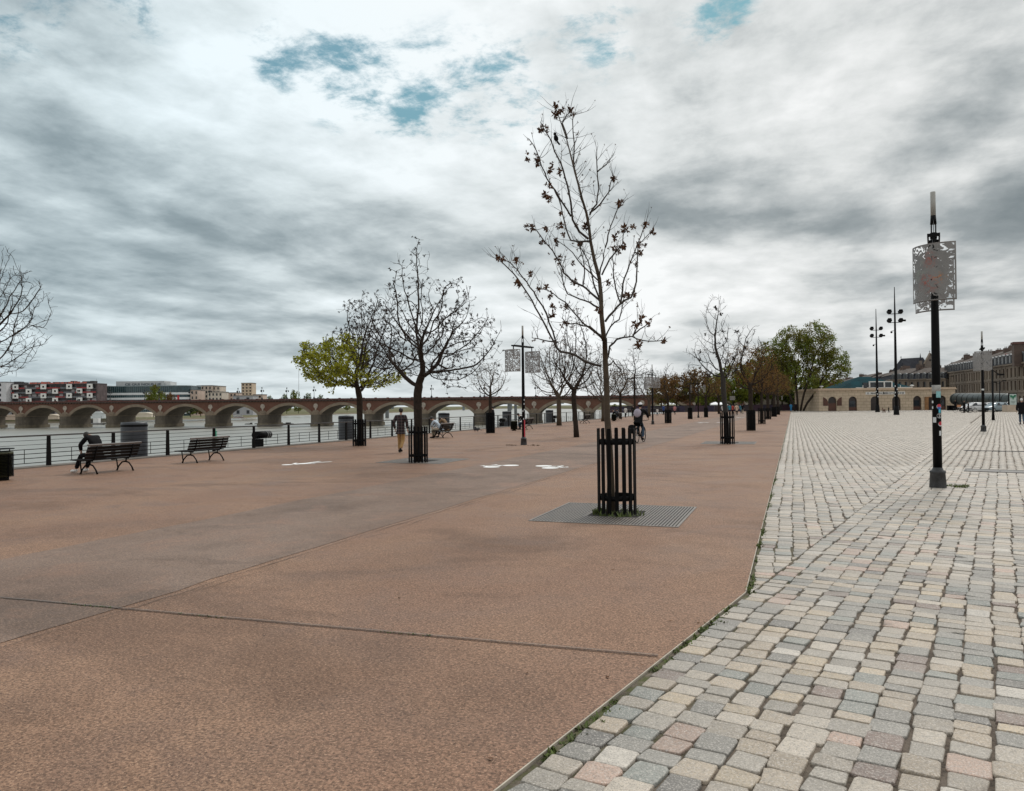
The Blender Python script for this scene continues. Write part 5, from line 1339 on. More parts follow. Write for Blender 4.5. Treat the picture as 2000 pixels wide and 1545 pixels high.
MB().bb(4, 7, -1.2, 1.2, 1.1, 3.6).build('cabin', WHITEP, e); rr = random.Random(8)
mb = MB()
for _ in range(22): x = rr.uniform(-8.5, 3); mb.box((x, rr.uniform(-1, 1), 1.1+rr.uniform(.3, 1.4)), (rr.uniform(.4, 1.6), 1, rr.uniform(.6, 2.4)), 0, 0, rr.uniform(-.3, .3))
mb.build('cargo', M('barge_gear', (.07, .06, .055), .8, .6, .5), e); mb = MB()
for x in (-8, -3, 8): mb.tube([(x, 0, 1), (x, 0, 5)], .08, 5)
mb.build('mast', BLM, e)
p = XP(421, 848, -24.4); p = P(421, 848, 60); gz = G(421, 862, WZ)
d = dep(gz); e = empty('channel_buoy', (gz[0], gz[1], WZ), 0, 'green conical channel buoy on the water behind the second bench', 'buoy')
GBU = M('buoy_green', (.02, .20, .12), .5, .15, 2); hh = (862-837)*d/FPX
MB().lathe([(.75, -.3), (.75, .4), (.45, .5), (.38, hh*.8), (.12, hh*.83), (.10, hh), (0, hh)], 14).build('body', GBU, e); MB().lathe([(.76, .05), (.79, .1), (.79, .22), (.76, .27)], 14).build('float_ring', BLM, e)
for px0, px1, y, lb in [(480, 492, 829, 'short dark log floating left of the long dark rafts'), (499, 572, 828.5, 'long dark raft floating before the bridge pier'), (581, 640, 829, 'dark floating raft left of the green leafed tree')]:
    a, b_ = G(px0, y, WZ), G(px1, y, WZ); mb = MB(); rr = random.Random(px0); L = np.linalg.norm(b_-a)
    for k in range(3): mb.tube([(0, .5*k-.5, .1), (L*.5, .5*k-.5, .16), (L, .5*k-.5, .1)], [.32, .36, .28], 7)
    mb.box((L*.88, 0, .55), (L*.1, 1.2, .7)); o = mb.build('river_raft', M('raft_dark', (.03, .026, .022), .85, .4, .8)); o.location = tuple(a); o.rotation_euler[2] = atan2(b_[1]-a[1], b_[0]-a[0]); tag(o, lb, 'raft')
# ------------------------------------------------------------------ perforated panel lamps
def perf_panel(seed, nx=84, ny=104, w=.92, h=1.15, curve=.20, closed_mid=True):
    """curved steel sheet with real leaf shaped holes, more of them near its edges; local x across, z down from 0"""
    V = []; idx = {}; F = []
    R_ = (w*w/4+curve*curve)/(2*curve)
    def vert(i, j):
        k = (i, j)
        if k not in idx:
            x = (i/nx-.5)*w; y = -(sqrt(max(0, R_*R_-x*x))-(R_-curve)); idx[k] = len(V); V.append((x, y, -h*j/ny))
        return idx[k]
    for i in range(nx):
        for j in range(ny):
            u, v = (i+.5)/nx, (j+.5)/ny
            ed = min(u, 1-u, (v)*1.1, (1-v)*1.0)
            q = mnoise.noise((u*21+seed+3*mnoise.noise((u*9, v*11, seed)), v*25+2.5*mnoise.noise((u*8, v*9, seed+5)), seed*1.7))
            q2 = mnoise.noise((u*5, v*6, seed+9))
            th = .0+.5*max(0, min(1, (ed-.07)/.17)) if closed_mid else .15+.15*q2
            border = i < 2 or j < 2 or i > nx-3 or j > ny-3
            if not border and q > th: continue
            F.append((vert(i, j), vert(i+1, j), vert(i+1, j+1), vert(i, j+1)))
    me = bpy.data.meshes.new('panel'); me.from_pydata(V, [], F); me.update(); return me
def panel_mat():
    mt, t, b = newmat('perforated_sheet')
    o = t.new('ShaderNodeTexCoord').outputs['Object']
    n = t.noise(o, 3, 5, .6)
    c = t.mix(t.maprange(n, .3, .7), (.17, .165, .16), (.27, .26, .25))
    s = t.new('ShaderNodeSeparateXYZ'); t.set(s.inputs[0], o)
    def spot(x, z, r): return t.maprange(t.math('ADD', t.math('POWER', t.math('SUBTRACT', s.outputs[0], x), 2), t.math('POWER', t.math('SUBTRACT', s.outputs[2], z), 2)), 0, r*r, 1, 0)
    n3 = t.noise(o, 11, 5, .7, 1.0)
    red = t.math('MULTIPLY', t.math('MAXIMUM', spot(.0, -.78, .26), t.math('MULTIPLY', spot(.02, -.32, .20), .8)), t.maprange(n3, .47, .62, 0, .75), clamp=True)
    c = t.mix(red, c, (.42, .075, .04))
    org = t.math('MULTIPLY', spot(.2, -.7, .16), t.maprange(n3, .5, .65), clamp=True); c = t.mix(org, c, (.50, .20, .06))
    gr = t.math('MULTIPLY', spot(-.25, -.5, .3), t.maprange(t.noise(o, 6, 4, .6), .5, .7, 0, .35), clamp=True); c = t.mix(gr, c, (.25, .33, .25))
    t.set(b.inputs['Base Color'], c); b.inputs['Roughness'].default_value = .5; b.inputs['Metallic'].default_value = .25
    return mt
PM1 = panel_mat()
PANELS = [perf_panel(3.3), perf_panel(8.1, 60, 74, closed_mid=False)]
POLEM = M('lamp_pole_black', (.004, .004, .0045), .45, .3, 4, .12, spec=.12)
TIPM = M('lamp_tip_grey', (.34, .33, .30), .5, .12, 4)
STK = [M('sticker_white', (.62, .64, .64), .5, .1, 30), M('sticker_teal', (.24, .48, .50), .5, .15, 30), M('sticker_red', (.50, .04, .06), .5, .2, 40), M('sticker_blue', (.06, .14, .42), .5, .2, 40), M('sticker_cyan', (.08, .48, .62), .5, .15, 40)]
def sticker(parent, r, z, a, w, h, mat, name='sticker', hgt=None):
    mb = MB(); n = 6; rr_ = r+.0025
    vs = []
    for k in range(n+1):
        q = a-w/2/r+w/r*k/n; vs += [(rr_*cos(q), rr_*sin(q), z-h/2), (rr_*cos(q), rr_*sin(q), z+h/2)]
    mb.add(vs, [(2*k, 2*k+2, 2*k+3, 2*k+1) for k in range(n)]); return mb.build(name, mat, parent)
def round_sticker(parent, r, z, a, rad, mat, off=.003):
    mb = MB(); rr_ = r+off; vs = [(rr_*cos(a), rr_*sin(a), z)]+[(rr_*cos(a+rad*cos(q*pi/10)/r), rr_*sin(a+rad*cos(q*pi/10)/r), z+rad*sin(q*pi/10)) for q in range(20)]
    mb.add(vs, [(0, 1+q, 1+(q+1) % 20) for q in range(20)]); return mb.build('sticker', mat, parent)
def panel_lamp(px, py, top, label, az, detail=0, rear=True, wire=True, full=True):
    g = G(px, py); d = dep(g); H = (py-top)*d/FPX; s = H/6.2
    e = empty('panel_lamp', tuple(g), 0, label, 'street lamp', 'black lamp posts hung with perforated metal panels')
    e.scale = (s, s, s)
    mb = MB(); mb.lathe([(.165, 0), (.165, .02), (.145, .30), (.155, .31), (.155, .345), (.115, .36), (.090, .42)], 20)
    mb.build('base', M('lamp_base_scuffed', (.030, .031, .033), .5, .8, 7, .3, fine=.0), e)
    mb = MB(); mb.tube([(0, 0, .40), (0, 0, 2.6), (0, 0, 4.6), (0, 0, 5.30)], [.088, .082, .068, .060], 20); mb.build('pole', POLEM, e)
    mb = MB()
    for k in (-1, 1): mb.bar((k*.04, 0, 5.28), (k*.04, 0, 5.62), .018, .075)
    mb.tube([(0, 0, 5.22), (0, 0, 5.34)], .066, 12); mb.tube([(0, 0, 5.52), (0, 0, 5.70)], [.062, .052], 12); mb.build('mast_fork', POLEM, e)
    mb = MB(); mb.tube([(0, 0, 5.68), (0, 0, 6.2)], .05, 12); mb.build('mast_tip', TIPM, e)
    # arm of two flat bars pointing along az (towards and away from the viewer)
    a = np.array([sin(az), cos(az), 0]); pr = np.array([a[1], -a[0], 0])
    ar = MB(); zA = 5.12
    for k in (-1, 1): ar.bar(a*-.92+pr*.10*k+np.array([0, 0, zA]), a*.92+pr*.10*k+np.array([0, 0, zA]), .03, .075)
    for q in (-.92, -.2, .2, .92): ar.bar(a*q-pr*.115+np.array([0, 0, zA+.001]), a*q+pr*.115+np.array([0, 0, zA+.001]), .06, .06)
    if wire:
        for q in (-.9, .9): ar.tube([tuple(a*.06*np.sign(q)+np.array([0, 0, 5.66])), tuple(a*q+np.array([0, 0, zA]))], .008, 4)
    ar.build('arm', POLEM, e)
    for q in (-.92, .92):
        hg = MB(); hg.bar(a*q+np.array([0, 0, zA-.03]), a*q+np.array([0, 0, 4.55]), .045, .045); hg.build('hanger', POLEM, e)
        if not rear and q > 0: continue
        p = link('panel', PANELS[0].copy() if detail and q < 0 else PANELS[1] if not detail else PANELS[0], PM1 if q < 0 and detail else PERF, e, tuple(a*q+np.array([0, 0, 4.90])-a*.08*(1 if q < 0 else -1)), -az-(.5 if detail else 0)); p.scale = (.93 if detail else 1, 1, .97)
        if q > 0 and 0: p.rotation_euler[2] += pi
        md = p.modifiers.new('sheet', 'SOLIDIFY'); md.thickness = .008
        rm = None
        w, cu = .92, .20; Rr = (w*w/4+cu*cu)/(2*cu)
        for z in (0, -1.15): MB().tube([(x, -(sqrt(Rr*Rr-x*x)-(Rr-cu)), z) for x in np.linspace(-w/2, w/2, 13)], .011, 5).build('rim', PERF if not detail else M('rim_rust', (.10, .08, .07), .6, .3, 8), p)
    return e, s
big_lamp, s_ = panel_lamp(1832, 952, 373, 'nearest big lamp post with two perforated grey panels and stickers on its pole', radians(8.8), 1)
va = atan2(-big_lamp.location[1], -big_lamp.location[0])   # direction towards the viewer
zof = lambda y: (952-y)/(952-373)*6.2
mb = MB(); mb.lathe([(.078, zof(769)), (.085, zof(769)), (.085, zof(752)), (.078, zof(752))], 20); mb.build('tape_band', M('pale_tape', (.34, .33, .31), .7, .3, 14), big_lamp)
sticker(big_lamp, .0835, zof(770.5), va+.55, .10, .13, STK[1])
round_sticker(big_lamp, .0835, zof(794), va+.62, .052, STK[0]); round_sticker(big_lamp, .0835, zof(793), va+.62, .043, STK[2], .0042); sticker(big_lamp, .0855, zof(797), va+.62, .075, .045, STK[3])
sticker(big_lamp, .0835, zof(802), va+.75, .05, .09, STK[4]); round_sticker(big_lamp, .0835, zof(812), va+.65, .055, M('sticker_grey', (.30, .30, .30), .5, .4, 40))
sticker(big_lamp, .0835, zof(820), va-.55, .07, .11, STK[0]); round_sticker(big_lamp, .0845, zof(828), va+.9, .05, STK[0]); round_sticker(big_lamp, .0845, zof(827), va+.9, .042, STK[2], .0042)
sticker(big_lamp, .0835, zof(785), va-1.1, .06, .05, STK[0]); sticker(big_lamp, .0835, zof(796), va-1.1, .05, .05, STK[0]); sticker(big_lamp, .0835, zof(846), va+.8, .05, .10, STK[0])
two, s2 = panel_lamp(1023, 869, 636, 'black lamp post with two square perforated panels side by side left of the near tree', radians(12), 0)
va2 = atan2(-two.location[1], -two.location[0])
z2 = lambda y: (869-y)/(869-636)*6.2
sticker(two, .088, z2(838), va2+.75, .085, .95, STK[2], 'red_stripe')
for k, (y, da) in enumerate([(781, .6), (789, .5), (800, .6), (803, -.3), (818, .1)]): sticker(two, .086, z2(y), va2+da, .05, .08, STK[0])
sticker(panel_lamp(1921, 843, 647, 'right hand lamp post with a grey panel in front of the quay facades', radians(8.8), 0)[0], .085, 2.6, va, .16, .10, STK[0])
panel_lamp(1275, 829, 712, 'thin lamp post with two panels just right of the cyclist', radians(12), 0)
panel_lamp(1364, 816, 735, 'far lamp post with a single white panel between the middle row trees', radians(70), 0, rear=True)
panel_lamp(1431, 807, 765, 'farthest lamp post with a pale panel right of the sparse tree', radians(12), 0)
panel_lamp(1521.5, 806, 765, 'distant panel lamp among the right row trees', radians(80), 0)
rr = random.Random(21); mb = MB(); g = G(1023, 870)
for q in (-.55, .5):
    for _ in range(12): tuft(mb, (g[0]+q+rr.uniform(-.25, .25), g[1]+rr.uniform(-.25, .15), 0), .07, .06, 5, rr)
tag(mb.build('lamp_weeds', M('dry_weed', (.10, .06, .03), .9, .4, 9)), 'dry brown weeds around the foot of the two panel lamp post', 'weeds', None, 'stuff')
# floodlight masts
def flood_mast(px, py, top, label, z1, z2):
    g = G(px, py); d = dep(g); H = (py-top)*d/FPX; s = H/14.0
    e = empty('floodlight_mast', tuple(g), 0, label, 'floodlight mast', 'tall black floodlight masts on the square'); e.scale = (s, s, s)
    mb = MB(); mb.tube([(0, 0, 0), (0, 0, 3), (0, 0, 8), (0, 0, 11), (0, 0, 14)], [.19, .165, .12, .09, .035], 12); mb.build('pole', POLEM, e)
    mb = MB(); mb.lathe([(.30, 0), (.30, .1), (.24, .9), (.19, 1.0)], 14); mb.build('base', POLEM, e)
    R3 = Vector((cos(yaw), sin(yaw), 0)); 
    for zi, z in enumerate((z1, z2)):
        ar = MB(); w = .75+.0*zi; ar.bar(-R3*w+Vector((0, 0, z)), R3*w+Vector((0, 0, z+.05)), .05, .07); a_ = ar.build('cross_arm', POLEM, e)
        for k in (-1, 1):
            fl = MB(); c = R3*(.62*k)+Vector((0, -.1, z+.24))
            fl.box(c, (.42, .34, .26), yaw, radians(-30)); fl.box(c+Vector((0, -.06, .14)), (.34, .28, .10), yaw, radians(-30)); fl.bar(R3*(.62*k)+Vector((0, 0, z)), c, .05, .05)
            if zi and k > 0: fl.box(c+R3*.3, (.4, .3, .2), yaw, radians(10))
            fl.build('floodlight', POLEM, e)
    cm = MB(); cm.tube([(0, 0, 9.2 if z1 > 11 else 8.6), tuple(-R3*.38+Vector((0, 0, 9.2 if z1 > 11 else 8.6)))], .025, 5); c = -R3*.4+Vector((0, 0, 9.05 if z1 > 11 else 8.45)); cm.ell(c, (.12, .12, .12), 8, 6); cm.build('camera_dome', TIPM if z1 < 11 else POLEM, e)
    va = atan2(-g[1], -g[0])
    for k in range(4): sticker(e, .18, 2.1+.35*k, va+random.Random(k+px).uniform(-.8, .8), .12, .14, STK[0])
    return e
flood_mast(1714, 805, 603, 'left floodlight mast in front of the low stone building', 14*(805-645)/202, 14*(805-659)/202)
flood_mast(1751, 810.5, 560, 'taller right floodlight mast in front of the low stone building', 14*(810-613)/250, 14*(810-630)/250)
# ------------------------------------------------------------------ low stone building
def maison():
    o = G(1600, 803.0); b_ = G(1866, 800.2); w = float(np.linalg.norm(b_-o)); rz = atan2(b_[1]-o[1], b_[0]-o[0])
    d = dep(o); h = 40*d/FPX; sc = w/(1866-1600)
    e = empty('stone_pavilion', (o[0], o[1], 0), rz, 'long low beige stone building with arched brown doors, behind the floodlight masts', 'building')
    mt = brick_mat('pavilion_stone', (.56, .45, .33), (.50, .40, .29), (.34, .27, .19), .42); tr = M('pavilion_cornice', (.48, .37, .27), .85, .12, .4)
    X = lambda px: (px-1600)*sc
    doors = [(1626, 'shut'), (1666, 'glass'), (1709, 'wood'), (1751, 'wood2'), (1792, 'glass'), (1840, 'glass')]
    dw, dh = 2.0, 2.85; dpth = 13
    wl = MB(); xc = 0
    for px, _ in doors:
        x = X(px); x0, x1 = x-dw/2*.84, x+dw/2*.84; r = (x1-x0)/2; zs = dh-r
        wl.bb(xc, x0, 0, .5, 0, h); 
        n = 10; arc = [(x-r*cos(pi*k/n), zs+r*sin(pi*k/n)) for k in range(n+1)]
        for (ua, za), (ub, zb) in zip(arc[:-1], arc[1:]):
            wl.prism([(ua, za), (ub, zb), (ub, h), (ua, h)], 0, .5, lambda u, v, t: (u, t, v))
        xc = x1
    x0, x1 = X(1806), X(1825)
    wl.bb(xc, w, 0, .5, 0, h); wl.bb(0, .5, .502, dpth, 0, h); wl.bb(w-.5, w, .502, dpth, 0, h); wl.bb(.502, w-.502, dpth-.5, dpth, 0, h)
    wl.build('wall', mt, e)
    WD = M('door_brown', (.075, .026, .014), .5, .35, 1.5); WDK = M('door_dark', (.022, .014, .012), .4, .4, 1.2)
    for px, k in doors:
        x = X(px); r = dw/2*.84; zs = dh-r; pl = [(x-r, 0), (x+r, 0)]+[(x+r*cos(pi*q/10), zs+r*sin(pi*q/10)) for q in range(11)]
        mb = MB(); mb.prism(pl, .30, .40, lambda u, v, t: (u, t, v)); dd = mb.build('door', WDK, e)
        if k == 'shut':
            MB().bb(x-r+.02, x+r-.02, .22, .295, .02, 1.45).build('lower_panel', WD, dd)
            MB().bb(x-r, x+r, .26, .32, 1.5, 1.6).build('transom', WD, dd)
            for q in (-1, 1):
                sh = MB(); pr_ = [(q*0, 0), (q*.95, 0), (q*.95, 1.72), (q*.55, 1.55), (q*.2, 1.2), (0, .85)]
                sh.prism([(x+q*(r+.06)+u, 1.05+v) for u, v in pr_][::q], -.08, -.01, lambda u, v, t: (u, t, v)); sh.build('shutter', WD, dd)
        elif k == 'glass':
            MB().bb(x-r*.62, x+r*.62, .25, .298, .9, 1.95).build('pane', GLASSD, dd); MB().bb(x-r+.05, x+r-.05, .24, .296, .05, .7).build('lower_panel', WD, dd)
        else:
            for q in range(5): MB().bb(x-r+.1+q*.31, x-r+.36+q*.31, .26, .297, .05, 1.75).build('plank', WDK, dd)
    # open wooden kiosk front
    ki = MB(); ki.bb(x0, x1, -.25, -.003, 2.5, 2.62); ki.bb(x0, x0+.7, -.22, -.003, 0, 2.5); ki.bb(x1-.1, x1, -.22, -.003, 0, 2.5); ki.build('kiosk_front', M('kiosk_wood', (.26, .13, .05), .6, .3, 1.5), e)
    MB().bb(x0+.702, x1-.102, -.05, -.004, 0, 2.499).build('kiosk_opening', WDK, e)
    co = MB(); co.bb(-.25, w+.25, -.28, dpth+.2, h+.002, h+.16); co.bb(-.12, w+.12, -.13, dpth+.1, h+.162, h+.42); co.build('cornice', tr, e)
    for k, z in enumerate((.55, 1.1, 1.65, 2.2)):   # drafted joints
        pass
    # sign board with lettering
    sx0, sx1 = X(1691), X(1768); sz = h-.62
    sb = MB(); sb.bb(sx0, sx1, -.06, -.003, sz-.27, sz+.27); sg = sb.build('sign_board', M('sign_white', (.66, .65, .62), .6, .05, 1), e)
    LT = M('sign_letters', (.02, .02, .02), .6, .1, 3)
    tw = sx1-sx0
    for txt, a, b2, bold, z in [('O', .03, .085, .03, 0), ('MAISON', .125, .40, .03, 0), ('ÉCO', .43, .565, .075, .0), ('CITOYENNE', .575, .975, .02, 0)]:
        me = text_mesh(txt, .42, .01, bold); mx = max(v.co.x for v in me.vertices); mn = min(v.co.x for v in me.vertices)
        o_ = link('lettering', me, LT, sg, (sx0+tw*a, -.075, sz-.15)); o_.rotation_euler = (pi/2, 0, 0); o_.scale = (tw*(b2-a)/(mx-mn), 1, 1)
    # teal hipped roof rising behind the cornice, with white framed terrace windows
    xa, xb, xm0, xm1 = X(1650), X(1795), X(1706), X(1730); zt_ = h+28*sc*1.0
    TE = M('teal_roof', (.014, .048, .058), .95, .3, .6, .1, spec=.05)
    rf = MB(); y0, y1, ym = 1.5, 12, 6.5
    rf.add([(xa, y0, h+.43), (xb, y0, h+.43), (xb, y1, h+.43), (xa, y1, h+.43), (xm0, ym, zt_), (xm1, ym, zt_)], [(0, 1, 5, 4), (1, 2, 5), (2, 3, 4, 5), (3, 0, 4), (3, 2, 1, 0)])
    roof = rf.build('roof', TE, e)
    WF = M('window_white', (.62, .62, .60), .5, .05, 1)
    zb = h+.43; x0, x1 = X(1703.5), X(1747.5); wn = MB()
    for xx in (x0, x0+(x1-x0)*.32, x0+(x1-x0)*.66, x1): wn.bb(xx-.12, xx+.12, .9, 1.1, zb, zb+1.15)
    wn.bb(x0-.12, x1+.12, .9, 1.1, zb+1.152, zb+1.35); wn.bb(x0-.5, x1+.4, .9, 1.1, zb-.02+.03, zb+.12); wn.build('terrace_window_frame', WF, roof)
    MB().bb(x0-1.2, x1, 1.15, 1.45, zb+.01, zb+1.1).build('terrace_glass', GLASSD, roof)
    rl = MB(); rl.bb(X(1675), X(1690), .6, .7, zb, zb+.14); rl.bb(X(1688.5), X(1689.5), .6, .7, zb+.141, zb+.55); rl.build('roof_rail', WF, e); rl = MB(); rl.bb(X(1752), X(1786), .6, .7, zb, zb+.12); rl.bb(X(1762), X(1763), .6, .7, zb+.121, zb+.5); rl.build('roof_rail', WF, e)
    for px in (1610, 1788):
        vt = MB(); vt.lathe([(.15, zb), (.15, zb+.3), (.42, zb+.32), (.36, zb+.5), (0, zb+.6)], 10, (X(px), 1.2, 0)); vt.build('roof_vent', M('vent_white', (.6, .6, .58), .5, .1, 1), e)
    return e, w, h, sc, rz, o
MA = maison()
# black crates beside the building
for k, px in enumerate((1852.5, 1860)):
    g = G(px, 801.5); e = empty('storage_crate', (g[0], g[1]-.9, 0), MA[4], ['left one of the two black bins against the stone building', 'right black bin at the corner of the stone building'][k], 'bin')
    MB().bb(-.3, .3, -.3, .3, 0, .86).build('body', BLACK, e); MB().bb(-.33, .33, -.33, .33, .862, .93).build('lid', IRON, e)
# ------------------------------------------------------------------ quay facades
FST = [M('facade_stone_a', (.200, .155, .116), .88, .22, .25, fine=.15), M('facade_stone_b', (.170, .132, .100), .88, .25, .25, fine=.15), M('facade_stone_c', (.235, .185, .140), .88, .2, .25, fine=.15)]
SLATE = M('slate_mansard', (.040, .042, .050), .9, .3, .6, spec=.1); TILE = M('roof_tile', (.115, .098, .088), .95, .3, .5, spec=.1); FWIN = M('facade_window', (.020, .016, .015), .35, .5, .5)
DORM = M('dormer_grey', (.15, .155, .16), .7, .15, .5); CHIM = M('chimney_brick', (.12, .085, .07), .9, .3, .6)
def house(p0, p1, z0, zeave, nb, label, st, mans=2.6, ridge=2.0, chim=True, floors=3, depth=13, seed=0, dorm=True, hip=0):
    p0, p1 = np.array(p0[:2]), np.array(p1[:2]); v = p1-p0; w = float(np.linalg.norm(v)); rz = atan2(v[1], v[0]); h = zeave-z0
    e = empty('quay_house', (p0[0], p0[1], z0), rz, label, 'house', 'classical stone houses along the quay')
    pitch = w/nb; ww = pitch*.42; fh = (h-.6)/floors; rows = []
    for f in range(floors):
        zb = .5+fh*f if f else 0; rows.append((zb+fh*(.10 if f else 0), zb+fh*.80, [(pitch*(j+.5)-ww/2, pitch*(j+.5)+ww/2) for j in range(nb)]))
    wl = MB(); hollow_front(wl, w, h, rows, 0, .45)
    wl.bb(0, .3, .452, depth, 0, h); wl.bb(w-.3, w, .452, depth, 0, h); wl.bb(.302, w-.302, depth-.3, depth, 0, h); wl.build('wall', st, e)
    tr = MB(); tr.bb(-.02, w+.02, -.5, .3, h+.003, h+.45)
    for f in range(1, floors): tr.bb(0, w, -.22, -.003, .5+fh*f-.35, .5+fh*f-.05)
    for j in range(nb+1): 
        if j % 3 == 0: tr.bb(max(0, pitch*j-.22), min(w, pitch*j+.22), -.12, -.004, .5+fh+.02, h-.3)
    tr.build('cornice', st, e)
    wm = MB().box((0, .36, 0), (ww+.2, .05, fh*.82)).mesh('window')
    for z0_, z1_, ops in rows:
        for x0, x1 in ops: link('window', wm, FWIN, e, ((x0+x1)/2, 0, (z0_+z1_)/2))
    zb = h+.452; rf = MB()
    y1 = depth-.5
    if mans:
        rf.prism([(-.3, zb), (.6, zb+mans), (y1-.6, zb+mans), (y1, zb)], .02, w-.02, lambda u, v, t: (t, u, v)); r = rf.build('mansard', SLATE, e)
        if dorm:
            dm = MB(); dm.bb(-ww*.62, ww*.62, -.35, 1.0, .1, mans*.86); dm.add([(-ww*.8, -.45, mans*.86+.003), (ww*.8, -.45, mans*.86+.003), (ww*.8, 1, mans*.86+.003), (-ww*.8, 1, mans*.86+.003), (0, -.45, mans*.86+.5), (0, 1, mans*.86+.5)], [(0, 1, 4), (3, 5, 2), (0, 4, 5, 3), (1, 2, 5, 4), (3, 2, 1, 0)])
            dme = dm.mesh('dormer'); dw = MB().bb(-ww*.42, ww*.42, -.42, -.352, .25, mans*.76).mesh('dormer_window')
            for j in range(nb): d_ = link('dormer', dme, DORM, e, (pitch*(j+.5), .1, zb)); link('dormer_window', dw, FWIN, d_)
    up_ = MB(); zz_ = zb+(mans or 0)+.003
    up_.add([(0, .3, zz_), (w, .3, zz_), (w, y1-.3, zz_), (0, y1-.3, zz_), (hip, y1*.5, zz_+ridge), (w-hip, y1*.5, zz_+ridge)], [(0, 1, 5, 4), (1, 2, 5), (2, 3, 4, 5), (3, 0, 4), (3, 2, 1, 0)]); rf2 = up_.build('roof', TILE, e)
    rr = random.Random(seed)
    if chim:
        for x in ([.4, w-.9] if w > 9 else [w-.9]):
            hh = rr.uniform(1.6, 3.2); y = rr.uniform(3, 6); MB().bb(x, x+.9, y, y+rr.uniform(1.5, 3.5), zz_-.5, zz_+ridge*.6+hh*.7).build('chimney', CHIM, rf2)
            for q in range(3): MB().cyl((x+.25+.2*q, y+.5+.4*q), .13, zz_+ridge*.6+hh*.7+.003, zz_+ridge*.6+hh*.7+.5, 6).build('chimney_pot', TILE, rf2)
    return e
def facade_pt(px, d): return P(px, 790, d)
# nearest row at the right edge, receding towards the left
ptsF = [(2130, 176, 698.5), (2075, 189, 702), (2032, 202, 706), (1996, 215, 710.5), (1965, 230, 715), (1937, 245, 718.5), (1911, 261, 722), (1888, 277, 725), (1866, 292, 727.5), (1846, 306, 730)]
names = ['quay house cut off beyond the right edge', 'quay house just outside the right edge', 'quay house at the right picture edge, under the tall brick chimney', 'quay house with the small red and black roof sign', 'quay house right of the right hand lamp post', 'quay house directly behind the right hand lamp post', 'quay house left of the right hand lamp panel, fourth from the right', 'quay house third from the big lamp pole', 'quay house second right of the big lamp pole', 'q']
names = ['quay house cut by the right picture edge', 'quay house under the tall brick chimney at the right', 'quay house carrying the small red and black roof sign', 'quay house just right of the right hand lamp post', 'quay house hidden behind the right hand lamp panel', 'quay house left of the right hand lamp panel', 'third quay house right of the big lamp pole', 'second quay house right of the big lamp pole', 'first quay house right of the big lamp pole']
for i in range(len(ptsF)-1):
    (xa, da, ya), (xb, db, yb) = ptsF[i], ptsF[i+1]
    pa, pb = facade_pt(xa, da), facade_pt(xb, db); ze = (P(xa, ya, da)[2]+P(xb, yb, db)[2])/2
    L = np.linalg.norm((pa-pb)[:2]); house(pb, pa, -.03, ze, max(3, int(L/3.2)), names[i], FST[i % 3], 2.9, 2.4, True, 3, seed=i)
# facing block left of the big lamp pole
pts2 = [(1741, 330, 743), (1776, 318, 742.5), (1812, 308, 742), (1848, 300, 741)]
for i in range(3):
    (xa, da, ya), (xb, db, yb) = pts2[i], pts2[i+1]; pa, pb = facade_pt(xa, da), facade_pt(xb, db)
    house(pa, pb, -.03, P((xa+xb)/2, (ya+yb)/2, (da+db)/2)[2], 3, ['grey roofed house with big dormers left of the church gable', 'middle grey roofed house with big dormers below the church', 'grey roofed house with big dormers beside the big lamp pole'][i], FST[i], 2.3, 2.3, True, 3, seed=20+i, hip=1.5 if i == 2 else 0)
# row running off towards the trees
pts3 = [(1610, 560, 757.5), (1640, 520, 754), (1668, 480, 751), (1694, 440, 748), (1718, 400, 746), (1742, 360, 744)]
for i in range(5):
    (xa, da, ya), (xb, db, yb) = pts3[i], pts3[i+1]; pa, pb = facade_pt(xa, da), facade_pt(xb, db)
    house(pa, pb, -.03, P((xa+xb)/2, (ya+yb)/2, (da+db)/2)[2], 6, ['farthest quay house by the willow like tree', 'second farthest quay house behind the teal roof', 'quay house left of the left floodlight mast', 'quay house between the two floodlight masts', 'quay house right of the right floodlight mast'][i], FST[(i+1) % 3], 2.2, 2.2 if i % 2 else 3.0, True, 3, seed=40+i, dorm=False)
# raised house with tall chimney and the roof sign
def roof_extras():
    p = P(1964, 702, 232); e = empty('roof_sign', (p[0], p[1], p[2]-1.2), yaw-.5, 'small roof sign in red and black with white letters on a quay house', 'sign')
    MB().bb(-.1, 3.0, 0, .5, 0, 2.9).build('board', M('sign_dark', (.03, .03, .045), .6, .2, 2), e); MB().bb(-.12, .8, -.05, -.003, 0, 2.9).build('red_end', M('sign_red', (.38, .02, .03), .6, .1, 2), e)
    me = text_mesh('EXKI', 1.5, .02, .02); mx = max(v.co.x for v in me.vertices); o_ = link('lettering', me, STK[0], e, (.35, -.08, .9)); o_.rotation_euler = (pi/2, 0, 0); o_.scale = (2.5/mx, 1, 1)
    MB().bb(0, 3, 1, 3, -2.5, -.003).build('base', FST[1], e)
    p = P(1989, 690, 214); e = empty('roof_tower', (p[0], p[1], p[2]-3), yaw-.4, 'tall square brick chimney block on the roof line at the right edge', 'chimney')
    MB().bb(-1.0, 2.2, 0, 3, -.5, 5.6).build('stack', CHIM, e); MB().bb(-1.25, 2.45, -.25, 3.25, 5.603, 6.2).build('cap', M('chimney_cap', (.14, .07, .06), .9, .2, .6), e)
roof_extras()
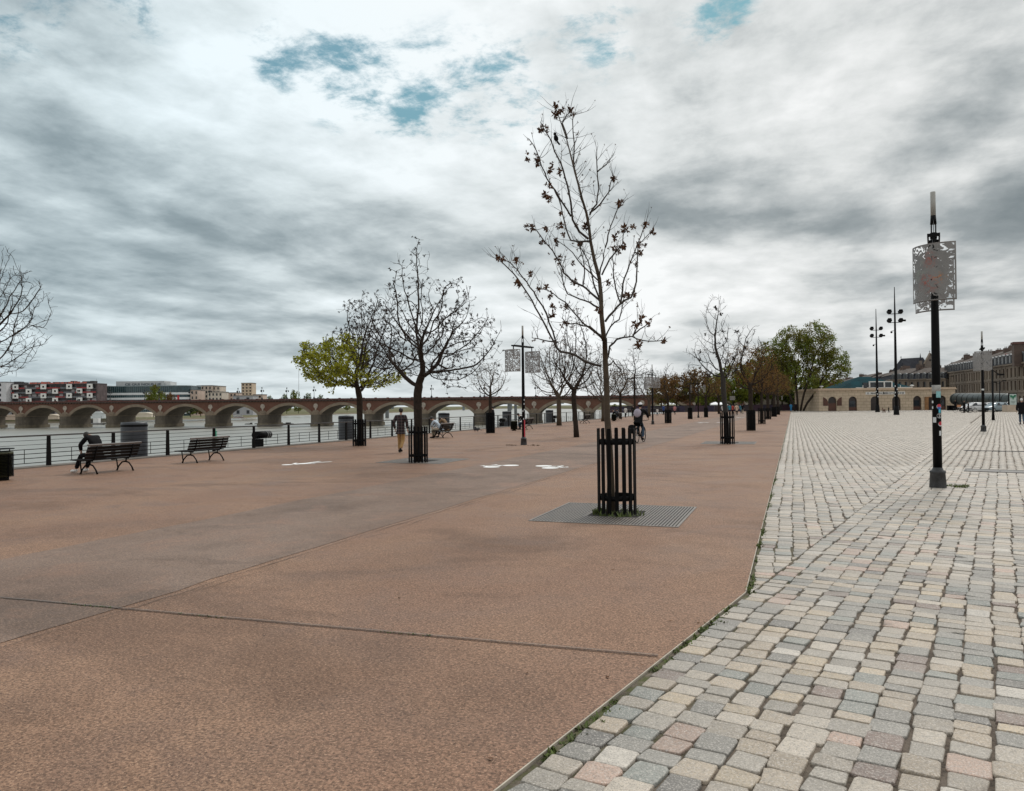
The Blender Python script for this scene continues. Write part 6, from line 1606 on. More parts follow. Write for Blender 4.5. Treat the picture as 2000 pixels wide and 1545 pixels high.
# church above the roofs
def church():
    d = 380; o = P(1762, 742, d); k = d/FPX; e = empty('church', (o[0], o[1], o[2]-14), yaw, 'gothic church with steep slate roof, pinnacles and a gable rising above the quay houses', 'church')
    Z = lambda y: P(1790, y, d)[2]-(o[2]-14); X = lambda px: (px-1762)*k
    CS = M('church_stone', (.19, .155, .13), .9, .25, .4, fine=.15)
    wl = MB(); wl.bb(X(1763), X(1824), 0, 10, 0, Z(722)); wl.build('wall', CS, e)
    rf = MB(); rf.add([(X(1762), -.3, Z(722)+.01), (X(1818), -.3, Z(722)+.01), (X(1818), 10, Z(722)+.01), (X(1762), 10, Z(722)+.01), (X(1770.5), 5, Z(699)), (X(1814), 5, Z(697))], [(0, 1, 5, 4), (1, 2, 5), (2, 3, 4, 5), (3, 0, 4), (3, 2, 1, 0)]); rf.build('roof', SLATE, e)
    gb = MB(); gb.prism([(X(1804), Z(722)), (X(1826), Z(722)), (X(1826), Z(712)), (X(1814.5), Z(692)), (X(1804), Z(711))], -1.5, -.35, lambda u, v, t: (u, t, v)); g_ = gb.build('gable', CS, e)
    gb = MB(); gb.prism([(X(1803), Z(712)), (X(1814.5), Z(691)), (X(1827), Z(713)), (X(1827), Z(711.5)), (X(1814.5), Z(689.6)), (X(1803), Z(710.5))], -1.8, -.2, lambda u, v, t: (u, t, v)); gb.build('coping', FST[2], g_)
    rs_ = MB(); rs_.lathe([(0, 0), (.5, 0), (.5, .12), (.3, .12)], 14); q = rs_.build('rose_window', FWIN, g_, (X(1814), -1.5, Z(704))); q.rotation_euler = (pi/2, 0, 0)
    for px, yt, yb, w in [(1761.5, 707, 724, 1.0), (1797, 690, 722, 1.1), (1756, 718, 725, .6)]:
        pn = MB(); x = X(px); ym = yt+(yb-yt)*.45; pn.bb(x-w/2, x+w/2, -1.2, -1.2+w, Z(yb)-3, Z(ym)); s_ = pn.build('pinnacle', CS, e)
        sp = MB(); sp.lathe([(w*.72, Z(ym)+.003), (w*.25, Z(ym)+(Z(yt)-Z(ym))*.5), (.04, Z(yt)), (0, Z(yt))], 8, (x, -1.2+w/2, 0)); sp.build('spire', SLATE, s_)
    for px, y in [(1770.5, 699), (1814.5, 690)]:
        cr = MB(); x = X(px); z = Z(y); yy_ = 5 if px < 1800 else -1; cr.bb(x-.08, x+.08, yy_-.08, yy_+.08, z-.2, z+1.2); cr.bb(x-.4, x-.081, yy_-.07, yy_+.07, z+.65, z+.8); cr.bb(x+.081, x+.4, yy_-.07, yy_+.07, z+.65, z+.8); cr.build('cross', BLM, e)
church()
# long dark ribbed tram shelter tube, stone blocks, poster panel
p = P(1866, 779.5, 150); q = P(1976, 784, 133); ax = (q-p); L = np.linalg.norm(ax[:2]); e = empty('rounded_shelter', (p[0], p[1], 0), atan2(ax[1], ax[0]), 'long dark green ribbed tube shaped shelter behind the parked cars', 'shelter')
GRS = M('shelter_green', (.045, .060, .060), .45, .25, .5); rad_ = 1.15
mb = MB(); mb.tube([(-.3, 0, 2.1), (0, 0, 2.1), (L*.5, 0, 2.0), (L*.93, 0, 1.85), (L, 0, 1.8), (L+.35, 0, 1.78)], [rad_*.8, rad_, rad_, rad_, rad_*.9, rad_*.5], 20); mb.build('shell', GRS, e)
for k in range(10):
    x = L*(.03+.1*k); z = 2.1-.3*x/L; mb = MB(); mb.tube([(x, 0, z), (x+.12, 0, z)], rad_*1.025, 20); mb.build('rib', IRON, e)
for k in range(5): MB().bb(L*(.05+.22*k), L*(.05+.22*k)+.3, -.4, .4, 0, 1.1).build('support', IRON, e)
def stone_block(px0, px1, y, h, label):
    a, b_ = G(px0, y), G(px1, y); w = np.linalg.norm(b_-a); e = empty('stone_block', tuple(a), yaw, label, 'stone block'); n = max(1, int(w/1.5))
    for k in range(n): MB().bb(w*k/n+.01, w*(k+1)/n-.01, 0, 1.2, 0, h).build('block', M('block_stone', (.44, .36, .28), .85, .12, 1.5, .2), e)
stone_block(1912, 1921, 801, .95, 'small pale stone block by the right hand lamp post'); stone_block(1967, 1990, 804.8, 1.05, 'long pale stone block under the poster panel')
g = G(1983, 804); d = dep(g); k = d/FPX; e = empty('poster_panel', (g[0], g[1]+1.2, 0), yaw, 'free standing poster panel with a green and white sheet beside the person in black', 'poster panel')
w = 16*k; z0, z1 = (804-792)*k, (804-768)*k
MB().bb(-w/2, w/2, 0, .22, z0, z1).build('case', BLACK, e); MB().bb(-w*.1, w*.1, .03, .19, 0, z0-.003).build('foot', BLACK, e)
ps = MB().bb(-w/2+.1, w/2-.1, -.02, -.003, z0+.1, z1-.1).build('poster', M('poster_white', (.42, .50, .47), .5, .1, 1), e)
for x, y, a, b_ in [(-.25, .72, .16, .3), (.0, .66, .22, .40), (.24, .74, .15, .28)]: mb = MB(); mb.prism([(w*(x-a), z0+(z1-z0)*(y+.12)), (w*x, z0+(z1-z0)*(y-b_*.55)), (w*(x+a), z0+(z1-z0)*(y+.12))][::1], -.03, -.023, lambda u, v, t: (u, t, v)); mb.build('green_print', M('poster_green', (.01, .16, .08), .5, .3, 3), ps)
for zq, wq in ((.30, .26), (.24, .2), (.12, .05)): MB().bb(-w*wq, w*wq, -.03, -.022, z0+(z1-z0)*zq, z0+(z1-z0)*(zq+.03)).build('print_line', M('print_grey', (.12, .16, .15), .5, .1, 1), ps)
# plain lamp masts and thin poles on the right
def thin_mast(px, py, top, label, arms):
    g = G(px, py); d = dep(g); k = d/FPX; H = (py-top)*k; e = empty('street_mast', tuple(g), 0, label, 'street lamp', 'plain thin street masts at the right'); w = .09
    mb = MB(); mb.tube([(0, 0, 0), (0, 0, 1), (0, 0, H)], [w*1.5, w, w*.6], 10); mb.build('pole', POLEM, e)
    R3 = Vector((cos(yaw), sin(yaw), 0)); ar = MB()
    for (dx_, dz, l) in arms: ar.bar(Vector((0, 0, H-dz)), R3*dx_+Vector((0, 0, H-dz+l)), .05, .06); ar.box(R3*dx_+Vector((0, 0, H-dz+l+.08)), (.5, .25, .14), yaw)
    ar.build('lamp_arm', POLEM, e)
thin_mast(1940, 821, 703, 'plain black mast with a short bracket right of the right hand lamp post', [(.75, .9, -.5)])
thin_mast(1953, 803, 743, 'small thin lamp mast near the parked scooter', [(-.8, .5, .15), (.8, .3, .2)])
thin_mast(1850, 800, 728, 'thin twin armed mast at the corner of the stone building', [(-1.2, .8, .0), (1.2, .8, .0)])
thin_mast(1897, 801, 775, 'very thin short pole above the white cars', [])
# end of quay: dark purple hoarding and hedge
a, b_ = P(1180, 800, 158), P(1565, 800, 164); rz = atan2(b_[1]-a[1], b_[0]-a[0]); L = np.linalg.norm((b_-a)[:2]); e = empty('hoarding', (a[0], a[1], 0), rz, 'low dark purple hoarding across the far end of the promenade', 'fence')
for k in range(20):
    mb = MB(); mb.bb(L*k/20+.02, L*(k+1)/20-.02, -.04, .04, .02, 1.32); mb.build('panel', M('hoarding_%s' % 'abc'[k % 3], [(.035, .012, .028), (.02, .014, .035), (.028, .02, .024)][k % 3], .6, .3, .5), e)
MB().bb(0, L, -.05, .05, 1.322, 1.40).build('top_rail', BLACK, e)
# ------------------------------------------------------------------ people
def skin_me(name, verts, edges, rad, sub=1):
    me = bpy.data.meshes.new('sk'); me.from_pydata([tuple(v) for v in verts], edges, []); o = bpy.data.objects.new('sk', me); COL.objects.link(o)
    md = o.modifiers.new('s', 'SKIN'); md.use_smooth_shade = True; md.branch_smoothing = .3
    for i, r in enumerate(rad):
        r = r if hasattr(r, '__len__') else (r, r); me.skin_vertices[0].data[i].radius = r
    me.skin_vertices[0].data[0].use_root = True
    if sub: s = o.modifiers.new('u', 'SUBSURF'); s.levels = sub; s.render_levels = sub
    dg = bpy.context.evaluated_depsgraph_get(); dg.update()
    out = bpy.data.meshes.new_from_object(o.evaluated_get(dg)); out.name = name
    bpy.data.objects.remove(o); bpy.data.meshes.remove(me)
    out.polygons.foreach_set('use_smooth', [True]*len(out.polygons)); return out
def V3(*a): return Vector(a)
POSES = {}
def pose_walk(k=1):
    return dict(pel=V3(0, 0, .93), wst=V3(0, .01, 1.10), chs=V3(0, .03, 1.32), nck=V3(0, .03, 1.47), hd=V3(0, .06, 1.62), hdt=V3(0, .05, 1.71),
      sh=(V3(-.19, .02, 1.42), V3(.19, .02, 1.42)), el=(V3(-.26, -.06*k, 1.15), V3(.26, .0, 1.14)), wr=(V3(-.26, .06*k, .92), V3(.25, .06, .91)),
      hip=(V3(-.09, 0, .90), V3(.09, 0, .90)), kn=(V3(-.09, .10*k, .50), V3(.09, .02*k, .49)), an=(V3(-.085, .06*k, .09), V3(.09, -.26*k, .16)), to=(V3(-.09, .22*k, .035), V3(.09, -.13*k, .05)))
def pose_stand():
    return dict(pel=V3(0, 0, .94), wst=V3(0, 0, 1.10), chs=V3(0, .01, 1.32), nck=V3(0, .01, 1.48), hd=V3(0, .03, 1.63), hdt=V3(0, .02, 1.72),
      sh=(V3(-.19, 0, 1.43), V3(.19, 0, 1.43)), el=(V3(-.25, -.02, 1.16), V3(.25, -.02, 1.16)), wr=(V3(-.24, .08, .93), V3(.24, .08, .93)),
      hip=(V3(-.09, 0, .91), V3(.09, 0, .91)), kn=(V3(-.10, .02, .50), V3(.10, .02, .50)), an=(V3(-.10, -.02, .09), V3(.10, -.02, .09)), to=(V3(-.11, .13, .035), V3(.11, .13, .035)))
def pose_sit(lean=.15, bow=0):
    L = lean
    ft = .26 if bow else 0
    if bow: return dict(pel=V3(0, 0, .53), wst=V3(0, .03, .73), chs=V3(0, .19, .92), nck=V3(0, .28, 1.06), hd=V3(0, .40, 1.06), hdt=V3(0, .48, 1.09),
      sh=(V3(-.19, .20, 1.02), V3(.19, .20, 1.02)), el=(V3(-.25, .38, .80), V3(.25, .36, .80)), wr=(V3(-.12, .50, .64), V3(.12, .46, .64)),
      hip=(V3(-.10, .04, .52), V3(.10, .04, .52)), kn=(V3(-.14, .47, .51), V3(.14, .47, .51)), an=(V3(-.14, .68, .09), V3(.14, .58, .09)), to=(V3(-.15, .83, .035), V3(.15, .73, .035)))
    return dict(pel=V3(0, 0, .53), wst=V3(0, .05+L*.2, .70), chs=V3(0, .06+L, .92-L*.18), nck=V3(0, .08+L*1.5, 1.06-L*.30), hd=V3(0, .14+L*1.9+bow*.08, 1.20-L*.45-bow*.14), hdt=V3(0, .15+L*2.1+bow*.14, 1.285-L*.5-bow*.2),
      sh=(V3(-.19, .06+L*1.3, 1.00-L*.25), V3(.19, .06+L*1.3, 1.00-L*.25)), el=(V3(-.24, .20+L*1.1, .76-L*.15), V3(.24, .20+L*1.1, .76-L*.15)), wr=(V3(-.12, .38+L*.5, .62), V3(.12, .38+L*.5, .62)),
      hip=(V3(-.10, .04, .52), V3(.10, .04, .52)), kn=(V3(-.13, .46, .50), V3(.13, .46, .50)), an=(V3(-.13, .42+ft, .09), V3(.13, .46+ft*.6, .09)), to=(V3(-.14, .57+ft, .035), V3(.14, .61+ft*.6, .035)))
def pose_ride():
    return dict(pel=V3(0, -.02, .98), wst=V3(0, .05, 1.14), chs=V3(0, .15, 1.34), nck=V3(0, .20, 1.48), hd=V3(0, .26, 1.62), hdt=V3(0, .25, 1.71),
      sh=(V3(-.19, .17, 1.43), V3(.19, .17, 1.43)), el=(V3(-.31, .32, 1.22), V3(.31, .32, 1.22)), wr=(V3(-.28, .52, 1.08), V3(.28, .52, 1.08)),
      hip=(V3(-.09, 0, .95), V3(.09, 0, .95)), kn=(V3(-.13, .36, .72), V3(.13, .22, .57)), an=(V3(-.12, .16, .40), V3(.13, .10, .17)), to=(V3(-.13, .29, .37), V3(.14, .24, .12)))
def hand_chain(vs, es, rs, w, el, root, s, curl=.5):
    """palm, four unequal fingers with a knuckle bend and a thumb leaving the side of the palm"""
    d = (w-el).normalized(); side = V3(0, 1, 0)-d*d.y; side = side.normalized() if side.length > .1 else V3(1, 0, 0)
    nrm = d.cross(side)*s
    pm = w+d*.055; vs.append(pm); rs.append((.026, .018)); es.append((root, len(vs)-1)); ip = len(vs)-1
    for k, (o_, L) in enumerate(((.024, .068), (.008, .076), (-.008, .071), (-.023, .056))):
        a = pm+d*.035+side*o_; b_ = a+d*L*.5+nrm*.01*curl*3; c = b_+d*L*.35+nrm*L*.45*curl
        i0 = len(vs); vs += [a, b_, c]; rs += [.0095, .0085, .007]; es += [(ip, i0), (i0, i0+1), (i0+1, i0+2)]
    i0 = len(vs); a = pm-d*.02+side*.034; b_ = a+side*.022+d*.03; c = b_+d*.028+nrm*.008; vs += [a, b_, c]; rs += [.0115, .010, .0085]; es += [(ip, i0), (i0, i0+1), (i0+1, i0+2)]
def body_meshes(P_, fingers=False, bulk=1.0, long=False, hood=False):
    p = P_; out = {}
    # body
    vs = [p['pel'], p['wst'], p['chs'], p['nck'], p['hd'].lerp(p['nck'], .55)]; rs = [(.080, .062), (.072, .056), (.080, .060), .050, .050]; es = [(0, 1), (1, 2), (2, 3), (3, 4)]
    hd, ht = p['hd'], p['hdt']; ax = (ht-hd).normalized(); fwd = V3(0, 1, 0)-ax*ax.y; fwd.normalize()
    i = len(vs); vs += [hd-ax*.055+fwd*.02, hd, ht-ax*.02]; rs += [(.060, .066), (.076, .088), (.060, .070)]; es += [(4, i), (i, i+1), (i+1, i+2)]
    j = len(vs); vs += [hd+fwd*.098-ax*.012]; rs += [.013]; es += [(i+1, j)]
    for s in (0, 1):
        k = len(vs); vs += [p['sh'][s], p['el'][s], p['wr'][s]]; rs += [.052, .038, .026]; es += [(2, k), (k, k+1), (k+1, k+2)]
        if fingers: hand_chain(vs, es, rs, p['wr'][s], p['el'][s], k+2, 1 if s else -1)
        else: vs.append(p['wr'][s]+(p['wr'][s]-p['el'][s]).normalized()*.13); rs.append((.034, .02)); es.append((k+2, len(vs)-1))
        k = len(vs); vs += [p['hip'][s], p['kn'][s], p['an'][s], p['to'][s]]; rs += [.082, .055, .038, .035]; es += [(0, k), (k, k+1), (k+1, k+2), (k+2, k+3)]
    out['body'] = skin_me('person', vs, es, rs)
    b = bulk
    vs = [p['pel']+V3(0, 0, -.06 if p['pel'].z > .7 else .01), p['wst'], p['chs'], p['nck']+(p['chs']-p['nck'])*.18]; rs = [(.165*b, .125*b), (.155*b, .120*b), (.165*b, .125*b), (.085, .08)]; es = [(0, 1), (1, 2), (2, 3)]
    vs.append(p['pel']+(p['pel']-p['wst']).normalized()*(.13 if p['pel'].z > .7 else .06)); rs.append((.155*b, .125*b)); es.append((0, 4))
    for s in (0, 1):
        k = len(vs); vs += [p['sh'][s], p['el'][s], p['wr'][s].lerp(p['el'][s], .04)]; rs += [.074*b, .060*b, .047*b]; es += [(2, k), (k, k+1), (k+1, k+2)]
    out['jacket'] = skin_me('jacket', vs, es, rs, 2)
    vs = [p['pel']+V3(0, 0, .0)]; rs = [(.125, .095)]; es = []
    for s in (0, 1):
        k = len(vs); vs += [p['hip'][s]+V3(0, 0, -.04), p['kn'][s], p['an'][s].lerp(p['kn'][s], .06)]; rs += [.088, .074, .060]; es += [(0, k), (k, k+1), (k+1, k+2)]
    out['trousers'] = skin_me('trousers', vs, es, rs, 2)
    for s in (0, 1):
        mb = MB(); a, t_ = p['an'][s], p['to'][s]; d = (t_-a); d.z *= .3; d.normalize(); c = a.lerp(t_, .45)+V3(0, 0, -.012)
        Mx = Matrix((d.cross(V3(0, 0, 1)).normalized(), d, V3(0, 0, 1))).transposed()
        mb.ell(c, (.048, .135, .045), 10, 6, Mx); mb.ell(a+V3(0, 0, -.02), (.045, .055, .06), 8, 6); out['shoe%d' % s] = mb.mesh('shoe')
    mb = MB(); Mx = Matrix((ax.cross(fwd)*-1, fwd, ax)).transposed()
    mb.ell(hd+ax*.028-fwd*.012, (.086, .094, .098), 12, 8, Mx); out['hair'] = mb.mesh('hair')
    out['eyes'] = None
    return out
PB = {}
def person(px, py, hpx, rz, label, pose='walk', jacket=CLOTHK, trousers=DENIM, shoes=RUBBER, hair=HAIRD, fingers=False, bulk=1.0, xyz=None, group=None, sc=None, skin=SKIN, hat=None):
    key = (pose, fingers, bulk)
    if key not in PB:
        PB[key] = body_meshes(pose_walk() if pose == 'walk' else pose_walk(-1) if pose == 'walk2' else pose_stand() if pose == 'stand' else pose_ride() if pose == 'ride' else pose_sit(.27, 1) if pose == 'hunch' else pose_sit(.22) if pose == 'sit2' else pose_sit(.08), fingers, bulk)
    B = PB[key]
    g = G(px, py) if xyz is None else np.array(xyz); s = sc or (hpx*dep(g)/FPX/1.75)
    b_ = link('person', B['body'].copy(), skin, None, tuple(g), rz); b_.scale = (s, s, s); tag(b_, label, 'person', group)
    for nm, mt in (('jacket', jacket), ('trousers', trousers), ('shoe0', shoes), ('shoe1', shoes), ('hair', hair)): 
        if mt: link(nm.rstrip('01'), B[nm].copy(), mt, b_)
    return b_
def plaid():
    mt, t, b = newmat('plaid_wool'); o = t.new('ShaderNodeTexCoord').outputs['Object']; s = t.new('ShaderNodeSeparateXYZ'); t.set(s.inputs[0], o)
    def st(v, f, w): return t.math('LESS_THAN', t.math('FRACT', t.math('MULTIPLY', v, f)), w)
    sx = t.math('ADD', s.outputs[0], t.math('MULTIPLY', s.outputs[1], .7))
    a, b2 = st(sx, 9, .34), st(s.outputs[2], 9, .34)
    c = t.mix(t.math('MULTIPLY', a, .45), (.008, .008, .010), (.05, .009, .012)); c = t.mix(t.math('MULTIPLY', b2, .45), c, (.05, .009, .012))
    c = t.mix(t.math('MAXIMUM', st(sx, 7, .06), st(s.outputs[2], 9, .07)), c, (.16, .145, .14)); t.set(b.inputs['Base Color'], c); b.inputs['Roughness'].default_value = .9
    return mt
# walking man
mp = G(783, 884); wm = person(783, 884, 88, .12, 'person walking away in a dark plaid jacket and tan trousers', 'walk', plaid(), TAN, RUBBER, HAIRD, True, 1.08)
# hunched person on the first bench
def seat_person(px, Y, label, pose, **kw):
    return person(0, 0, 0, pi/2, label, pose, xyz=(-18.62+kw.pop('dx', 0), Y, 0), sc=kw.pop('sc', 1.0), **kw)
seat_person(0, 16.5, 'person hunched forward on the first bench in black clothes and white trainers', 'hunch', trousers=CLOTHK, shoes=WHITEP, fingers=True, bulk=1.05)
Y3 = b3[1]; Y4 = b4[1]; Y5 = b5[1]; Y6 = b6[1]
CO = M('brown_coat', (.16, .095, .045), .85, .2, 9); BWc = M('pale_blue_cloth', (.40, .46, .52), .85, .15, 9); WHc = M('white_cloth', (.62, .60, .58), .85, .1, 9); BLc = M('blue_cloth', (.02, .06, .22), .8, .2, 9); TEc = M('teal_cloth', (.03, .20, .27), .8, .2, 9); PKc = M('pink_cloth', (.50, .22, .22), .8, .15, 9); CRc = M('cream_cloth', (.55, .42, .32), .8, .1, 9); BGc = M('beige_cloth', (.36, .31, .24), .8, .1, 9); RDc = M('red_cloth', (.40, .05, .03), .8, .1, 9); AZc = M('azure_cloth', (.01, .18, .38), .8, .1, 9)
seat_person(0, Y3+.35, 'person in a brown coat bent over on the bench behind the broad bare tree', 'hunch', jacket=CO, trousers=CLOTHK)
seat_person(0, Y3-.45, 'person in pale blue sitting beside the brown coated one', 'sit2', jacket=BWc, trousers=BGc)
seat_person(0, Y4-.3, 'person in black on the bench behind the two panel lamp', 'sit2')
seat_person(0, Y6-.4, 'person in black on the farthest bench left of the cyclist', 'sit2')
seat_person(0, Y6+.5, 'person in grey on the farthest bench beside the one in black', 'sit', jacket=CLOTHG)
g = XP(963, 838, -21.9); person(0, 0, 0, pi/2+.2, 'person in a long dark coat standing at the railing behind the small pale tree', 'stand', CLOTHK, CLOTHK, bulk=1.25, xyz=(-21.9, g[1], 0), sc=1.0)
person(1222, 816, 22, -.5, 'person in a white top walking behind the cyclist', 'walk', WHc, CLOTHK)
person(1237, 815, 24, .3, 'person in black standing just left of the cyclist', 'stand', CLOTHK, CLOTHK)
FW = 'distant people strolling along the promenade'
for px, py, h, rz, ps, j, tr, lb in [(1284, 812, 15, .5, 'walk', WHc, DENIM, 'distant person in white bending near the far lamp right of the cyclist'), (1296, 810, 20, 1.0, 'stand', BLc, CLOTHK, 'distant person in dark blue beside the guard right of the cyclist'), (1318, 810, 19, 2.6, 'walk', PKc, CLOTHK, 'distant person in pink walking left of the slim dark tree'), (1412, 809.5, 19, .2, 'stand', WHc, CLOTHK, 'distant person with a white top just left of the sparse tree'), (1425, 809, 20, .1, 'walk', TEc, CLOTHK, 'distant person in teal right behind the sparse tree trunk'), (1431, 808, 18, .1, 'walk2', RDc, CLOTHK, 'distant person in red right of the sparse tree'), (1439, 811.5, 23, .05, 'walk', CRc, CLOTHK, 'distant person in a cream top and dark shorts right of the sparse tree'), (1447, 807.5, 18, .0, 'walk2', TEc, DENIM, 'distant person in teal between the cream top and the black top'), (1450.5, 808.5, 20, .05, 'walk', CLOTHK, BGc, 'distant person in a black top and beige trousers'), (1545, 803.5, 16, .3, 'stand', AZc, AZc, 'distant person dressed all in bright blue at the end of the promenade'), (1736, 806.0, 12, 1.0, 'walk', CLOTHK, CLOTHK, 'tiny distant person in black between the floodlight masts')]:
    person(px, py, h, rz, lb, ps, j, tr, group=FW)
person(1996, 829.5, 52, -.15, 'person in a black coat and jeans at the right picture edge', 'walk', CLOTHK, DENIM, RUBBER, M('white_hair', (.6, .58, .55), .7, .1, 12), True, 1.25)
# brown dog
g = G(1726.5, 807); mb = MB(); e = empty('dog', (g[0], g[1], 0), .3, 'small brown dog standing between the floodlight masts', 'dog')
vs = [V3(0, .28, .52), V3(0, .05, .50), V3(0, -.28, .50), V3(0, -.50, .62), V3(0, .42, .66), V3(0, .52, .76), V3(0, .66, .73)]; rs = [.13, .125, .11, .025, .08, .085, .045]; es = [(0, 1), (1, 2), (2, 3), (0, 4), (4, 5), (5, 6)]
for x in (-.08, .08):
    k = len(vs); vs += [V3(x, .28, .36), V3(x, .27, .2), V3(x, .29, .03)]; rs += [.055, .034, .034]; es += [(0, k), (k, k+1), (k+1, k+2)]
    k = len(vs); vs += [V3(x, -.24, .36), V3(x, -.36, .19), V3(x, -.30, .03)]; rs += [.07, .032, .032]; es += [(2, k), (k, k+1), (k+1, k+2)]
    k = len(vs); vs += [V3(x*.6, .50, .86)]; rs += [.018]; es += [(5, k)]
link('body', skin_me('dog', vs, es, rs), M('dog_brown', (.10, .05, .03), .85, .3, 9), e)
# pigeons
PGN = None
for i, (px, py, lb) in enumerate([(928, 843.5, 'left one of two pigeons on the ground near the small pale tree'), (933.5, 843.5, 'right one of two pigeons on the ground near the small pale tree')]):
    g = G(px, py)
    if PGN is None:
        e = empty('pigeon', tuple(g)); mb = MB(); mb.ell((0, 0, .14), (.065, .13, .07), 10, 7, Matrix.Rotation(-.3, 3, 'X')); mb.ell((0, .13, .245), (.035, .042, .036), 8, 6); mb.tube([(0, .09, .17), (0, .125, .23)], [.045, .032], 7); mb.bar((0, -.09, .11), (0, -.23, .06), .07, .015); mb.tube([(0, .165, .245), (0, .195, .238)], [.012, .003], 5); mb.build('body', M('pigeon_grey', (.045, .045, .05), .8, .4, 30), e)
        mb = MB()
        for x in (-.025, .025): mb.tube([(x, 0, .09), (x, .01, 0)], .007, 4)
        mb.build('legs', M('pigeon_legs', (.25, .08, .06), .7, .1, 9), e); PGN = e
    else: e = copy_tree(PGN); e.location = tuple(g)
    e.rotation_euler[2] = 1.0+i*1.2; e.scale = (1.3,)*3; tag(e, lb, 'pigeon', 'pigeons on the promenade')
# ------------------------------------------------------------------ bicycles
BK = None
def bicycle(loc, rz, label, frame=None):
    global BK
    if BK is None:
        e = empty('bicycle', loc)
        for y in (-.52, .53):
            w = MB(); n = 26
            w.tube([(0, y+.335*cos(2*pi*k/n), .35+.335*sin(2*pi*k/n)) for k in range(n+1)], .019, 6, False); wh = w.build('wheel', RUBBER, e)
            sp = MB()
            for k in range(9): sp.tube([(0, y, .35), (0, y+.32*cos(2*pi*k/9), .35+.32*sin(2*pi*k/9))], .0025, 3)
            sp.tube([(-.04, y, .35), (.04, y, .35)], .022, 8); sp.build('spokes', GREYM, wh)
        f = MB(); J = dict(bb=(0, -.08, .30), seat=(0, -.22, .80), head=(0, .36, .85), hb=(0, .39, .72), rear=(0, -.52, .35), front=(0, .53, .35))
        for a, b_ in (('bb', 'seat'), ('seat', 'head'), ('bb', 'hb'), ('head', 'hb')): f.tube([J[a], J[b_]], .017, 7)
        for x in (-.05, .05):
            f.tube([(x*.4, -.10, .30), (x, -.52, .35)], .010, 5); f.tube([(x*.4, -.21, .76), (x, -.52, .35)], .009, 5); f.tube([(x*.7, .39, .72), (x, .53, .35)], .012, 5)
        f.build('frame', frame or IRON, e)
        h = MB(); h.tube([J['head'], (0, .34, 1.02)], .013, 6); h.tube([(-.30, .28, 1.04), (-.12, .34, 1.02), (.12, .34, 1.02), (.30, .28, 1.04)], .013, 6); h.build('handlebar', IRON, e)
        s = MB(); s.tube([J['seat'], (0, -.245, .92)], .013, 6); s.prism([(-.08, -.38), (.08, -.38), (.03, -.12), (-.03, -.12)], .92, .97, lambda u, v, t: (u, v, t)); s.build('saddle', RUBBER, e)
        m_ = MB()
        for y in (-.52, .53): m_.tube([(0, y+.37*cos(q), .35+.37*sin(q)) for q in np.linspace(.5, 2.9, 9)], .02, 5)
        m_.build('mudguard', IRON, e)
        c = MB(); c.tube([(.05, -.08, .30), (.05, -.01, .14)], .010, 5); c.tube([(-.05, -.08, .30), (-.05, -.15, .46)], .010, 5); c.box((.1, -.01, .14), (.1, .06, .02)); c.box((-.1, -.15, .46), (.1, .06, .02)); c.tube([(.045, -.08, .30), (.055, -.08, .30)], .09, 14); c.build('crank', IRON, e)
        BK = e
    else: e = copy_tree(BK); e.location = loc
    e.rotation_euler[2] = rz
    return tag(e, label, 'bicycle', 'bicycles')
gc = G(1244.5, 865.5); rzc = -.10
co_, si_ = cos(rzc), sin(rzc); by = np.array([gc[0]-si_*.52, gc[1]+co_*.52, 0])
bicycle(tuple(by), rzc, 'dark bicycle ridden by the helmeted cyclist on the path')
cy = person(0, 0, 0, rzc, 'helmeted cyclist in a black jacket and jeans riding away along the bike path', 'ride', CLOTHK, DENIM, RUBBER, HAIRD, True, 1.18, xyz=(by[0]+si_*.2, by[1]-co_*.2, .04), sc=1.03)
ph = pose_ride(); hb = MB(); hb.ell(ph['hd']+V3(0, -.0, .045), (.105, .135, .095), 14, 9); hm = hb.build('helmet', BLACK, cy)
hb = MB(); hb.ell(ph['hd']+V3(0, -.01, .075), (.102, .13, .082), 14, 9); hb.build('helmet_shell', M('helmet_white', (.62, .62, .64), .4, .08, 8), hm)
# lilac grey rucksack strapped to the back
mb = MB(); mb.ell(V3(-.05, -.05, 1.30), (.175, .11, .205), 14, 10, Matrix.Rotation(-.3, 3, 'X')); rk = mb.build('rucksack', M('rucksack_lilac', (.36, .32, .38), .8, .15, 9), None); rk.location = cy.location; rk.rotation_euler = cy.rotation_euler; rk.scale = cy.scale
tag(rk, 'lilac grey rucksack on the back of the cyclist', 'rucksack')
mb = MB(); mb.box((0, 0, .30), (.34, .17, .34)); mb.ell((0, 0, .46), (.17, .09, .09), 10, 6); mb.ell((-.02, -.085, .28), (.14, .03, .13), 10, 6); pn = mb.build('pannier_bag', CLOTHK, None); pn.location = (by[0]-co_*.26+si_*.45, by[1]-si_*.26-co_*.45, .30); pn.rotation_euler = (0, 0, rzc+pi/2*.15); tag(pn, 'black pannier bag hanging at the left of the ridden bicycle', 'bag')
for px, py, rz, lb in [(1873, 805.5, 1.1, 'bicycle with an orange basket, leftmost of the group by the stone building'), (1888, 806.5, -1.3, 'middle bicycle of the group by the stone building'), (1899, 806.5, -.9, 'rightmost bicycle of the group by the stone building')]:
    g = G(px, py); bicycle(tuple(g), rz, lb)
GBp = 'people chatting with bicycles by the stone building'
person(1866, 801, 21, -.6, 'person in black standing next to the black bins by the stone building', 'stand', CLOTHK, CLOTHK, group=GBp)
person(1883, 806.5, 25, -1.3, 'person in black in the middle of the bicycle group', 'stand', CLOTHK, CLOTHK, group=GBp, bulk=1.15)
person(1891.5, 806, 22, 1.2, 'person in black at the right of the bicycle group', 'stand', CLOTHK, CLOTHK, group=GBp)
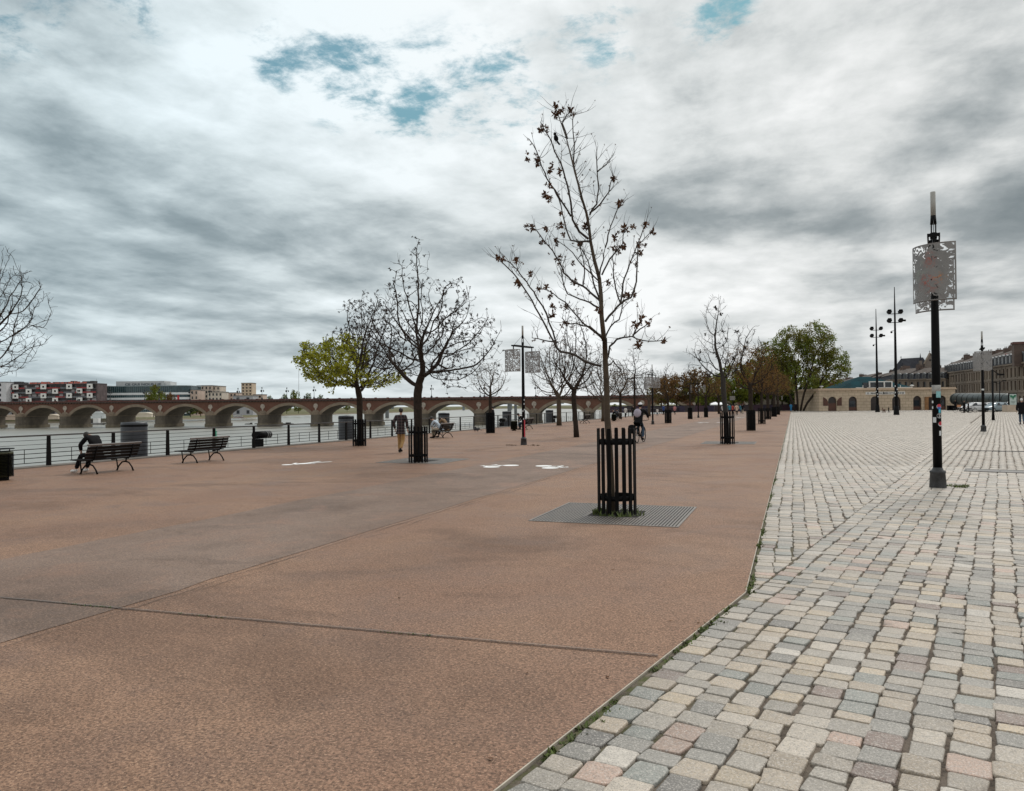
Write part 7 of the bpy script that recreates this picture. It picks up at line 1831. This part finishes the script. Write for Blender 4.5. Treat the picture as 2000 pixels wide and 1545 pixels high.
g = G(1873, 805.5); mb = MB(); mb.box((0, 0, 0), (.5, .35, .34)); o = mb.build('bike_basket', M('orange_basket', (.42, .20, .10), .7, .2, 5), None, (g[0], g[1]-.05, .98)); tag(o, 'orange basket box on the leftmost bicycle of the group', 'basket')
person(1955, 803.5, 20, .4, 'person in blue and black beside the parked scooter near the thin lamp mast', 'stand', BLc, CLOTHK)
# ------------------------------------------------------------------ cars
CARS = {}
def car(loc, rz, label, paint):
    e = empty('parked_car', loc, rz, label, 'car', 'cars parked at the edge of the square')
    # stations along the length: (y, half width low, z low, half width belt, z belt, half width roof, z roof)
    st = [(-2.05, .72, .45, .74, .62, .72, .64), (-1.95, .82, .32, .84, .88, .74, .96), (-1.55, .86, .25, .88, .95, .66, 1.38), (-.6, .87, .23, .89, .94, .64, 1.50), (.25, .87, .23, .89, .92, .64, 1.47), (.85, .87, .23, .88, .90, .74, 1.10), (1.0, .87, .23, .87, .88, .82, .92), (1.75, .84, .26, .84, .78, .78, .82), (2.02, .74, .36, .74, .62, .70, .66)]
    mb = MB(); vs = []
    for y, a, za, b_, zb, c, zc in st:
        for s in (1, -1):
            q = [(s*a*.94, y, za), (s*a, y, za+.12), (s*b_, y, zb), (s*c, y, zc)]
            vs += q if s == 1 else q[::-1]
    n = 8; fs = [(i*n+j, (i+1)*n+j, (i+1)*n+(j+1) % n, i*n+(j+1) % n) for i in range(len(st)-1) for j in range(n)]+[tuple(range(n))[::-1], tuple(range((len(st)-1)*n, len(st)*n))]
    mb.add(vs, fs, True); mb.build('body', paint, e)
    gl = MB()
    for s in (1, -1):
        gl.add([(s*.885, -1.5, .99), (s*.885, .78, .96), (s*.67, .22, 1.42), (s*.685, -1.3, 1.36)], [(0, 1, 2, 3) if s > 0 else (3, 2, 1, 0)])
    gl.build('side_glass', GLASSD, e)
    MB().add([(-.78, .93, .94), (.78, .93, .94), (.60, .32, 1.45), (-.60, .32, 1.45)], [(0, 1, 2, 3)]).build('windscreen', GLASSD, e)
    MB().add([(.72, -1.96, .99), (-.72, -1.96, .99), (-.60, -1.60, 1.38), (.60, -1.60, 1.38)], [(0, 1, 2, 3)]).build('rear_window', GLASSD, e)
    for y in (-1.3, 1.3):
        for s in (-1, 1):
            w = MB(); w.tube([(s*.70, y, .31), (s*.90, y, .31)], .31, 18); wh = w.build('wheel', RUBBER, e); r = MB(); r.tube([(s*.895, y, .31), (s*.91, y, .31)], .19, 12); r.build('rim', GREYM, wh)
    for s in (-1, 1):
        MB().ell((s*.58, 1.97, .66), (.16, .07, .08), 8, 5).build('headlight', M('lamp_glass', (.6, .6, .6), .1, .1, 3), e); MB().ell((s*.62, -2.0, .74), (.12, .05, .09), 8, 5).build('tail_light', M('tail_red', (.3, .02, .02), .3, .1, 3), e)
        MB().box((s*.95, .72, .98), (.16, .12, .12)).build('mirror', paint, e)
    MB().bb(-.55, .55, 1.985, 2.06, .36, .56).build('grille', BLACK, e)
    return e
CW = M('car_white', (.66, .66, .66), .25, .05, 1); CS_ = M('car_silver', (.42, .43, .44), .25, .08, 1); CD = M('car_dark', (.03, .035, .04), .25, .1, 1); CBL = M('car_bluegrey', (.22, .28, .31), .25, .1, 1)
g = G(1580, 801.5); car((g[0], g[1]+2, 0), yaw+pi+.12, 'white parked car facing the viewer left of the low stone building', CW)
for px, d, rz, pt, lb in [(1905, 122, 1.3, CW, 'white car with rounded roof right of the bicycle group'), (1899, 130, 1.35, CS_, 'silver car behind the white rounded one'), (1933, 124, 1.2, CW, 'white car between the right hand lamp post and the plain mast'), (1944, 119, 1.9, CBL, 'blue grey car behind the plain black mast'), (1968, 126, 1.5, CD, 'dark car left of the poster panel')]:
    p = P(px, 800, d); car((p[0], p[1], 0), yaw+rz, lb, pt)
# scooter parked by the thin mast
g = G(1948, 802.5); e = empty('scooter', tuple(g), 1.9, 'pale blue parked scooter near the thin lamp mast', 'scooter')
for y in (-.6, .6): w = MB(); w.tube([(-.05, y, .27), (.05, y, .27)], .27, 14); w.build('wheel', RUBBER, e)
mb = MB(); mb.ell((0, -.42, .62), (.19, .46, .24), 10, 7); mb.box((0, .05, .32), (.3, .6, .1)); mb.bar((0, .36, .3), (0, .5, 1.0), .34, .1); mb.build('body', M('scooter_blue', (.30, .42, .46), .3, .1, 3), e)
mb = MB(); mb.ell((0, -.35, .86), (.15, .38, .07), 10, 6); mb.build('saddle', RUBBER, e); mb = MB(); mb.tube([(-.32, .48, 1.05), (.32, .48, 1.05)], .02, 6); mb.tube([(0, .5, 1.0), (0, .60, .3)], .03, 6); mb.build('handlebar', IRON, e)
print('done', time.time()-T0)
